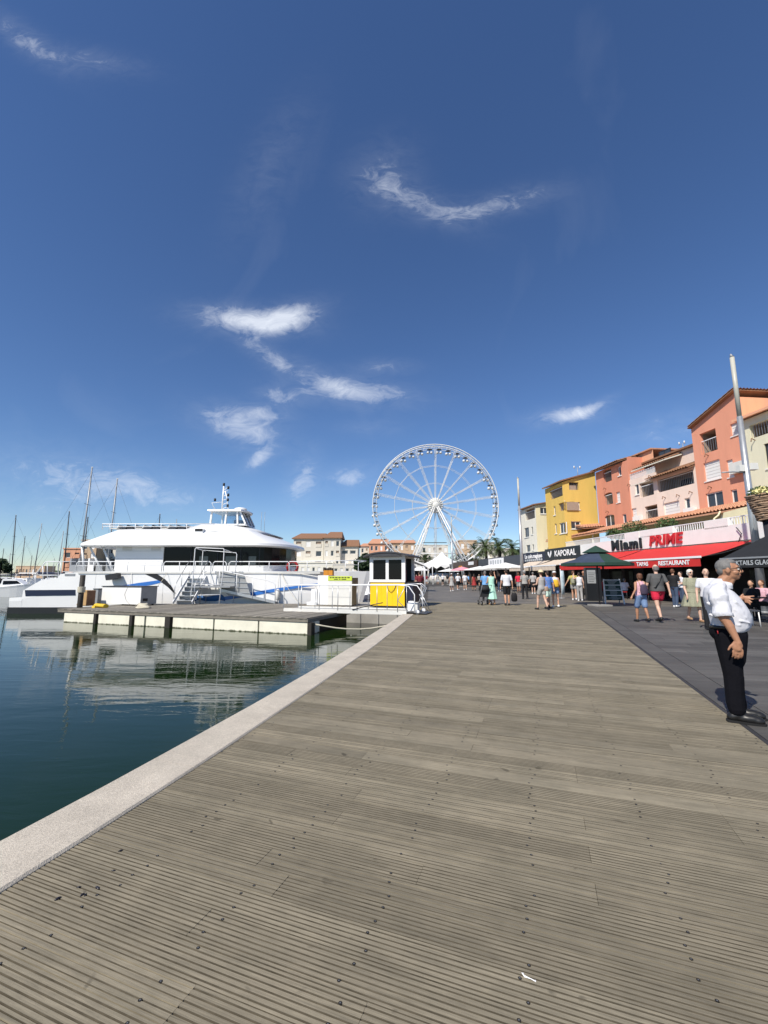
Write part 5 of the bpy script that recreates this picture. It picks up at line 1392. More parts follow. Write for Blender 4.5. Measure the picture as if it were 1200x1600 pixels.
# leafy planters on the terrace
def leaves_into(b, c, r, n, size, m=0, squash=.8, rnd=random):
    for _ in range(n):
        d = Vector((rnd.gauss(0, 1), rnd.gauss(0, 1), rnd.gauss(0, 1))).normalized()
        p = Vector(c) + Vector((d.x*r, d.y*r, d.z*r*squash))*(rnd.random()**.35)
        a = Vector((rnd.gauss(0, 1), rnd.gauss(0, 1), rnd.gauss(0, .7))).normalized(); q = a.cross(Vector((rnd.gauss(0, 1), rnd.gauss(0, 1), rnd.gauss(0, 1)))).normalized()
        s = size*rnd.uniform(.6, 1.3)
        b.add([p-a*s, p+q*s*.45, p+a*s, p-q*s*.45], [(0, 1, 2, 3)], m)
for px, py, r_, lab in ((1042, 822, .75, 'leafy green shrub on the terrace under the pink house'), (991, 829, .95, 'bushy green shrub on the terrace left of the pink balcony'), (958, 834, .55, 'small green shrub on the terrace under the coral house'), (970, 836, .5, 'low green shrub beside the coral house canopy post')):
    s, z = Fp(px, py, 1.2); c = F(s, 1.2, max(z, 4.2))
    t = thing('terrace_shrub', lab, 'shrub', F(s, 1.2, ZT), group='shrubs on the restaurant terrace')
    b = MB(); leaves_into(b, c, r_, 700, .09); b.build('foliage', M['leaf'], t, fix=False)
    b = MB()
    for k in range(5): b.cyl(F(s+.1*k-.2, 1.2, ZT), c+Vector((random.uniform(-.3, .3), random.uniform(-.3, .3), 0)), .03, .015, 5)
    b.build('stem', M['bark'], t)

# ---- signs
def sign_board(label, px0, px1, z0, z1, m, o=0.0):
    s0, s1 = fx(px1, o-.12, 866), fx(px0, o-.12, 872)
    t = thing('shop_sign', label, 'sign', F((s0+s1)/2, o-.12, z0))
    b = MB(); b.obox(F((s0+s1)/2, o-.07, (z0+z1)/2), FE*((s1-s0)/2), FW*.07, (0, 0, (z1-z0)/2)); b.build('board', M[m], t)
    return t, s0, s1
XD = -FE                                                 # reading direction on the shop fronts
t, a, c = sign_board('black shop sign reading KAPORAL with leaf shaped logo', 852, 907, 2.95, 4.10, 'signblack')
text_mesh('KAPORAL', .78, M['letterwhite'], 'lettering', t, F(a+(c-a)*.40, -.145, 3.55), XD, (0, 0, 1), .01, .012, xs=1.12)
for pts in ([(-.30, .25), (-.16, .28), (-.05, -.05), (.0, -.32), (-.12, -.18), (-.28, .0)], [(.02, -.30), (.05, .1), (.18, .36), (.26, .30), (.24, .05), (.14, -.15)]):
    cc = F(a+(c-a)*.84, -.142, 3.55); b = MB(); b.prism([cc + XD*(x*1.4) + Vector((0, 0, y)) for x, y in pts], FW*-.012); b.build('logo_leaf', M['letterwhite'], t)
t, a, c = sign_board('navy shop sign reading Le coin.magique left of the black sign', 817, 851.5, 2.95, 3.95, 'signnavy')
text_mesh('Le coin.magique', .62, M['letterwhite'], 'lettering', t, F((a+c)/2, -.145, 3.55), XD, (0, 0, 1), .01, .014, xs=1.05)
for k in range(9): b = MB(); b.obox(F(a+(c-a)*(.14+.09*k), -.146, 3.15), FE*((c-a)*.034), FW*.004, (0, 0, .10)); b.build('print_mark', M['lettergrey'], t)
t, a, c = sign_board('dark grey shop sign with white middle panel beyond the lamp pole', 748, 812, 2.6, 3.9, 'signgrey')
b = MB(); b.obox(F(a+(c-a)*.52, -.15, 3.25), FE*((c-a)*.19), FW*.02, (0, 0, .52)); b.build('white_panel', M['letterwhite'], t)
for k in range(5): b = MB(); b.obox(F(a+(c-a)*(.40+.06*k), -.172, 3.28), FE*((c-a)*.018), FW*.004, (0, 0, .25+.04*(k % 2))); b.build('print_bar', M['lettergrey'], t)
t, a, c = sign_board('brown shop sign farthest along the row with pale panel', 708, 745, 2.6, 3.9, 'signbrown')
b = MB(); b.obox(F(a+(c-a)*.22, -.15, 3.45), FE*((c-a)*.10), FW*.02, (0, 0, .25)); b.build('pale_panel', M['letterwhite'], t)
b = MB(); b.obox(F(a+(c-a)*.66, -.15, 3.0), FE*((c-a)*.08), FW*.02, (0, 0, .2)); b.build('gold_mark', M['orange'], t)
ms = thing('restaurant_sign', 'raised letters Miami PRIME in black and red on the white parapet', 'sign', F(fx(1015, -.12), -.12, 3.3))
s0, s1 = fx(1006, -.13, 855), fx(954, -.13, 855)
text_mesh('Miami', 1.0, M['signblack'], 'black_letters', ms, F((s0+s1)/2, -.15, 3.68), XD, (0, 0, 1), .035, .045, xs=(s1-s0)/3.05, spacing=1.2)
s0, s1 = fx(1074, -.13, 850), fx(1009, -.13, 855)
text_mesh('PRIME', .90, M['red_sign'], 'red_letters', ms, F((s0+s1)/2, -.15, 3.72), XD, (0, 0, 1), .035, .030, .18, xs=(s1-s0)/3.15, spacing=1.06)
blk2 = box_on(main(0), fx(906, 0), fx(884, 0, 870), 2.95, 4.0, .0, .08, M['offwhite'], 'gap_panel', blk)
b = MB(); b.tube([F(fx(1152, -.2, 838), -.2, 3.95), F(fx(1159, -.2, 838), -.2, 3.6), F(fx(1153, -.2, 845), -.2, 3.15)], .025, 5); b.build('wall_lamp_arm', M['darkmetal'], blk)

# ---- awnings
def awning(label, pxa, pxb, m, proj, zb, zf, drop, text=None, o=0.0, group=None):
    """pxa near end, pxb far end measured along the front edge"""
    of = o-proj
    s0, s1 = fx(pxa, of, 878), fx(pxb, of, 882)
    t = thing('awning', label, 'awning', F((s0+s1)/2, of, zf), group=group)
    n = 14
    rows = []
    for j in range(9):
        f = j/8; oo = o-.14-(proj-.14)*f; z = zb+(zf-zb)*f-.06*math.sin(math.pi*f)
        rows.append([F(s0+(s1-s0)*k/n, oo, z-.02*abs(math.sin(k*math.pi/2))) for k in range(n+1)])
    b = MB()
    for r0, r1 in zip(rows, rows[1:]): b.add(r0+r1, [(i, i+1, n+2+i, n+1+i) for i in range(n)], 0, True)
    b.build('canopy_cloth', M[m], t, fix=False)
    b = MB(); b.obox(F((s0+s1)/2, of-.03, zf), FE*((s1-s0)/2+.02), FW*.04, (0, 0, .05)); b.build('front_bar', M['letterwhite'], t)
    b = MB(); nn = 30
    top = [F(s0+(s1-s0)*k/nn, of-.045+.012*math.sin(k*1.7), zf-.05) for k in range(nn+1)]; bot = [F(s0+(s1-s0)*k/nn, of-.045+.02*math.sin(k*1.7), zf-drop) for k in range(nn+1)]
    b.add(top+bot, [(i, i+1, nn+2+i, nn+1+i) for i in range(nn)], 0, True); b.build('valance', M[m], t, fix=False)
    for k in (.06, .5, .94):
        s = s0+(s1-s0)*k; b = MB(); b.tube([F(s, o-.1, zb-.25), F(s, o-proj*.5, zb-.62), F(s, of, zf-.02)], .035, 6); b.build('folding_arm', M['greymetal'], t)
    if text:
        for tx, pc, size, xs in text:
            text_mesh(tx, size, M['letterwhite'], 'lettering', t, F(fx(pc, of-.07, 880), of-.075, zf-drop*.55), XD, (0, 0, 1), .004, .01, xs=xs)
    return t
GAW = 'awnings over the shop fronts'
awning('wide red awning with white lettering TAPAS RESTAURANT on its valance', 1096, 944, 'red_awn', 3.1, 3.22, 2.38, .46, [('RESTAURANT', 1052, .32, 1.1), ('TAPAS', 1003.5, .32, 1.05)], group=GAW)
awning('red awning section half hidden behind the green parasol', 941, 875, 'red_awn', 3.1, 3.22, 2.38, .46, group=GAW)
awning('near beige awning below the KAPORAL sign', 868, 828, 'beige_awn', 2.6, 2.98, 2.36, .42, group=GAW)
awning('far beige awning below the navy sign', 826, 796, 'beige_awn', 2.4, 2.98, 2.36, .40, group=GAW)

# ---- parasols
def parasol(label, base, w_, ztop, zed, m, drop=.18, tiers=1, rotz=0.0, group='parasols along the promenade', m2=None, sides=8):
    t = thing('parasol', label, 'parasol', base, rotz, group, local=True)
    n = sides
    def ring(r, z, droop=0): return [Vector((r*math.cos(2*math.pi*(i+.5)/n), r*math.sin(2*math.pi*(i+.5)/n), z-droop*(0))) for i in range(n)]
    rc = w_/2
    z1 = zed+(ztop-zed)*(.55 if tiers == 2 else .97)
    r1 = rc*.32 if tiers == 2 else .05
    b = MB(); b.loft([ring(r1, z1), ring(rc*.6, zed+(z1-zed)*.42), ring(rc, zed)], caps=False, smooth=False)
    if m2:
        for i in range(len(b.f)):
            if i % n in (3, 4): b.m[i] = 1
    b.build('canopy', [M[m], M[m2 or m]], t, fix=False)
    if tiers == 2: b = MB(); b.loft([ring(.03, ztop), ring(rc*.40, z1+.04)], caps=False, smooth=False); b.build('vent_cap', M[m], t, fix=False)
    if drop: b = MB(); b.loft([ring(rc, zed), ring(rc+.01, zed-drop)], caps=False, smooth=False); b.build('valance', M[m], t, fix=False)
    MB().cyl((0, 0, 0), (0, 0, ztop-.04), .035, n=8).build('pole', M['darkmetal'], t)
    for i in range(n):
        p = ring(rc*.98, zed-.02)[i]; MB().cyl((0, 0, z1-.05), p, .014, n=4).build('rib', M['darkmetal'], t)
    b = MB(); b.box((-.4, -.4, .0), (.4, .4, .07)); b.build('base', M['concrete_grey'], t)
    return t
gp = Vector(P(936, 885, 21.5)); 
parasol('two tiered bottle green parasol in front of the red awnings', (gp.x-.1, 21.5, 0), 3.35, 2.95, 2.08, 'green_awn', .14, 2, R(8), m2='slate_awn')
cn = P(1125, 873.5, 14.0); hw = 1.95
pc_ = Vector((cn.x, cn.y, 0)) + FW*hw - FE*hw
bpar = parasol('big black square parasol with pale lettering at the right edge', pc_, hw*2/math.cos(math.pi/4), 3.55, cn.z, 'blackcloth', 0, 1, FA, sides=4)
b = MB(); b.quad((-hw-.012, hw, cn.z-.02), (-hw-.012, -hw, cn.z-.02), (-hw-.012, -hw, cn.z-.29), (-hw-.012, hw, cn.z-.29)); b.build('front_valance', M['blackcloth'], bpar, fix=False)
b = MB(); b.quad((-hw, hw+.012, cn.z-.02), (hw, hw+.012, cn.z-.02), (hw, hw+.012, cn.z-.29), (-hw, hw+.012, cn.z-.29)); b.build('side_valance', M['blackcloth'], bpar, fix=False)
b = MB(); b.bar((-hw, -hw, cn.z), (-hw, hw, cn.z), .05); b.build('edge_bar', M['greymetal'], bpar)
text_mesh('COCKTAILS GLACES', .20, M['lettergrey'], 'lettering', bpar, (-hw-.02, hw-1.0, cn.z-.155), (0, -1, 0), (0, 0, 1), .003, .003, xs=.92)
for px, Y, w_, lab, m in ((790, 42, 4.2, 'nearest white parasol beside the beige awning', 'white_awn'), (768, 49, 4.4, 'middle white parasol in the row before the far shops', 'white_awn'), (750, 57, 4.4, 'farthest white parasol next to the pink one', 'white_awn'), (722, 60, 3.4, 'small pink parasol at the far end of the row', 'pink_awn'),
                       (655, 62, 3.0, 'small flat white parasol beside the kiosk roof', 'white_awn'), (702, 75, 4.0, 'far white parasol below the pagoda tent', 'white_awn')):
    x = P(px, 885, Y).x
    parasol(lab, (x, Y, 0), w_, 2.75, 2.25, m, .05, 1, R(20), sides=8)

# ---- lamp poles
def lamp_pole(label, px, ptop, base_o, Y, arm):
    top = P(px, ptop, Y); 
    t = thing('lamp_pole', label, 'lamp pole', (top.x, Y, 0), group='tall lamp poles on the promenade')
    H = top.z; x = top.x
    MB().cyl((x, Y, 0), (x, Y, H*.74), .155, .105, 16).build('shaft', M['steel'], t)
    MB().cyl((x, Y, H*.74), (x, Y, H*.985), .088, .085, 16).build('light_column', mat('frosted_lamp_tube', (.45, .44, .38), .4, var=.05), t)
    MB().cyl((x, Y, H*.985), (x-.05, Y, H), .085, .02, 16).build('cap', M['greymetal'], t)
    MB().cyl((x, Y, 0), (x, Y, .05), .26, n=16).build('base_plate', M['greymetal'], t)
    MB().box((x-.1, Y-.17, .5), (x+.1, Y-.135, .95)).build('access_door', M['greymetal'], t)
    if arm:
        z = P(px+10, 738, Y).z
        b = MB(); b.tube([(x, Y, z), (x-.6, Y, z+.02), (x-1.05, Y, z-.01)], .03, 6); b.build('arm', M['greymetal'], t)
        b = MB(); b.box((x-.35, Y-.1, z+.03), (x-.12, Y+.1, z+.30)); b.build('floodlight', M['offwhite'], t)
        b = MB(); b.box((x+.1, Y-.12, z+.1), (x+.42, Y+.12, z+.38)); b.build('floodlight', M['offwhite'], t)
    return t
lamp_pole('tall steel lamp pole with frosted light column at the right edge', 1143, 553, 0, 17.6, True)
lamp_pole('slim white lamp pole far along the promenade before the cream house', 809, 745, 0, 39, False)
lamp_pole('thin distant lamp pole standing before the ferris wheel', 705, 806, 0, 74, False)

# ---- driftwood planter tower with flowers at the right edge
t = thing('driftwood_planter', 'tall driftwood planter topped with pale flowers at the right edge', 'planter', (P(1192, 800, 16.0).x+.22, 16.0, 0))
cx = P(1192, 800, 16.0).x+.22; zb_, zt_ = P(1180, 812, 16).z, P(1180, 775, 16).z
MB().cyl((cx, 16, 0), (cx, 16, zb_), .18, .22, 12).build('stem', M['darkmetal'], t)
for k in range(13):
    z = zb_+(zt_-zb_)*k/12; r_ = .34+.26*k/12
    b = MB(); m_ = 18
    b.tube([(cx+r_*(1+.05*math.sin(3*a+k))*math.cos(2*math.pi*a/m_), 16+r_*math.sin(2*math.pi*a/m_), z+.02*math.sin(a*1.3+k*2)) for a in range(m_)], .042, 6, closed=True); b.build('branch', M['wicker'], t)
b = MB(); leaves_into(b, (cx-.05, 16, zt_+.16), .55, 420, .07, 0, .45); b.build('foliage', M['leaf'], t, fix=False)
b = MB(); leaves_into(b, (cx-.35, 15.75, zt_+.12), .30, 260, .06, 0, .6); b.build('yellow_flowers', M['flower'], t, fix=False)
b = MB(); leaves_into(b, (cx+.15, 15.6, zt_+.28), .34, 240, .06, 0, .6); b.build('white_flowers', M['flowerw'], t, fix=False)

# ---- menu board, menu totem, flag
g = G(961, 944)
t = thing('menu_board', 'leaning chalkboard menu easel with white frame on the paving', 'menu board', g, R(-12), local=True)
lean = .30; W2 = .40; H = 1.28
def eb(u_, v_, out=0.0): return Vector((u_, lean*v_/H-out, v_))
for s in (-1, 1):
    b = MB(); b.bar(eb(s*(W2+.03)*1.06, 0), eb(s*(W2-.02), H), .055, .05, (0, 1, 0)); b.build('leg', M['white_paint'], t)
    b = MB(); b.bar((s*W2, .62, 0), eb(s*(W2-.04), H-.08), .04, .04, (0, 1, 0)); b.build('rear_leg', M['greymetal'], t)
for k in range(4):
    z0 = .20+.265*k; b = MB(); b.obox(eb(0, z0+.115, .02), (W2-.02, 0, 0), (0, .01, .0), (0, lean*.115/H, .115)); q = b.build('chalk_panel', M['chalk'], t)
    b = MB(); b.obox(eb(0, z0+.245, .025), (W2-.01, 0, 0), (0, .012, 0), (0, .004, .018)); b.build('rail', M['white_paint'], t)
    b = MB()
    for r_ in range(3): 
        wd = random.uniform(.12, .28); b.obox(eb(random.uniform(-.04, .04), z0+.05+.06*r_, .034), (wd, 0, 0), (0, .002, 0), (0, 0, .010))
    b.build('chalk_writing', M['lettergrey'], q)
g = G(930, 939)
t = thing('menu_totem', 'black upright menu totem with pale menu sheet under the green parasol', 'totem', g, R(-8), local=True)
b = MB(); b.box((-.42, 0, 0), (.42, .35, 1.95)); b.build('body', M['signblack'], t)
b = MB(); b.box((-.36, -.012, 1.02), (.12, -.001, 1.8)); b.build('menu_sheet', mat('grey_menu_sheet', (.28, .29, .29), .6, var=.1, vs=12), t)
b = MB()
for k in range(6): b.box((-.30, -.016, 1.12+.1*k), (.0+.05*(k % 3), -.0125, 1.14+.1*k))
b.build('print_line', M['ink'], t)
g = G(878, 935)
t = thing('feather_banner', 'pale blue narrow feather banner standing by the beige awning', 'banner', g, 0, local=True)
MB().cyl((0, 0, 0), (0, 0, 1.9), .02, n=6).build('pole', M['whitemetal'], t)
b = MB(); b.loft([[Vector((.02+.02*math.sin(z*3), .0, z)), Vector((.02+wd, .03, z)), Vector((.02+wd, .04, z)), Vector((.02, .015, z))] for z, wd in ((.25, .18), (.8, .24), (1.4, .24), (1.8, .2))]); b.build('cloth', mat('pale_blue_banner', (.40, .50, .55), .8, var=.25, vs=7), t)
MB().cyl((0, 0, 0), (0, 0, .04), .2, n=10).build('base', M['greymetal'], t)

# ---- tables and chairs under the awnings
def make_table(px, py, lab):
    g = G(px, py)
    t = thing('cafe_table', lab, 'table', g, R(random.uniform(-20, 20)), 'cafe tables under the awnings', local=True)
    b = MB(); b.cyl((0, 0, .72), (0, 0, .75), .38, n=16); b.build('table_top', M['darkmetal'], t)
    MB().cyl((0, 0, .03), (0, 0, .72), .03, n=8).build('leg', M['darkmetal'], t)
    MB().cyl((0, 0, 0), (0, 0, .03), .22, n=12).build('base', M['darkmetal'], t)
def make_chair(px, py, rz, lab, m='redseat', frame='darkmetal'):
    g = G(px, py)
    t = thing('cafe_chair', lab, 'chair', g, R(rz), 'cafe chairs under the awnings', local=True)
    b = MB(); b.box((-.21, -.21, .43), (.21, .21, .47)); b.build('seat', M[m], t)
    b = MB(); b.obox((0, .22, .68), (.20, 0, 0), (0, .015, .0), (0, .03, .17)); b.build('backrest', M[m], t)
    for sx in (-1, 1):
        for sy in (-1, 1): MB().cyl((sx*.19, sy*.19, 0), (sx*.18, sy*.18, .43), .016, n=6).build('leg', M[frame], t)
        MB().cyl((sx*.18, .19, .43), (sx*.18, .25, .86), .016, n=6).build('back_post', M[frame], t)
TB = [(985, 934, 'cafe table nearest the menu easel'), (1015, 937, 'cafe table under the TAPAS lettering'), (1075, 940, 'cafe table behind the woman in the olive dress'), (1183, 968, 'black cafe table at the right edge by the black parasol'),
      (950, 930, 'cafe table behind the green parasol totem'), (1040, 934, 'cafe table in the shade behind the man in red shorts'), (915, 927, 'cafe table at the left end of the red awning'), (835, 921, 'cafe table under the beige awning')]
for a in TB: make_table(*a)
CH = [(975, 936, 60, 'red cafe chair left of the table by the menu easel'), (996, 936, -80, 'red cafe chair right of the table by the menu easel'), (1006, 941, 30, 'red cafe chair below the TAPAS lettering'), (1028, 938, 200, 'red cafe chair beside the man in red shorts'), (1066, 946, 20, 'red cafe chair behind the man in jeans'), (1090, 943, 190, 'red cafe chair right of the olive dress woman'),
      (941, 932, 100, 'red cafe chair left behind the menu totem'), (905, 929, 60, 'red cafe chair at the left end of the red awning'), (923, 930, -60, 'red cafe chair right of the far red table')]
for a in CH: make_chair(*a)
make_chair(1171, 978, 75, 'pale framed black chair behind the man in the white shirt', 'signgrey', 'white_paint')
make_chair(1196, 962, -60, 'black chair half cut by the right edge', 'signgrey', 'darkmetal')

# ============================================================ FAR: shops' end, ferris wheel, tents, trees, buildings
far = thing('far_shop_row', 'far end of the shop row with dark fronts below the grey and brown signs', 'shop row', F(50, 2, 0))
SF0, SF1 = S1+.02, fx(700, 0, 880)
b = MB(); b.prism([F(SF0, .1, 2.6), F(SF1, .1, 2.6), F(SF1, 7, 2.6), F(SF0, 7, 2.6)], (0, 0, 1.1)); b.build('upper_wall', M['signgrey'], far)
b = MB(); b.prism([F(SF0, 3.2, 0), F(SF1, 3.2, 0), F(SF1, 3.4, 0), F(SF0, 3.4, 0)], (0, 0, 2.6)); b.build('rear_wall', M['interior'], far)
s = SF0
while s < SF1: MB().prism([F(s, .15, 0), F(s+.3, .15, 0), F(s+.3, .45, 0), F(s, .45, 0)], (0, 0, 2.59)).build('pillar', M['interior'], far); s += 6.5

# --- ferris wheel
WY = 100.0
wc = P(680, 790, WY); WR = (P(777.5, 790, WY)-wc).x
wheel = thing('ferris_wheel', 'big white ferris wheel with gondolas at the end of the promenade', 'ferris wheel', (wc.x, WY, 0))
wcx, wcz = wc.x, wc.z
M['wheelwhite'] = mat('white_wheel_steel', (.68, .68, .67), .4, var=.03)
def wp(r, a, dy=0.0): return Vector((wcx+r*math.sin(a), WY+dy, wcz+r*math.cos(a)))
NS = 64
for dy in (-.75, .75):
    MB().tube([wp(WR, 2*math.pi*i/NS, dy) for i in range(NS)], .12, 6, closed=True).build('rim', M['wheelwhite'], wheel)
    MB().tube([wp(WR-.85, 2*math.pi*i/NS, dy) for i in range(NS)], .05, 5, closed=True).build('inner_rim', M['wheelwhite'], wheel)
b = MB()
for i in range(96):
    a = 2*math.pi*i/96; a2 = 2*math.pi*(i+1)/96
    for dy in (-.75, .75): b.cyl(wp(WR-.85, a, dy), wp(WR, a2 if i % 2 else a, dy), .028, n=4)
    b.cyl(wp(WR, a, -.75), wp(WR, a, .75), .03, n=4)
b.build('rim_lattice', M['wheelwhite'], wheel, fix=False)
for i in range(18):
    a = 2*math.pi*i/18+.02
    b = MB()
    for dy in (-.75, .75):
        for da in (-.012, .012): b.cyl(wp(1.2, a+da*5, dy), wp(WR-.8, a+da, dy), .034, n=4)
        for k in range(14):
            r0 = 1.6+(WR-2.6)*k/14; r1 = 1.6+(WR-2.6)*(k+1)/14; sg = 1 if k % 2 else -1
            b.cyl(wp(r0, a+.012*sg, dy), wp(r1, a-.012*sg, dy), .018, n=3)
    b.build('spoke', M['wheelwhite'], wheel, fix=False)
for rr in (.37, .66):
    for dy in (-.5, .5): MB().tube([wp(WR*rr, 2*math.pi*i/18+.02, dy) for i in range(18)], .035, 4, closed=True).build('tie_ring', M['wheelwhite'], wheel)
b = MB(); b.cyl((wcx, WY-1.0, wcz), (wcx, WY+1.0, wcz), 1.7, n=24); b.build('hub', M['wheelwhite'], wheel)
b = MB()
for i in range(18): a = 2*math.pi*i/18; b.cyl((wcx, WY-1.35, wcz), wp(1.75, a, -1.0), .10, n=5)
b.ball((wcx, WY-1.2, wcz), (.75, .3, .75), 14, 8); b.build('hub_star', M['offwhite'], wheel)
GN = 40
for i in range(GN):
    a = 2*math.pi*(i+.5)/GN; p = wp(WR-.45, a)
    gd = MB(); gd.cyl(p+Vector((0, -.7, 0)), p+Vector((0, .7, 0)), .06, n=5); gd.cyl(p, p-Vector((0, 0, .7)), .05, n=5)
    gd.loft([[p+Vector((.72*math.cos(t_), .72*math.sin(t_), -.62)) for t_ in [k*math.pi/5 for k in range(10)]], [p+Vector((.25*math.cos(t_), .25*math.sin(t_), -.40)) for t_ in [k*math.pi/5 for k in range(10)]]], m=1)
    for s in (-1, 1): gd.ball(p+Vector((s*.42, 0, -1.35)), (.34, .45, .36), 8, 6, m=0)
    gd.cyl(p-Vector((0, 0, .6)), p-Vector((0, 0, 1.5)), .05, n=5, m=1)
    gd.build('gondola', [M['wheelwhite'], M['signgrey']], wheel, fix=False)
for s, px in ((-1, 634), (1, 740)):
    for dy in (-3.2, 3.2):
        foot = P(px+s*(4 if dy < 0 else -6), 893, WY+dy); foot.z = .0
        for off in (-.45, .45):
            MB().cyl(foot+Vector((off, 0, 0)), (wcx+s*.3+off*.5, WY+dy*.4, wcz-.3), .14, .115, 8).build('leg', M['wheelwhite'], wheel)
        b = MB()
        for k in range(11):
            f0, f1 = k/11, (k+1)/11; hb = Vector((wcx+s*.3, WY+dy*.4, wcz-.3))
            o0 = .45*(1-f0*.5); o1 = .45*(1-f1*.5)
            b.cyl(foot.lerp(hb, f0)+Vector((o0, 0, 0)), foot.lerp(hb, f1)+Vector((-o1, 0, 0)), .06, n=4)
        b.build('leg_lattice', M['wheelwhite'], wheel, fix=False)
for z in (6.5, 3.2):
    MB().cyl((wcx-5.2*(1-z/22), WY-2.4, z), (wcx+6*(1-z/22), WY-2.4, z), .12, n=6).build('cross_beam', M['wheelwhite'], wheel)
MB().cyl((wcx, WY-1.4, 0), (wcx, WY-1.4, wcz), .04, n=5).build('centre_mast', M['greymetal'], wheel)
MB().box((wcx-3.2, WY-2.2, wcz-9.0), (wcx+2.2, WY-2.1, wcz-8.85)).build('service_bar', M['darkmetal'], wheel)
MB().box((wcx-8.5, WY-4, 0), (wcx+9, WY+4, 1.1)).build('platform', M['offwhite'], wheel)

# --- pagoda tent and ticket pavilion below the wheel
def pagoda(label, px, Y, w_, zb, zt_):
    x = P(px, 890, Y).x
    t = thing('pagoda_tent', label, 'tent', (x, Y, 0), group='white tents below the wheel')
    n = 16
    rings = []
    for f, z in ((1.0, zb), (.72, zb+(zt_-zb)*.22), (.42, zb+(zt_-zb)*.45), (.18, zb+(zt_-zb)*.7), (.03, zt_)):
        rings.append([Vector((x+w_/2*f*math.cos(2*math.pi*(i+.5)/n), Y+w_/2*f*math.sin(2*math.pi*(i+.5)/n), z)) for i in range(n)])
    MB().loft(rings, caps=False, smooth=False).build('canopy', M['white_awn'], t, fix=False)
    b = MB()
    for i in range(n):
        p0, p1 = rings[0][i], rings[0][(i+1) % n]; m_ = (p0+p1)/2
        b.add([p0, p1, p1-Vector((0, 0, .25)), m_-Vector((0, 0, .75)), p0-Vector((0, 0, .25))], [(0, 1, 2, 3, 4)])
    b.build('valance', M['white_awn'], t, fix=False)
    for i in range(0, n, 2): MB().cyl((rings[0][i].x, rings[0][i].y, 0), rings[0][i], .07, n=6).build('post', M['whitemetal'], t)
    b = MB(); b.cyl((x, Y, 0), (x, Y, zb*.55), w_*.33, n=12); b.build('centre_booth', M['offwhite'], t)
pagoda('large white pagoda tent with scalloped edge below the wheel', 691, 88, 8.6, 3.6, 6.3)
pagoda('small white tent between the kiosk and the pagoda tent', 664, 96, 4.5, 2.8, 4.2)
t = thing('ride_pavilion', 'pale ride pavilion with dark openings at the foot of the wheel', 'pavilion', (P(680, 890, 92).x, 92, 0))
xx = P(680, 890, 92).x
b = MB(); b.box((xx-7, 92, 2.9), (xx+6, 94, 3.7)); b.build('roof_band', M['offwhite'], t)
for k in range(8): MB().box((xx-7+1.8*k, 92, 0), (xx-6.75+1.8*k, 92.2, 2.9)).build('post', M['white_paint'], t)
b = MB(); b.box((xx-7, 93.5, 0), (xx+6, 93.7, 2.9)); b.build('rear_wall', M['interior'], t)
for k in range(4): b = MB(); b.box((xx-6.4+3.2*k, 91.9, 3.0), (xx-4.2+3.2*k, 91.98, 3.6)); b.build('panel', M['white_paint'] if k % 2 else M['signgrey'], t)
t = thing('sloping_canopy', 'white sloping canopy roof right behind the kiosk', 'canopy', (P(652, 880, 40).x, 40, 0))
b = MB(); c = P(640, 874, 40); d_ = P(664, 884, 40); b.prism([c, d_, d_+Vector((0, 3, 0)), c+Vector((0, 3, 0))], (0, 0, .12)); b.build('roof', M['white_awn'], t)
for p in (c, d_): MB().cyl((p.x, 40.2, 0), (p.x, 40.2, p.z), .05, n=6).build('post', M['whitemetal'], t)

# --- palms and trees
def palm(label, px, ytop, Y, crown=2.6, group='palms by the wheel'):
    top = P(px, ytop, Y); zc = top.z-crown*.35
    t = thing('palm_tree', label, 'palm tree', (top.x, Y, 0), group=group)
    pts = [(top.x+.15*math.sin(z*.5), Y, z) for z in (0, zc*.25, zc*.5, zc*.75, zc)]
    MB().tube(pts, [.34, .27, .25, .25, .30], 8).build('trunk', M['bark'], t)
    b = MB(); rnd = random.Random(int(px*7))
    for k in range(46):
        az = rnd.uniform(0, 2*math.pi); el = rnd.uniform(-.6, 1.35); L = crown*rnd.uniform(.75, 1.1)
        d = Vector((math.cos(az)*math.cos(el), math.sin(az)*math.cos(el), math.sin(el)))
        p = Vector((top.x, Y, zc)); side = d.cross(Vector((0, 0, 1))).normalized()
        seg = 6; pr = p
        for s in range(seg):
            d2 = (d+Vector((0, 0, -.22*s))).normalized(); q = pr+d2*L/seg
            for sg in (-1, 1):
                for h in (0, .5):
                    r0 = pr.lerp(q, h); wd = L*.20*math.sin(math.pi*(s+h+.7)/(seg+1))
                    b.add([r0, r0+d2*L*.06, r0+side*sg*wd+d2*wd*.6-Vector((0, 0, wd*.35))], [(0, 1, 2)])
            pr = q
    b.build('crown', M['palmleaf'], t, fix=False)
palm('palm tree with round crown right of the wheel legs', 758, 846, 72, 2.7)
palm('palm tree left of the white lamp pole by the far shops', 779, 846, 70, 2.7)
palm('palm tree right behind the grey shop sign beside the lamp pole', 800, 848, 66, 2.5)
palm('broad palm tree standing behind the left wheel legs', 648, 872, 108, 3.2)
palm('shaggy palm tree between the wheel legs', 664, 868, 112, 3.4)
palm('shaggy palm tree right of the wheel hub legs', 742, 852, 112, 3.6)
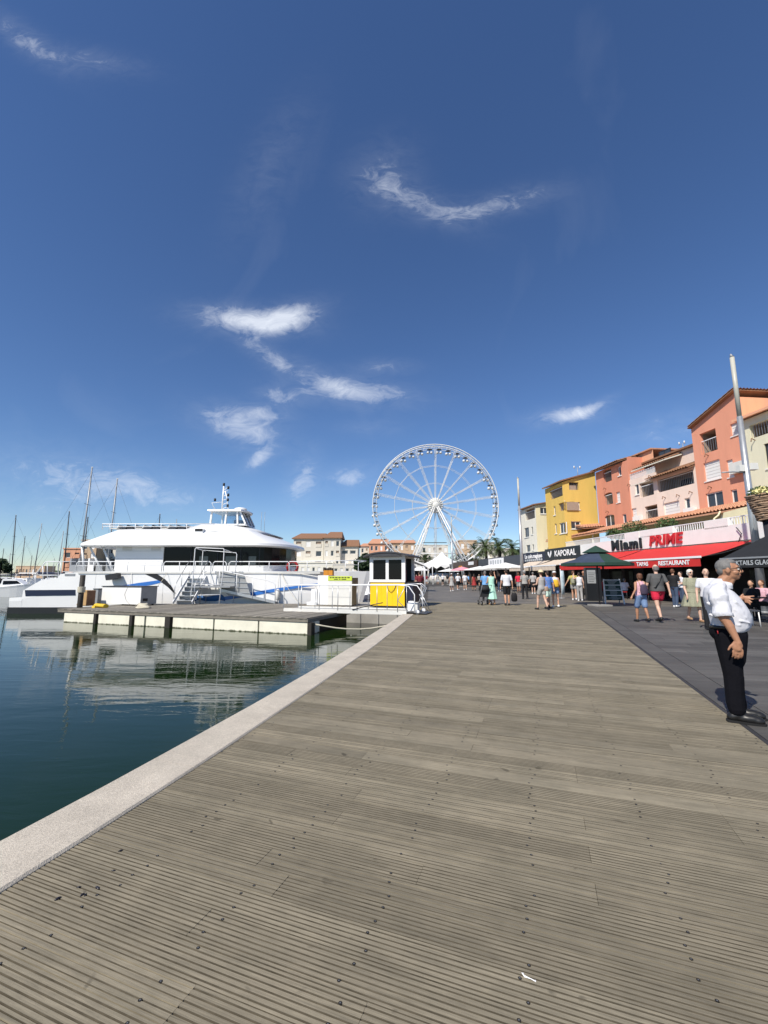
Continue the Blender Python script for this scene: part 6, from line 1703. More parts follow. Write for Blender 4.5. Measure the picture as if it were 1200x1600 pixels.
def tree(label, px, ytop, Y, wpx, dark=True, group='trees beyond the harbour', n=2600, leaf=.26, zbase=None):
    top = P(px, ytop, Y); H = top.z; rw = wpx/2*Y/FPX
    t = thing('leafy_tree', label, 'tree', (top.x, Y, 0), group=group)
    rnd = random.Random(int(px*3+Y)); cz = H*.62; rz = H*.38
    b = MB(); b.tube([(top.x, Y, 0), (top.x+.1, Y, H*.25), (top.x-.1, Y, H*.5), (top.x, Y, H*.8)], [.28, .22, .16, .06], 7)
    cl = []
    for k in range(12):
        d = Vector((rnd.gauss(0, 1), rnd.gauss(0, 1), rnd.gauss(0, 1))).normalized()
        c = Vector((top.x+d.x*rw*.7, Y+d.y*rw*.7, cz+d.z*rz*.7)); cl.append(c)
        b.cyl((top.x, Y, H*rnd.uniform(.25, .5)), c, .09, .03, 5)
    b.build('trunk', M['bark'], t)
    b = MB()
    for c in cl: leaves_into(b, c, rw*.48, n//12, leaf, 0, .8, rnd)
    b.build('crown', M['leafdark' if dark else 'leaf'], t, fix=False)
tree('dark tree left of the kiosk roof', 568, 862, 60, 26)
tree('dark tree just behind the kiosk, left side', 586, 868, 70, 24)
tree('dark bushy tree between kiosk and wheel leg', 632, 870, 85, 34)
tree('bushy dark tree behind the pagoda tent', 705, 868, 116, 40)
tree('bushy dark tree at the right foot of the wheel', 728, 862, 118, 36)
tree('rounded dark tree at the far left edge of the harbour', 2, 872, 75, 26)
tree('dark tree behind the lamp pole and the cream house', 812, 848, 80, 16)
tree('dark tree behind the palms left of the cream house', 790, 856, 90, 26)

# --- buildings beyond
def block(label, name, px0, px1, ytop, Y, depth, m, roof=None, rows=4, cols=5, rh=0.0, roofm='tiledark', z0=0.0, win=(.55, .55), seed=1):
    a, c = P(px0, ytop, Y), P(px1, ytop, Y); zt_ = a.z
    t = thing(name, label, 'building', ((a.x+c.x)/2, Y, 0))
    fc = Face(Vector((a.x, Y, 0)), Vector((1, 0, 0)), Vector((0, -1, 0))); Wd = c.x-a.x
    rnd = random.Random(seed); hs = []
    for r_ in range(rows):
        for k in range(cols):
            w_ = Wd/cols; h_ = (zt_-1.2-z0)/rows
            x0 = w_*(k+.5-win[0]/2*rnd.uniform(.7, 1.1)); x1 = w_*(k+.5+win[0]/2*rnd.uniform(.7, 1.1))
            hs.append((x0, x1, z0+.8+h_*(r_+.5-win[1]/2), z0+.8+h_*(r_+.5+win[1]/2)))
    wall(fc, 0, Wd, z0, zt_, hs, m, t, thick=.3)
    for h in hs:
        k = rnd.random()
        if k < .42: 
            w_ = box_on(fc, h[0], h[1], h[2], h[3], -.28, -.22, M['white_paint'], 'window', t)
            box_on(fc, h[0]+.12, h[1]-.12, h[2]+.12, h[3]-.12, -.219, -.20, M['pane'], 'pane', w_)
        elif k < .75: box_on(fc, h[0], h[1], h[2], h[3], -.2, -.12, M['shutter'], 'shutter', t)
        else:
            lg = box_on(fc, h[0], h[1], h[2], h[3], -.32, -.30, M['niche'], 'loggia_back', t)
            box_on(fc, h[0]-.1, h[1]+.1, h[2]-.1, h[2]+.95, .0, .12, m, 'balcony_wall', t)
    b = MB(); b.box((a.x, Y+.31, z0), (c.x, Y+depth, zt_-.02)); b.build('rear_volume', m, t)
    if rh:
        b = MB(); e = .6
        b.add([(a.x-e, Y-e, zt_), (c.x+e, Y-e, zt_), (c.x+e*.2, Y+depth/2, zt_+rh), (a.x-e*.2+1.5, Y+depth/2, zt_+rh), (a.x-e, Y-e, zt_-.25), (c.x+e, Y-e, zt_-.25), (a.x-e, Y+depth, zt_), (c.x+e, Y+depth, zt_)],
              [(0, 1, 2, 3), (4, 5, 1, 0), (0, 3, 6), (1, 7, 2), (3, 2, 7, 6), (4, 0, 6), (5, 7, 1)]); b.build('roof', M[roofm], t, fix=False)
    else:
        b = MB(); b.box((a.x-.2, Y-.2, zt_), (c.x+.2, Y+depth, zt_+.35)); b.build('roof_edge', m, t)
    return t
block('pale apartment block with brown tiled roof beyond the ferry bow', 'apartment_block', 459, 506, 841, 150, 12, M['p_far'], rows=4, cols=3, rh=2.3, seed=3)
block('pale apartment block with stepped balconies right of its brown roofed neighbour', 'apartment_block', 506.5, 532, 840, 149, 12, M['p_far'], rows=4, cols=3, rh=2.6, seed=4)
block('lower pale apartment wing with light brown roof', 'apartment_block', 532.5, 559, 853, 151, 11, M['p_far'], rows=3, cols=2, rh=2.6, seed=5, win=(.75, .35))
block('salmon apartment building with arched gable behind the kiosk roof', 'apartment_block', 577, 607, 849, 215, 14, M['p_farorange'], rows=4, cols=4, rh=2.8, roofm='tile', seed=6)
block('tan and salmon apartment building behind the left wheel rim', 'apartment_block', 607.5, 648, 848, 220, 14, M['p_tan'], rows=4, cols=5, rh=2.0, roofm='tile', seed=7)
block('small white and brown house left of the salmon building', 'apartment_block', 563, 576.5, 853, 230, 12, M['p_far'], rows=4, cols=2, rh=1.8, roofm='tile', seed=8)
block('white low building seen through the wheel legs', 'apartment_block', 595, 640, 872, 170, 10, M['p_ivory'], rows=3, cols=6, seed=9)
block('pale building with railed terraces right of the wheel hub', 'apartment_block', 650, 700, 852, 260, 14, M['p_far'], rows=4, cols=6, seed=10)
block('tan apartment building behind the right wheel rim', 'apartment_block', 718, 745, 845, 190, 12, M['p_tan'], rows=4, cols=3, seed=11)
block('white stepped building behind the palms', 'apartment_block', 752, 772, 848, 170, 12, M['p_ivory'], rows=4, cols=3, seed=12)
block('white building with narrow windows next to the lamp pole', 'apartment_block', 778, 800, 858, 160, 12, M['p_far'], rows=3, cols=3, seed=13)
block('brown pink building seen under the ferry roof at its stern', 'apartment_block', 100, 128, 858, 120, 12, M['p_farorange'], rows=3, cols=2, seed=14)
block('cream and tan building seen between the ferry roof posts', 'apartment_block', 128.5, 152, 845, 118, 12, M['p_tan'], rows=4, cols=2, seed=15)
block('white building seen behind the ferry aft deck', 'apartment_block', 152.5, 190, 842, 122, 12, M['p_far'], rows=5, cols=4, seed=16)
block('long low pale house row far across the harbour on the left', 'apartment_block', 25, 70, 885, 300, 10, M['p_tan'], rows=1, cols=9, seed=17)
block('grey and white shop pavilion along the far quay behind the boats', 'apartment_block', 452, 520, 880, 145, 8, M['p_ivory'], rows=1, cols=8, seed=18)
block('white quay pavilion with railings behind the motor yacht', 'apartment_block', 520.5, 600, 882, 144, 8, M['p_far'], rows=1, cols=9, seed=19)
# distant shoreline
b = MB(); rr = []
for k in range(60):
    x = -900+k*32; rr.append([Vector((x, 700, -.6)), Vector((x, 702, 7+3.5*math.sin(k*.7)+2.2*math.sin(k*1.9))), Vector((x, 760, 4)), Vector((x, 800, -.6))])
b.loft(rr, closed=False, caps=False); tag(b.build('wooded_shore', M['leafdark'], fix=False), 'low dark wooded shore on the horizon', 'shore', kind='structure')

# ============================================================ PEOPLE
BAKE = []
def capsule(b, p0, p1, r0, r1, n=10):
    p0, p1 = Vector(p0), Vector(p1); d = p1-p0
    if d.length < 1e-5: d = Vector((0, 0, 1e-4))
    d.normalize(); s = d.cross(Vector((0, 0, 1)))
    if s.length < 1e-3: s = Vector((1, 0, 0))
    s.normalize(); t = s.cross(d); rings = []
    for c, r, sg in ((p0, r0, -1), (p1, r1, 1)):
        for a in ((.15, .6, 1.0) if sg < 0 else (1.0, .6, .15)):
            rr = r*math.sin(a*math.pi/2); off = r*math.cos(a*math.pi/2)*sg
            rings.append([c+d*off+s*rr*math.cos(2*math.pi*k/n)+t*rr*math.sin(2*math.pi*k/n) for k in range(n)])
    b.loft(rings)
def blob(name, prims, m, parent, voxel, smooth=3, org=None, label=None):
    """tapered limbs and rounded masses fused into one continuous surface"""
    b = MB()
    for p in prims:
        if p[0] == 'c': capsule(b, *p[1:])
        elif p[0] == 'e': b.ball(p[1], p[2], 14, 10, rot=p[3] if len(p) > 3 else None)
        elif p[0] == 'l': b.loft(p[1])
    me = b.mesh(name)
    me.materials.append(m)
    ob = bpy.data.objects.new(name, me); col.objects.link(ob)
    if parent is not None: ob.parent = parent
    r = ob.modifiers.new('r', 'REMESH'); r.mode = 'VOXEL'; r.voxel_size = voxel; r.use_smooth_shade = True
    if smooth: s = ob.modifiers.new('s', 'SMOOTH'); s.factor = .5; s.iterations = smooth
    BAKE.append((ob, m))
    return ob
def bake_all():
    dg = bpy.context.evaluated_depsgraph_get()
    for ob, m in BAKE:
        me = bpy.data.meshes.new_from_object(ob.evaluated_get(dg))
        old = ob.data; ob.modifiers.clear(); ob.data = me; bpy.data.meshes.remove(old)
        me.name = ob.name; me.materials.clear(); me.materials.append(m)
        me.polygons.foreach_set('use_smooth', [True]*len(me.polygons)); me.polygons.foreach_set('material_index', [0]*len(me.polygons)); me.update()
def cloth(name, c, rough=.85, var=.08, vs=9): return mat(name, c, rough, var=var, vs=vs, bump=.25, bs=38)
SK = mat('sunlit_skin', (.52, .29, .19), .55, var=.06, vs=12); SKT = mat('tanned_skin', (.38, .19, .11), .5, var=.08, vs=14); SKP = mat('pale_skin', (.60, .38, .28), .55, var=.05, vs=12)
HB = mat('dark_brown_hair', (.03, .018, .012), .6, var=.2, vs=40); HR_ = mat('chestnut_hair', (.12, .05, .025), .6, var=.25, vs=40); HG = mat('grey_hair', (.15, .145, .14), .7, var=.25, vs=60); HW = mat('white_hair', (.66, .62, .55), .7, var=.12, vs=40)
CW = cloth('white_cotton', (.64, .64, .665)); CBK = cloth('black_cotton', (.010, .010, .012)); CGR = cloth('charcoal_tee', (.085, .085, .085)); CRED = cloth('red_shorts', (.55, .015, .05)); COL = cloth('olive_dress_cloth', (.27, .27, .19), var=.3, vs=30)
CMINT = cloth('mint_dress_cloth', (.42, .72, .58)); CBL = cloth('blue_shirt_cloth', (.10, .20, .48)); CDEN = cloth('denim', (.16, .24, .40), var=.2, vs=20); CJ = cloth('dark_denim', (.05, .075, .13)); CYE = cloth('yellow_canvas', (.72, .42, .03)); CGY = cloth('grey_cotton', (.36, .35, .34)); CST = cloth('grey_check_cloth', (.34, .33, .31), var=.35, vs=40)
CMAR = cloth('maroon_cotton', (.16, .02, .03)); CSKY = cloth('sky_blue_cotton', (.16, .36, .66)); CPK = cloth('pink_print_cotton', (.62, .36, .42), var=.35, vs=40); CKH = cloth('khaki_cotton', (.40, .38, .14)); CTAN = cloth('tan_leather', (.50, .34, .25)); CPUR = cloth('dark_purple_nylon', (.055, .04, .07)); CLIM = cloth('pale_mint_cotton', (.55, .72, .62)); CRD = cloth('dark_red_cotton', (.30, .03, .03)); CSTR = cloth('straw', (.62, .52, .34))
SHB = mat('black_leather', (.014, .014, .014), .4); SHW = mat('white_shoe', (.72, .72, .72), .5); SHT = mat('tan_sandal', (.34, .20, .11), .6)

def skirt_ring(z, rx, ry, cy, wave, n=24, ph=0.0):
    return [Vector((rx*math.cos(2*math.pi*i/n)*(1+wave*math.sin(7*2*math.pi*i/n+ph)), cy+ry*math.sin(2*math.pi*i/n)*(1+wave*math.sin(7*2*math.pi*i/n+ph)), z)) for i in range(n)]
def person(label, px, py, H=1.72, face=0.0, skin=SK, top=('tee', CW), bot=('shorts', CBK), hair=('short', HB), shoes=SHB, stride=.0, arms=('down', 'down'), build=1.0, hat=None, bag=None, vox=.016, pose='stand', group='people strolling on the promenade', base=None, fem=False, glasses=False):
    g = base if base is not None else G(px, py)
    k = H/1.75; B = build
    hx, sx = (.088, .165) if fem else (.09, .188)
    S = lambda *p: Vector(p)*k
    f = .14 if pose == 'sit' else 0
    legs = []
    for i, sd in enumerate((-1, 1)):                     # left is -x
        st = stride*(1 if i == 0 else -1)
        hip = S(sd*hx, 0, .92)
        if pose == 'sit':
            hip = S(sd*hx, 0, .52); kn = S(sd*.12, .42, .52); an = S(sd*.12, .40, .09); ft = .0
        else:
            kn = S(sd*.092, st*.62+(.05 if stride else .01), .50+(.03*abs(st) if st < 0 else 0)); an = S(sd*.095, st*1.05, .085+(.10*abs(st)/.3 if st < 0 else 0))
        legs.append((hip, kn, an))
    dz = -.40*k if pose == 'sit' else 0
    T = lambda x, y, z: S(x, y, z)+Vector((0, 0, dz))
    arm = []
    for i, sd in enumerate((-1, 1)):
        a = arms[i]; sh = T(sd*sx*B**.5, 0, 1.405)
        sw = stride*(-1 if i == 0 else 1)
        if a == 'down': el = T(sd*(sx+.07)*B**.4, -.02+sw*.35, 1.12); wr = T(sd*(sx+.09)*B**.4, .05+sw*.8, .885); hd = Vector((sd*.01, .02+sw*.15, -1))
        elif a == 'fwd': el = T(sd*(sx+.05), .06, 1.14); wr = T(sd*(sx-.02), .32, 1.12); hd = Vector((-sd*.2, 1, -.1))
        elif a == 'phone': el = T(sd*(sx+.06), .05, 1.14); wr = T(sd*.08, .24, 1.30); hd = Vector((-sd*.3, .4, .8))
        elif a == 'hip': el = T(sd*(sx+.20), -.08, 1.16); wr = T(sd*(sx-.0), .06, 1.02); hd = Vector((-sd*.8, .2, -.4))
        elif a == 'up': el = T(sd*(sx+.12), .1, 1.35); wr = T(sd*(sx+.10), .2, 1.60); hd = Vector((0, .2, 1))
        elif a == 'out': el = T(sd*(sx+.12), -.12, 1.16); wr = T(sd*(sx+.26), -.10, .93); hd = Vector((sd*.5, .1, -1))
        arm.append((sh, el, wr, hd.normalized()))
    pr = []
    for hip, kn, an in legs:
        pr += [('c', hip, kn, .088*k*B, .056*k), ('c', kn+Vector((0, -.012*k, -.03*k)), kn.lerp(an, .35), .052*k, .054*k), ('c', kn.lerp(an, .3)+Vector((0, -.01*k, 0)), an, .054*k, .036*k), ('e', an+S(0, .065, -.045), (.042*k, .125*k, .038*k))]
    tw = .92 if fem else 1.0
    pr += [('e', T(0, -.01, .95), (.165*k*B, .125*k*B, .13*k)), ('e', T(0, .005, 1.10), (.138*k*B*tw, .105*k*B, .16*k)), ('e', T(0, .0, 1.28), (.165*k*B**.6*tw, .118*k*B**.6, .17*k)),
           ('c', T(-sx+.04, 0, 1.40), T(sx-.04, 0, 1.40), .058*k, .058*k), ('c', T(0, -.01, 1.42), T(0, .012, 1.57), .056*k, .050*k),
           ('e', T(0, .012, 1.640), (.076*k, .095*k, .108*k)), ('e', T(0, .045, 1.585), (.056*k, .058*k, .050*k)), ('e', T(0, .108, 1.625), (.014*k, .020*k, .022*k)), ('e', T(-.077, .0, 1.625), (.012*k, .022*k, .03*k)), ('e', T(.077, .0, 1.625), (.012*k, .022*k, .03*k))]
    if fem: pr += [('e', T(-.075, .10, 1.27), (.06*k, .05*k, .06*k)), ('e', T(.075, .10, 1.27), (.06*k, .05*k, .06*k))]
    for i, (sh, el, wr, hd) in enumerate(arm):
        sd = -1 if i == 0 else 1
        pr += [('c', sh, el, .050*k*B**.4, .039*k), ('c', el, wr, .039*k, .027*k), ('c', wr, wr+hd*.075*k, .026*k, .034*k)]
        across = hd.cross(Vector((1, 0, 0)) if abs(hd.x) < .8 else Vector((0, 1, 0))).normalized(); inn = across.cross(hd).normalized()
        rf = max(.009*k, vox*.62)
        for q, (o, ln) in enumerate(((-.030, .066), (-.010, .078), (.010, .074), (.030, .058))):
            p0 = wr+hd*.085*k+across*o*k; p1 = p0+hd*ln*.55*k+inn*.006*k; p2 = p1+hd*ln*.42*k+inn*.022*k*(1 if q else .6)
            pr += [('c', p0, p1, rf, rf*.92), ('c', p1, p2, rf*.92, rf*.8)]
        p0 = wr+hd*.02*k+across*.028*k; pr += [('c', p0, p0+hd*.045*k+across*.03*k, rf*1.1, rf), ('c', p0+hd*.045*k+across*.03*k, p0+hd*.075*k+across*.032*k, rf, rf*.8)]
    body = blob('person', pr, skin, None, vox, 3)
    tag(body, label, 'person', group)
    body.location = g; body.rotation_euler = (0, 0, R(face))
    ORG[body.name] = Vector()
    # clothes
    kind, cm = top[0], top[1]
    e = .016*k
    def torso(zlo, fl=0.0):
        rg = []
        for z, rx, ry, cy in ((zlo, .178+fl, .142+fl, 0), (1.0, .176+fl*.7, .140+fl*.7, 0), (1.10, .163*tw+fl*.3, .132+fl*.3, .004), (1.22, .176*tw, .138, .006), (1.33, .185*tw, .132, .0), (1.42, .165*tw+.01, .095, -.004), (1.465, .095, .075, -.004)):
            bb = B if z < 1.25 else B**.6
            rg.append([p*1.0+Vector((0, 0, dz)) for p in skirt_ring(z*k, rx*k*bb, ry*k*bb, cy*k, .012, 20, z*9)])
        return ('l', rg)
    if kind in ('tee', 'shirt', 'tank', 'dress', 'vest'):
        zlo = .93 if kind != 'dress' else .98
        ps = [torso(zlo, .012 if kind != 'tank' else 0)]
        if kind != 'tank': ps += [('c', T(-sx+.04, 0, 1.405), T(sx-.04, 0, 1.405), .066*k, .066*k)]
        if fem: ps += [('e', T(-.075, .105, 1.27), (.065*k, .05*k, .065*k)), ('e', T(.075, .105, 1.27), (.065*k, .05*k, .065*k))]
        if kind in ('tee', 'shirt') or (kind == 'dress' and len(top) > 3):
            for sh, el, wr, hd in arm: ps += [('c', sh, sh.lerp(el, .62), .064*k*B**.4, .060*k*B**.3)]
        if kind == 'dress':
            zb = top[2]
            rg = []
            for j in range(7):
                q = j/6; z = .98-(.98-zb)*q
                rg.append([p+Vector((0, 0, dz)) for p in skirt_ring(z*k, (.168+.10*q)*k*B, (.142+.12*q)*k*B, (-.02*q)*k, .02+.06*q, 28, .4)])
            ps += [('l', rg)]
        blob('dress' if kind == 'dress' else 'top', ps, cm, body, max(vox*.85, .011), 2)
    if bot:
        kind, cm2 = bot[0], bot[1]
        ps = [('e', T(0, -.01, .955), (.176*k*B, .138*k*B, .125*k))]
        for hip, kn, an in legs:
            if kind == 'shorts': ps += [('c', hip, hip.lerp(kn, .80), .104*k*B, .092*k*B)]
            elif kind == 'short': ps += [('c', hip, hip.lerp(kn, .45), .104*k*B, .104*k*B)]
            elif kind == 'trousers': ps += [('c', hip, kn, .102*k*B, .076*k), ('c', kn, an+Vector((0, 0, .01)), .076*k, .062*k)]
        blob({'shorts': 'shorts', 'short': 'shorts', 'trousers': 'trousers'}[kind], ps, cm2, body, max(vox*.85, .011), 2)
    for hip, kn, an in legs:
        blob('shoe', [('e', an+S(0, .07, -.047), (.050*k, .140*k, .042*k)), ('c', an+S(0, -.02, -.02), an+S(0, -.03, -.05), .046*k, .045*k), ('e', an+S(0, .07, -.072), (.050*k, .145*k, .016*k))], shoes, body, .012, 2)
    if hair:
        kind, hm = hair
        if kind == 'short': ps = [('e', T(0, -.014, 1.668), (.083*k, .094*k, .092*k)), ('e', T(0, -.05, 1.62), (.072*k, .055*k, .075*k))]
        elif kind == 'bun': ps = [('e', T(0, -.016, 1.668), (.086*k, .096*k, .096*k)), ('e', T(0, -.115, 1.70), (.045*k, .045*k, .045*k)), ('e', T(0, -.05, 1.61), (.075*k, .06*k, .08*k))]
        elif kind == 'long': ps = [('e', T(0, -.016, 1.668), (.088*k, .098*k, .097*k)), ('l', [skirt_ring((z*k+dz), rx*k, ry*k, cy*k, .06, 14, z*5) for z, rx, ry, cy in ((1.36, .10, .045, -.085), (1.48, .105, .055, -.075), (1.60, .092, .068, -.045), (1.70, .07, .06, -.03))])]
        elif kind == 'bob': ps = [('e', T(0, -.014, 1.672), (.098*k, .102*k, .094*k)), ('e', T(0, -.045, 1.61), (.092*k, .068*k, .085*k))]
        elif kind == 'fringe': ps = [('l', [[q for q in skirt_ring((z*k+dz), rx*k, ry*k, cy*k, .0, 16)] for z, rx, ry, cy in ((1.57, .07, .045, -.05), (1.62, .085, .062, -.035), (1.67, .084, .062, -.03), (1.695, .06, .05, -.03))])]
        blob('hair', ps, hm, body, max(vox*.7, .009), 2)
    if vox <= .013:                                      # a face that reads at this size
        for s in (-1, 1):
            b = MB(); b.ball(T(s*.032, .088, 1.645), (.012*k, .008*k, .008*k), 8, 6); b.build('eye', M['black'], body)
            b = MB(); b.tube([T(s*.015, .098, 1.667), T(s*.035, .096, 1.672), T(s*.055, .080, 1.664)], .004*k, 5); b.build('eyebrow', HG, body)
        b = MB(); b.tube([T(-.024, .092, 1.578), T(0, .101, 1.575), T(.024, .092, 1.578)], .005*k, 5); b.build('mouth', CMAR, body)
    if glasses:
        b = MB()
        for s in (-1, 1): b.ball(T(s*.034, .098, 1.643), (.027*k, .010*k, .020*k), 10, 6); b.tube([T(s*.058, .092, 1.648), T(s*.080, .02, 1.646)], .004*k, 5)
        b.tube([T(-.012, .106, 1.648), T(.012, .106, 1.648)], .004*k, 5); b.build('sunglasses', M['black'], body)
    if hat:
        hk, hm = hat
        if hk == 'straw': b = MB(); b.loft([skirt_ring((z*k+dz), r*k, r*1.08*k, 0, 0, 18) for z, r in ((1.685, .155), (1.69, .16), (1.70, .10), (1.78, .088), (1.80, .06))]); b.build('hat', hm, body)
        else: b = MB(); b.loft([skirt_ring((z*k+dz), r*k, r*1.1*k, 0, 0, 16) for z, r in ((1.675, .090), (1.73, .088), (1.77, .06), (1.78, .02))]); b.add([T(-.07, .06, 1.69), T(.07, .06, 1.69), T(.055, .19, 1.675), T(-.055, .19, 1.675)], [(0, 1, 2, 3)]); b.build('cap', hm, body)
    if bag:
        for bk, bm, *rest in bag:
            if bk == 'backpack': blob('backpack', [('l', [skirt_ring((z*k), rx*k, ry*k, -.19*k, .0, 16) for z, rx, ry in ((.98, .10, .05), (1.02, .135, .085), (1.15, .145, .095), (1.30, .125, .075), (1.36, .07, .04))])], bm, body, .014, 2)
            elif bk == 'strap':
                b = MB(); b.tube([T(-.17, .02, 1.0), T(-.13, -.16, 1.05), T(0, -.155, 1.24), T(.10, -.12, 1.40), T(.13, .0, 1.47), T(.06, .14, 1.33), T(-.1, .16, 1.1), T(-.17, .02, 1.0)], .016*k, 6); b.build('bag_strap', bm, body)
            elif bk == 'straps':
                for s in (-1, 1): b = MB(); b.tube([T(s*.09, -.13, 1.30), T(s*.10, -.09, 1.44), T(s*.105, .0, 1.475), T(s*.11, .13, 1.35), T(s*.13, .05, 1.12), T(s*.13, -.12, 1.06)], .018*k, 6); b.build('bag_strap', bm, body)
            elif bk == 'handbag':
                x, y, z = rest; b = MB(); b.loft([skirt_ring((zz*k), rx*k, .05*k, y*k, 0, 12) for zz, rx in ((z-.12, .10), (z-.10, .15), (z+.06, .13), (z+.09, .10))]); b.v = [v+Vector((x*k, 0, 0)) for v in b.v]; b.build('handbag', bm, body)
                b = MB(); b.tube([T(x-.10, y, z+.07), T(x-.05, y*.6, z+.35), T(.05, 0, 1.46), T(x+.06, y*.8, z+.3), T(x+.10, y, z+.07)], .010*k, 5); b.build('bag_strap', bm, body)
            elif bk == 'carry':
                sh, el, wr, hd = arm[1]; c = wr+Vector((.06*k, 0, -.45*k)); b = MB(); b.loft([[c+Vector((rx*math.cos(2*math.pi*i/12), ry*math.sin(2*math.pi*i/12), zz)) for i in range(12)] for zz, rx, ry in ((-.26, .09, .05), (-.20, .15, .08), (.05, .15, .08), (.16, .10, .05))]); b.tube([c+Vector((-.07, 0, .14)), wr+Vector((0, 0, -.1*k)), c+Vector((.07, 0, .14))], .012, 5); b.build('bag', bm, body)
    return body

# ---- the man in the foreground, in profile, facing right, leaning back
def foreground_man():
    g = G(1146, 1123)
    def lean(p):                                       # upright correction: everything above the hips moves forward
        z = p[2]; f = 0 if z < .55 else min(1, (z-.55)/.40)
        return Vector((p[0], p[1]+.090*f+(.05*max(0, min(1, (z-1.36)/.1))), z*.972))
    def fix_mesh(o):
        for v_ in o.data.vertices: v_.co = lean(v_.co)
        return o
    Hs = 1.0
    V = Vector
    pr = []
    vx = .0072
    # legs (x = his left -, right + ; right side is towards the camera)
    hipL, hipR = V((-.095, -.030, .88)), V((.095, -.030, .88))
    knL, knR = V((-.10, .045, .46)), V((.105, .03, .46))
    anL, anR = V((-.10, .055, .085)), V((.115, .015, .085))
    for h, kn, an in ((hipL, knL, anL), (hipR, knR, anR)):
        pr += [('c', h, kn, .085, .058), ('c', kn, an, .056, .040), ('e', an+V((0, .05, -.045)), (.034, .09, .028))]
    pr += [('e', (0, -.07, .93), (.165, .125, .13)), ('e', (0, -.01, 1.06), (.165, .15, .15)), ('e', (0, -.09, 1.24), (.18, .13, .17)), ('c', (-.14, -.12, 1.345), (.14, -.12, 1.345), .065, .065),
           ('c', (0, -.105, 1.36), (0, -.058, 1.49), .064, .060)]
    hc = V((0, -.042, 1.562))
    pr += [('e', hc+V((0, -.012, .012)), (.078, .098, .104)), ('e', hc+V((0, .030, -.052)), (.062, .066, .058)), ('e', hc+V((0, .062, -.085)), (.036, .030, .026)), ('c', hc+V((0, .088, .018)), hc+V((0, .112, -.022)), .010, .017),
           ('e', hc+V((0, .100, -.028)), (.020, .016, .012)), ('e', hc+V((0, .072, .030)), (.058, .024, .016)), ('e', hc+V((.080, -.012, -.008)), (.010, .024, .034)), ('e', hc+V((-.080, -.012, -.008)), (.010, .024, .034)),
           ('e', hc+V((0, .088, -.055)), (.030, .014, .008)), ('e', hc+V((0, .085, -.070)), (.028, .014, .009)), ('e', hc+V((.045, .05, -.03)), (.028, .035, .03)), ('e', hc+V((-.045, .05, -.03)), (.028, .035, .03)), ('c', V((0, -.03, 1.40)), hc+V((0, .03, -.085)), .05, .036)]
    # right arm hanging (near), hand half open
    shR, elR, wrR = V((.205, -.125, 1.315)), V((.268, -.10, 1.055)), V((.285, .005, .845))
    pr += [('c', shR, elR, .058, .048), ('c', elR, elR.lerp(wrR, .4), .043, .041), ('c', elR.lerp(wrR, .35), wrR, .041, .026), ('c', wrR, wrR+V((.0, .018, -.035)), .025, .027)]
    hd = V((.0, .18, -1)).normalized(); fw = V((0, 1, .15)).normalized(); inn = V((-1, 0, 0))
    pc = wrR+hd*.065
    pr += [('e', pc, (.020, .044, .050)), ('c', wrR+hd*.02, pc+hd*.03+fw*.01, .026, .024)]
    for q, (o, ln) in enumerate(((.036, .076), (.012, .084), (-.012, .078), (-.035, .062))):
        p0 = pc+hd*.040+fw*o; p1 = p0+(hd*.95+inn*.12+fw*.02)*ln*.50; p2 = p1+(hd*.9+inn*.3-fw*.12)*ln*.40; p3 = p2+(hd*.65+inn*.5-fw*.25)*ln*.34
        pr += [('c', p0, p1, .0098, .0092), ('c', p1, p2, .0092, .0086), ('c', p2, p3, .0086, .0074)]
    t0 = wrR+hd*.025-fw*.022; t1 = t0+hd*.034-fw*.034+V((.006, 0, 0)); t2 = t1+hd*.034-fw*.016
    pr += [('c', wrR+hd*.01, t0, .018, .016), ('c', t0, t1, .0135, .012), ('c', t1, t2, .012, .0095)]
    # left arm bent forward, pointing
    shL, elL, wrL = V((-.205, -.115, 1.315)), V((-.265, -.12, 1.10)), V((-.175, .045, 1.225))
    pr += [('c', shL, elL, .058, .044), ('c', elL, wrL, .043, .026), ('c', wrL, wrL+V((.02, .06, .02)), .025, .028)]
    d2 = V((.12, 1, .12)).normalized(); ac = V((0, -.1, 1)).normalized()
    pc2 = wrL+d2*.075
    for q, (o, ln) in enumerate(((.028, .085), (.010, .080), (-.010, .070), (-.028, .056))):
        p0 = pc2+d2*.02+ac*o; p1 = p0+(d2+V((.25*(q > 0), 0, -.12*q)))*ln*.5; p2 = p1+(d2*(1-.25*q)+V((.3*(q > 0), 0, -.25*q)))*ln*.45
        pr += [('c', p0, p1, .0105, .0098), ('c', p1, p2, .0098, .0082)]
    pr += [('c', wrL+d2*.03+ac*.02, wrL+d2*.09+ac*.055, .0135, .010)]
    body = fix_mesh(blob('person', pr, SKT, None, vx, 1))
    tag(body, 'grey haired man in white shirt, black trousers and glasses standing in the foreground', 'person', 'people strolling on the promenade')
    body.location = g; body.rotation_euler = (0, 0, R(-122)); ORG[body.name] = Vector()
    # shirt: loft of the torso with belly, sleeves, collar
    def ring(z, rx, yb, yf, wv=.0, ph=0., n=36, flat=.86):
        cy, ry = (yb+yf)/2, (yf-yb)/2
        out = []
        for i in range(n):
            a = 2*math.pi*i/n; c_, s_ = math.cos(a), math.sin(a)
            w_ = 1+wv*math.sin(9*a+ph)+wv*.6*math.sin(5*a-ph*1.7)
            out.append(V((rx*math.copysign(abs(c_)**flat, c_)*w_, cy+ry*math.copysign(abs(s_)**flat, s_)*w_, z)))
        return out
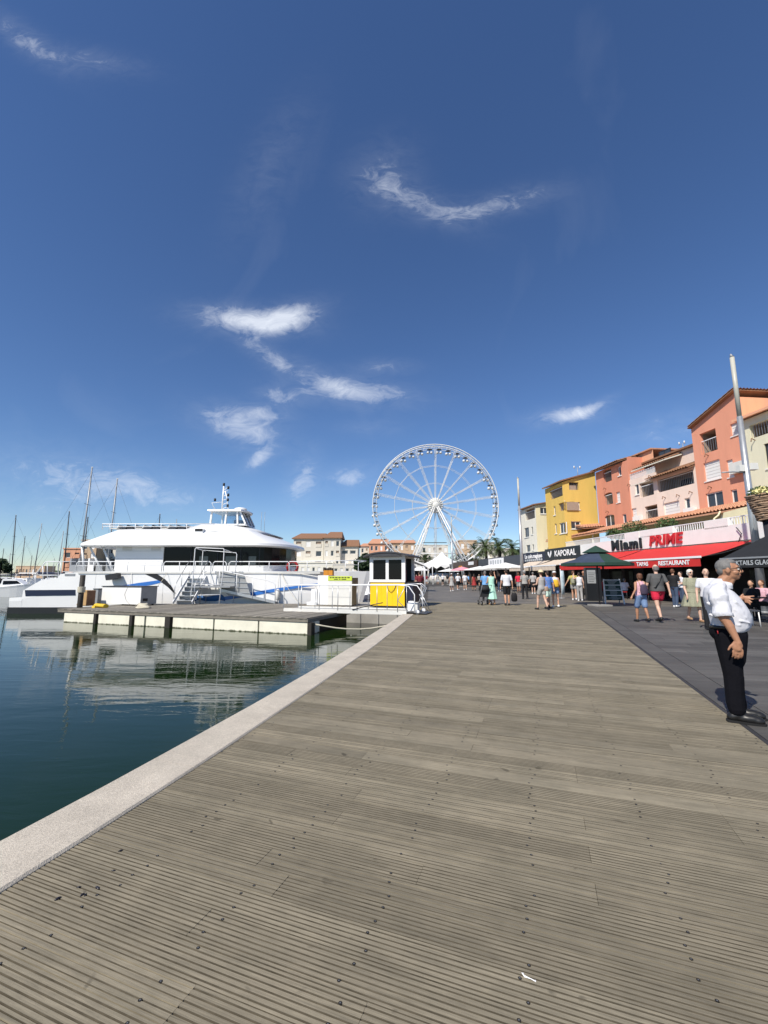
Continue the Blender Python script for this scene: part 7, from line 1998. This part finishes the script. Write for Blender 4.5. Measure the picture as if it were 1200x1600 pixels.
    rg = [ring(.895, .165, -.15, .085, .010), ring(.915, .178, -.18, .116, .014, .5), ring(.955, .186, -.192, .140, .016, 1.2), ring(1.005, .192, -.198, .154, .014, 2), ring(1.06, .196, -.204, .156, .014, 3), ring(1.12, .197, -.214, .146, .014, 4),
          ring(1.19, .198, -.228, .118, .012, 5), ring(1.26, .197, -.236, .080, .009, 6), ring(1.32, .194, -.230, .036, .004, 7), ring(1.365, .170, -.215, -.015, .0), ring(1.40, .115, -.188, -.026), ring(1.425, .085, -.168, -.030)]
    ps = [('l', rg), ('e', (0, -.11, 1.27), (.198, .120, .13)), ('c', (-.17, -.118, 1.325), (.17, -.118, 1.325), .074, .074), ('c', (-.10, -.112, 1.355), (.10, -.112, 1.355), .070, .070), ('c', (.05, -.105, 1.385), (.19, -.12, 1.335), .060, .074), ('c', (-.05, -.105, 1.385), (-.19, -.12, 1.335), .060, .074)]
    for sh, el, fl in ((shR, elR, 1), (shL, elL, -1)):
        e_ = sh.lerp(el, .93); d = (e_-sh).normalized(); s = d.cross(V((0, 1, 0))).normalized(); t = s.cross(d)
        rr = []
        for q in range(8):
            f_ = q/7; c = sh.lerp(e_, f_) + V((.012*fl*math.sin(f_*9), .006*math.sin(f_*13), 0)); r_ = (.070, .077, .078, .077, .077, .078, .079, .078)[q]
            rr.append([c+s*r_*math.cos(2*math.pi*i/16)*(1+.05*math.sin(4*2*math.pi*i/16+q*1.3))+t*r_*1.05*math.sin(2*math.pi*i/16)*(1+.05*math.sin(3*2*math.pi*i/16-q)) for i in range(16)])
        ps += [('l', rr), ('e', sh+V((0, 0, -.005)), (.072, .085, .07))]
    # folds raised on the back and under the arm
    for p0, p1, r0 in (((.15, -.205, 1.20), (.192, -.09, 1.12), .018), ((.15, -.20, 1.08), (.192, -.06, 1.03), .016), ((.185, .0, 1.14), (.165, .09, 1.06), .014), ((.188, -.12, 1.0), (.185, .03, .985), .014), ((.185, .02, 1.22), (.15, .07, 1.14), .012), ((.188, .04, 1.03), (.15, .12, 1.01), .012)):
        ps.append(('c', p0, p1, r0, r0*.5))
    shirt = fix_mesh(blob('shirt', ps, mat('white_shirt_cotton', (.60, .60, .635), .8, var=.04, vs=6, bump=.9, bs=9, stretch=(1.0, 1.0, .55)), body, vx, 4))
    b = MB()
    cr = [[V((r_*math.cos(a), -.092+r_*1.02*math.sin(a)+(.016 if math.sin(a) > 0 else 0), z+(.028 if math.sin(a) < 0 else -.022*math.sin(a)))) for a in [2*math.pi*i/24 for i in range(24)]] for r_, z in ((.104, 1.372), (.096, 1.402), (.080, 1.436), (.072, 1.425), (.076, 1.39))]
    b.loft(cr, caps=False); fix_mesh(b.build('collar', CW, shirt))
    for s, (sh, el) in enumerate(((shR, elR), (shL, elL))):
        e_ = sh.lerp(el, .93); d = (e_-sh).normalized(); q = d.cross(V((0, 1, 0))).normalized(); t = q.cross(d); b = MB()
        b.loft([[e_-d*o_+q*r_*math.cos(2*math.pi*i/20)+t*r_*1.04*math.sin(2*math.pi*i/20) for i in range(20)] for o_, r_ in ((.030, .081), (-.004, .083), (-.006, .075))], caps=False); fix_mesh(b.build('cuff', CW, shirt))
    # trousers
    TR = mat('black_trouser_cloth', (.005, .005, .0075), .9, var=.2, vs=6, bump=.3, bs=14, spec=.15)
    ps = [('e', (0, -.068, .915), (.178, .140, .13)), ('e', (0, -.015, .930), (.172, .135, .11)), ('c', (.07, .035, .87), (.08, .06, .60), .085, .075), ('c', (-.07, .035, .87), (-.08, .06, .60), .085, .075)]
    for h, kn, an in ((hipL, knL, anL), (hipR, knR, anR)):
        ps += [('c', h+V((0, -.02, 0)), kn, .112, .088), ('c', kn, an.lerp(kn, .25), .088, .080), ('c', an.lerp(kn, .3), an+V((0, .008, .045)), .080, .076)]
    fix_mesh(blob('trousers', ps, TR, body, vx, 3))
    b = MB(); b.loft([ring(z, rx, yb, yf, n=28) for z, rx, yb, yf in ((.935, .174, -.200, .085), (.935, .180, -.206, .092), (.968, .180, -.204, .094), (.968, .174, -.196, .086))], caps=False); fix_mesh(b.build('belt', SHB, body))
    b = MB(); b.tube([V((.19, -.05, .96)), V((.205, -.03, .92)), V((.208, -.045, .87))], .006, 6); fix_mesh(b.build('key_clip', M['steel'], body))
    b = MB(); b.tube([V((.165, -.150, .925)), V((.178, -.14, .885))], .005, 6); fix_mesh(b.build('red_tag', M['redseat'], body))
    # shoes
    for an in (anL, anR):
        so = fix_mesh(blob('shoe', [('e', an+V((0, .085, -.036)), (.052, .135, .046)), ('c', an+V((0, -.035, -.035)), an+V((0, .02, -.010)), .047, .048), ('e', an+V((0, .160, -.044)), (.049, .064, .038)), ('c', an+V((0, .03, -.01)), an+V((0, .09, -.03)), .044, .036)], SHB, body, .008, 3))
        b = MB(); b.loft([[an+V((sx_*w_, y_, z_)) for sx_, y_ in ((-1, -.075), (-1.05, .04), (-1, .14), (-.6, .215), (0, .232), (.6, .215), (1, .14), (1.05, .04), (1, -.075), (0, -.088))] for w_, z_ in ((.050, -.085), (.052, -.064))], smooth=False); fix_mesh(b.build('sole', M['rubber'], so))
    # hair: short grey with a high forehead
    fix_mesh(blob('hair', [('e', hc+V((0, -.026, .034)), (.0795, .088, .0835)), ('e', hc+V((0, -.060, -.008)), (.070, .044, .060)), ('e', hc+V((0, .018, .078)), (.058, .056, .034)), ('e', hc+V((.070, -.02, .028)), (.016, .04, .035)), ('e', hc+V((-.070, -.02, .028)), (.016, .04, .035))], HG, body, .007, 2))
    # glasses
    b = MB()
    for s in (-1, 1):
        c = hc+V((s*.034, .108, .004)); b.tube([c+V((.026*math.cos(a*math.pi/6), -.004*abs(math.cos(a*math.pi/6)), .018*math.sin(a*math.pi/6))) for a in range(12)], .0028, 5, closed=True)
        b.tube([hc+V((s*.062, .102, .010)), hc+V((s*.082, .05, .010)), hc+V((s*.086, -.03, .006))], .003, 5)
    b.tube([hc+V((-.010, .112, .006)), hc+V((.010, .112, .006))], .0028, 5); fix_mesh(b.build('glasses', M['black'], body))
    for s in (-1, 1):
        c = hc+V((s*.034, .106, .004)); b = MB(); b.add([c+V((.025*math.cos(a*math.pi/6), 0, .017*math.sin(a*math.pi/6))) for a in range(12)], [list(range(12))]); fix_mesh(b.build('lens', M['glass'], body))
        b = MB(); b.ball(hc+V((s*.034, .082, .004)), (.013, .012, .012), 10, 8); fix_mesh(b.build('eye', M['white_paint'], body))
        b = MB(); b.tube([hc+V((s*.015, .098, .030)), hc+V((s*.036, .098, .035)), hc+V((s*.056, .086, .029))], .0045, 5); fix_mesh(b.build('eyebrow', HG, body))
    b = MB(); b.tube([hc+V((-.026, .093, -.062)), hc+V((0, .103, -.063)), hc+V((.026, .093, -.062))], .0035, 5); fix_mesh(b.build('lip_line', mat('lip', (.22, .07, .06), .6), body))
foreground_man()

PG2 = 'people strolling on the promenade'
person('bald man in a white shirt right behind the foreground man', 1112, 984, 1.66, 158, SKP, ('shirt', CW), ('trousers', CBK), None, SHB, .0, ('down', 'down'), 1.0, vox=.013)
person('white haired woman in an olive green dress walking towards the camera', 1086, 971, 1.66, 176, SKP, ('dress', COL, .50, 1), None, ('bob', HW), SHT, .16, ('down', 'down'), 1.28, vox=.012, fem=True, glasses=True)
person('man in charcoal tee and red shorts seen from behind', 1032, 972, 1.82, -4, SKP, ('tee', CGR), ('short', CRED), ('fringe', HG), SHB, -.22, ('down', 'down'), 1.12, bag=[('strap', SHB)], vox=.012)
person('woman with dark backpack and denim shorts beside the man in red shorts', 1005, 972, 1.53, 6, SKT, ('tank', CPK), ('shorts', CDEN), ('bob', HR_), SHB, .16, ('out', 'down'), 1.12, bag=[('backpack', CPUR), ('straps', CTAN)], vox=.012, fem=True)
person('man in black tee and jeans standing under the red awning', 1056, 949, 1.78, -60, SK, ('tee', CBK), ('trousers', CJ), ('short', HR_), SHW, .08, ('fwd', 'phone'), vox=.015)
person('woman in white top half hidden behind the man in jeans', 1068, 947, 1.66, 80, SKP, ('tee', CW), ('trousers', CJ), ('short', HB), SHW, .0, ('fwd', 'down'), vox=.016, fem=True)
person('person in olive shirt with yellow backpack near the green parasol', 898, 938, 1.76, -25, SK, ('tee', CKH), ('short', CST), ('short', HR_), SHW, .12, ('out', 'phone'), bag=[('backpack', COL), ('straps', CYE)], vox=.016)
person('woman in white top and grey trousers near the menu totem', 907, 939, 1.66, -15, SKP, ('tank', CW), ('trousers', CGY), ('short', HB), SHW, .05, ('up', 'down'), vox=.016, fem=True)
person('dark clothed man standing beside the menu totem', 914, 937, 1.78, 160, SKT, ('tee', CBK), ('trousers', CBK), ('short', HB), SHB, .0, ('phone', 'fwd'), vox=.016)
person('woman in straw hat and grey top carrying a tan bag', 848, 953, 1.68, 20, SKP, ('tank', CGY), ('short', CST), ('short', HR_), SHB, .20, ('fwd', 'down'), hat=('straw', CSTR), bag=[('handbag', CTAN, .16, -.10, .95)], vox=.015, fem=True)
person('man in blue shirt and pale mint shorts in the group of three', 858, 950, 1.68, 12, SK, ('shirt', CBL), ('shorts', CLIM), ('short', HB), SHB, -.12, ('down', 'down'), vox=.015)
person('woman with bright yellow backpack and white cap', 869, 949, 1.66, -8, SK, ('tank', CW), ('short', CDEN), ('short', HR_), SHW, .10, ('down', 'down'), hat=('cap', CW), bag=[('backpack', CYE)], vox=.015, fem=True)
person('man in grey check shirt and dark trousers in mid walk', 821, 936, 1.78, 4, SK, ('shirt', CST), ('trousers', CBK), ('short', HG), SHB, .10, ('fwd', 'down'), hat=('cap', CGY), vox=.016)
person('man in white tee and black shorts carrying a black bag', 793, 946, 1.80, -3, SK, ('tee', CW), ('shorts', CBK), ('short', HB), SHB, -.06, ('down', 'down'), bag=[('carry', CBK)], vox=.015)
person('woman in a flowing mint green dress with the pushchair', 769, 945, 1.70, 8, SK, ('dress', CMINT, .30), None, ('bun', HB), SHT, .10, ('fwd', 'up'), vox=.015, fem=True)
person('man in sky blue tee walking ahead of the mint dress woman', 759, 939, 1.74, 2, SK, ('tee', CSKY), ('trousers', CBK), ('short', HG), SHB, .12, ('fwd', 'fwd'), vox=.018)
person('woman in a dark red dress in front of the white parasols', 741, 923, 1.66, 10, SKT, ('dress', CRD, .55), None, ('long', HB), SHB, .10, ('down', 'down'), vox=.018, fem=True)
person('man in white tee and grey shorts right of the far trio', 727, 922, 1.76, -5, SK, ('tee', CW), ('shorts', CGY), ('short', HB), SHW, .12, ('down', 'down'), vox=.018)
person('man in white tee and black shorts in the far trio', 716, 922, 1.72, 3, SK, ('tee', CW), ('shorts', CBK), ('short', HG), SHW, -.12, ('down', 'down'), hat=('cap', CW), vox=.018)
person('woman in a grey dress left in the far trio', 706, 924, 1.68, 0, SK, ('dress', CGY, .55), None, ('short', HR_), SHW, .12, ('down', 'down'), hat=('cap', CW), vox=.018, fem=True)
person('person in dark top and pale trousers walking behind the kiosk', 656, 938, 1.74, 12, SK, ('tee', CMAR), ('trousers', CGY), ('short', HB), SHW, .2, ('down', 'down'), vox=.018)
FAR_P = [(651, 919, CMAR, CGY, 'man in maroon tee nearest the kiosk in the far crowd'), (660, 917, CBL, CBK, 'person in navy top behind the maroon tee'), (667, 914, CMAR, CW, 'person in maroon top and white trousers in the far crowd'), (677, 913, CW, CGY, 'person in white top left of the far lamp pole'), (684, 914, CGY, CW, 'person in grey top and pale trousers by the far lamp pole'),
         (692, 915, CW, CBK, 'person in white top and black trousers right of the far lamp pole'), (699, 912, CBK, CGY, 'person in black top behind the far trio'), (733, 914, CSKY, CBK, 'person in pale blue top behind the man in white tee'), (749, 916, CST, CBK, 'person in patterned top in the shade of the white parasols'), (781, 924, CBK, CJ, 'person in black top behind the man with the black bag'),
         (811, 926, CRED, CGY, 'person in coral red top under the beige awning'), (834, 928, CGY, CBK, 'person in grey top in the shade under the beige awning'), (672, 909, CW, CBK, 'tiny person in white before the ride pavilion'), (709, 909, CMAR, CBK, 'tiny person in maroon at the far end'), (640+48, 908, CBL, CGY, 'tiny person in blue at the foot of the wheel')]
for i, (px, py, c1, c2, lab) in enumerate(FAR_P):
    person(lab, px, py, 1.62+.03*(i % 6), random.choice((0, 170, 10, -20, 150)), (SK, SKT, SKP)[i % 3], ('tee', c1), (('trousers', 'shorts', 'shorts')[i % 3], c2), (('short', 'bob', 'short')[i % 3], (HB, HR_, HG)[i % 3]), (SHB, SHW)[i % 2], random.choice((-.14, .12, .0)), ('down', 'down'), vox=.024, group='people in the far crowd')
# seated guests
for px, py, fc, c1, hm, lab in ((1180, 968, 110, CBK, HB, 'dark haired guest in black seated at the right edge'), (1196, 966, 100, CPK, HR_, 'guest in pink top cut by the right edge'), (978, 935, -60, CW, HG, 'guest in white seated by the menu easel'), (1019, 939, 20, CBK, HB, 'guest in black seated beneath the TAPAS lettering'), (1078, 943, 150, CGY, HB, 'guest in grey seated behind the olive dress woman'), (944, 932, -80, CRD, HB, 'guest in dark red seated behind the green parasol')):
    person(lab, px, py, 1.70, fc, SK, ('tee', c1), ('trousers', CBK), ('short', hm), SHB, 0, ('fwd', 'fwd'), vox=.018, pose='sit', group='guests seated under the awnings')
bake_all()

# ---- pushchair, shells, scrap of paper
g = G(761, 946)
t = thing('pushchair', 'dark pushchair pushed by the woman in the mint dress', 'pushchair', g+Vector((0, .35, 0)), R(5), local=True)
b = MB(); b.loft([[Vector((x, y, z)) for x in (-.2, .2) for y in ((-.05, .25) if x < 0 else (.25, -.05))] for z in (.40, .75)], smooth=False); b.build('seat', M['blackcloth'], t)
b = MB(); b.loft([[Vector((x, .12+.26*math.cos(a), .72+.26*math.sin(a))) for a in [k*math.pi/6 for k in range(7)]] for x in (-.21, .21)]); b.build('hood', M['blackcloth'], t)
for sx_ in (-.24, .24):
    MB().tube([(sx_, .35, .1), (sx_, 0, .55), (sx_, -.35, 1.0)], .015, 6).build('side_frame', M['greymetal'], t)
    for y in (-.18, .38):
        w_ = MB().cyl((sx_-.025, y, .11), (sx_+.025, y, .11), .11, n=14).build('wheel', M['rubber'], t)
        MB().cyl((sx_-.03, y, .11), (sx_+.03, y, .11), .05, n=10).build('rim', M['greymetal'], w_)
MB().tube([(-.24, -.35, 1.0), (.24, -.35, 1.0)], .017, 6).build('handlebar', M['rubber'], t)
b = MB(); pp = [(-.070, .012), (-.05, .030), (-.045, .012), (.0, -.004), (.055, -.012), (.070, .004), (.072, -.016), (.02, -.026), (-.04, -.006)]
g = G(826, 1529)
b.prism([Vector((x*.36, y*.36, .003+.004*math.sin(x*60))) for x, y in pp], (0, 0, .0015))
o = b.build('paper_scrap', M['letterwhite'], org=None); o.location = g+Vector((0, 0, .001)); o.rotation_euler = (0, 0, R(-22))
tag(o, 'torn white paper scrap lying on the boards', 'paper')
SM = mat('mussel_shell', (.02, .018, .024), .35, var=.4, vs=90)
for k, (px, py, a) in enumerate(((123, 1387, 20), (128, 1399, 80), (152, 1388, -30), (177, 1361, 10), (188, 1330, 35), (90, 1405, 60), (133, 1399, 100))):
    b = MB(); b.loft([[Vector((x, w_*math.cos(t_), max(0.0, h_*math.sin(t_)))) for t_ in [i*math.pi/4 for i in range(8)]] for x, w_, h_ in ((-.022, .003, .003), (-.012, .009, .008), (.004, .011, .010), (.018, .007, .006), (.024, .002, .002))])
    o = b.build('mussel_shell', SM); o.location = G(px, py)+Vector((0, 0, .002)); o.rotation_euler = (0, 0, R(a)); o.scale = (.42+.10*(k % 3),)*3
    tag(o, ('dark mussel shell in the cluster of shells, left of its twin', 'dark mussel shell at the right end of the shell cluster', 'mussel shell lying highest in the shell cluster', 'single mussel shell above the cluster, second from the kerb', 'single mussel shell farthest from the camera near the kerb', 'mussel shell nearest the left edge of the boards', 'smallest mussel shell touching its twin in the cluster')[k], 'shell', 'mussel shell fragments on the boards')
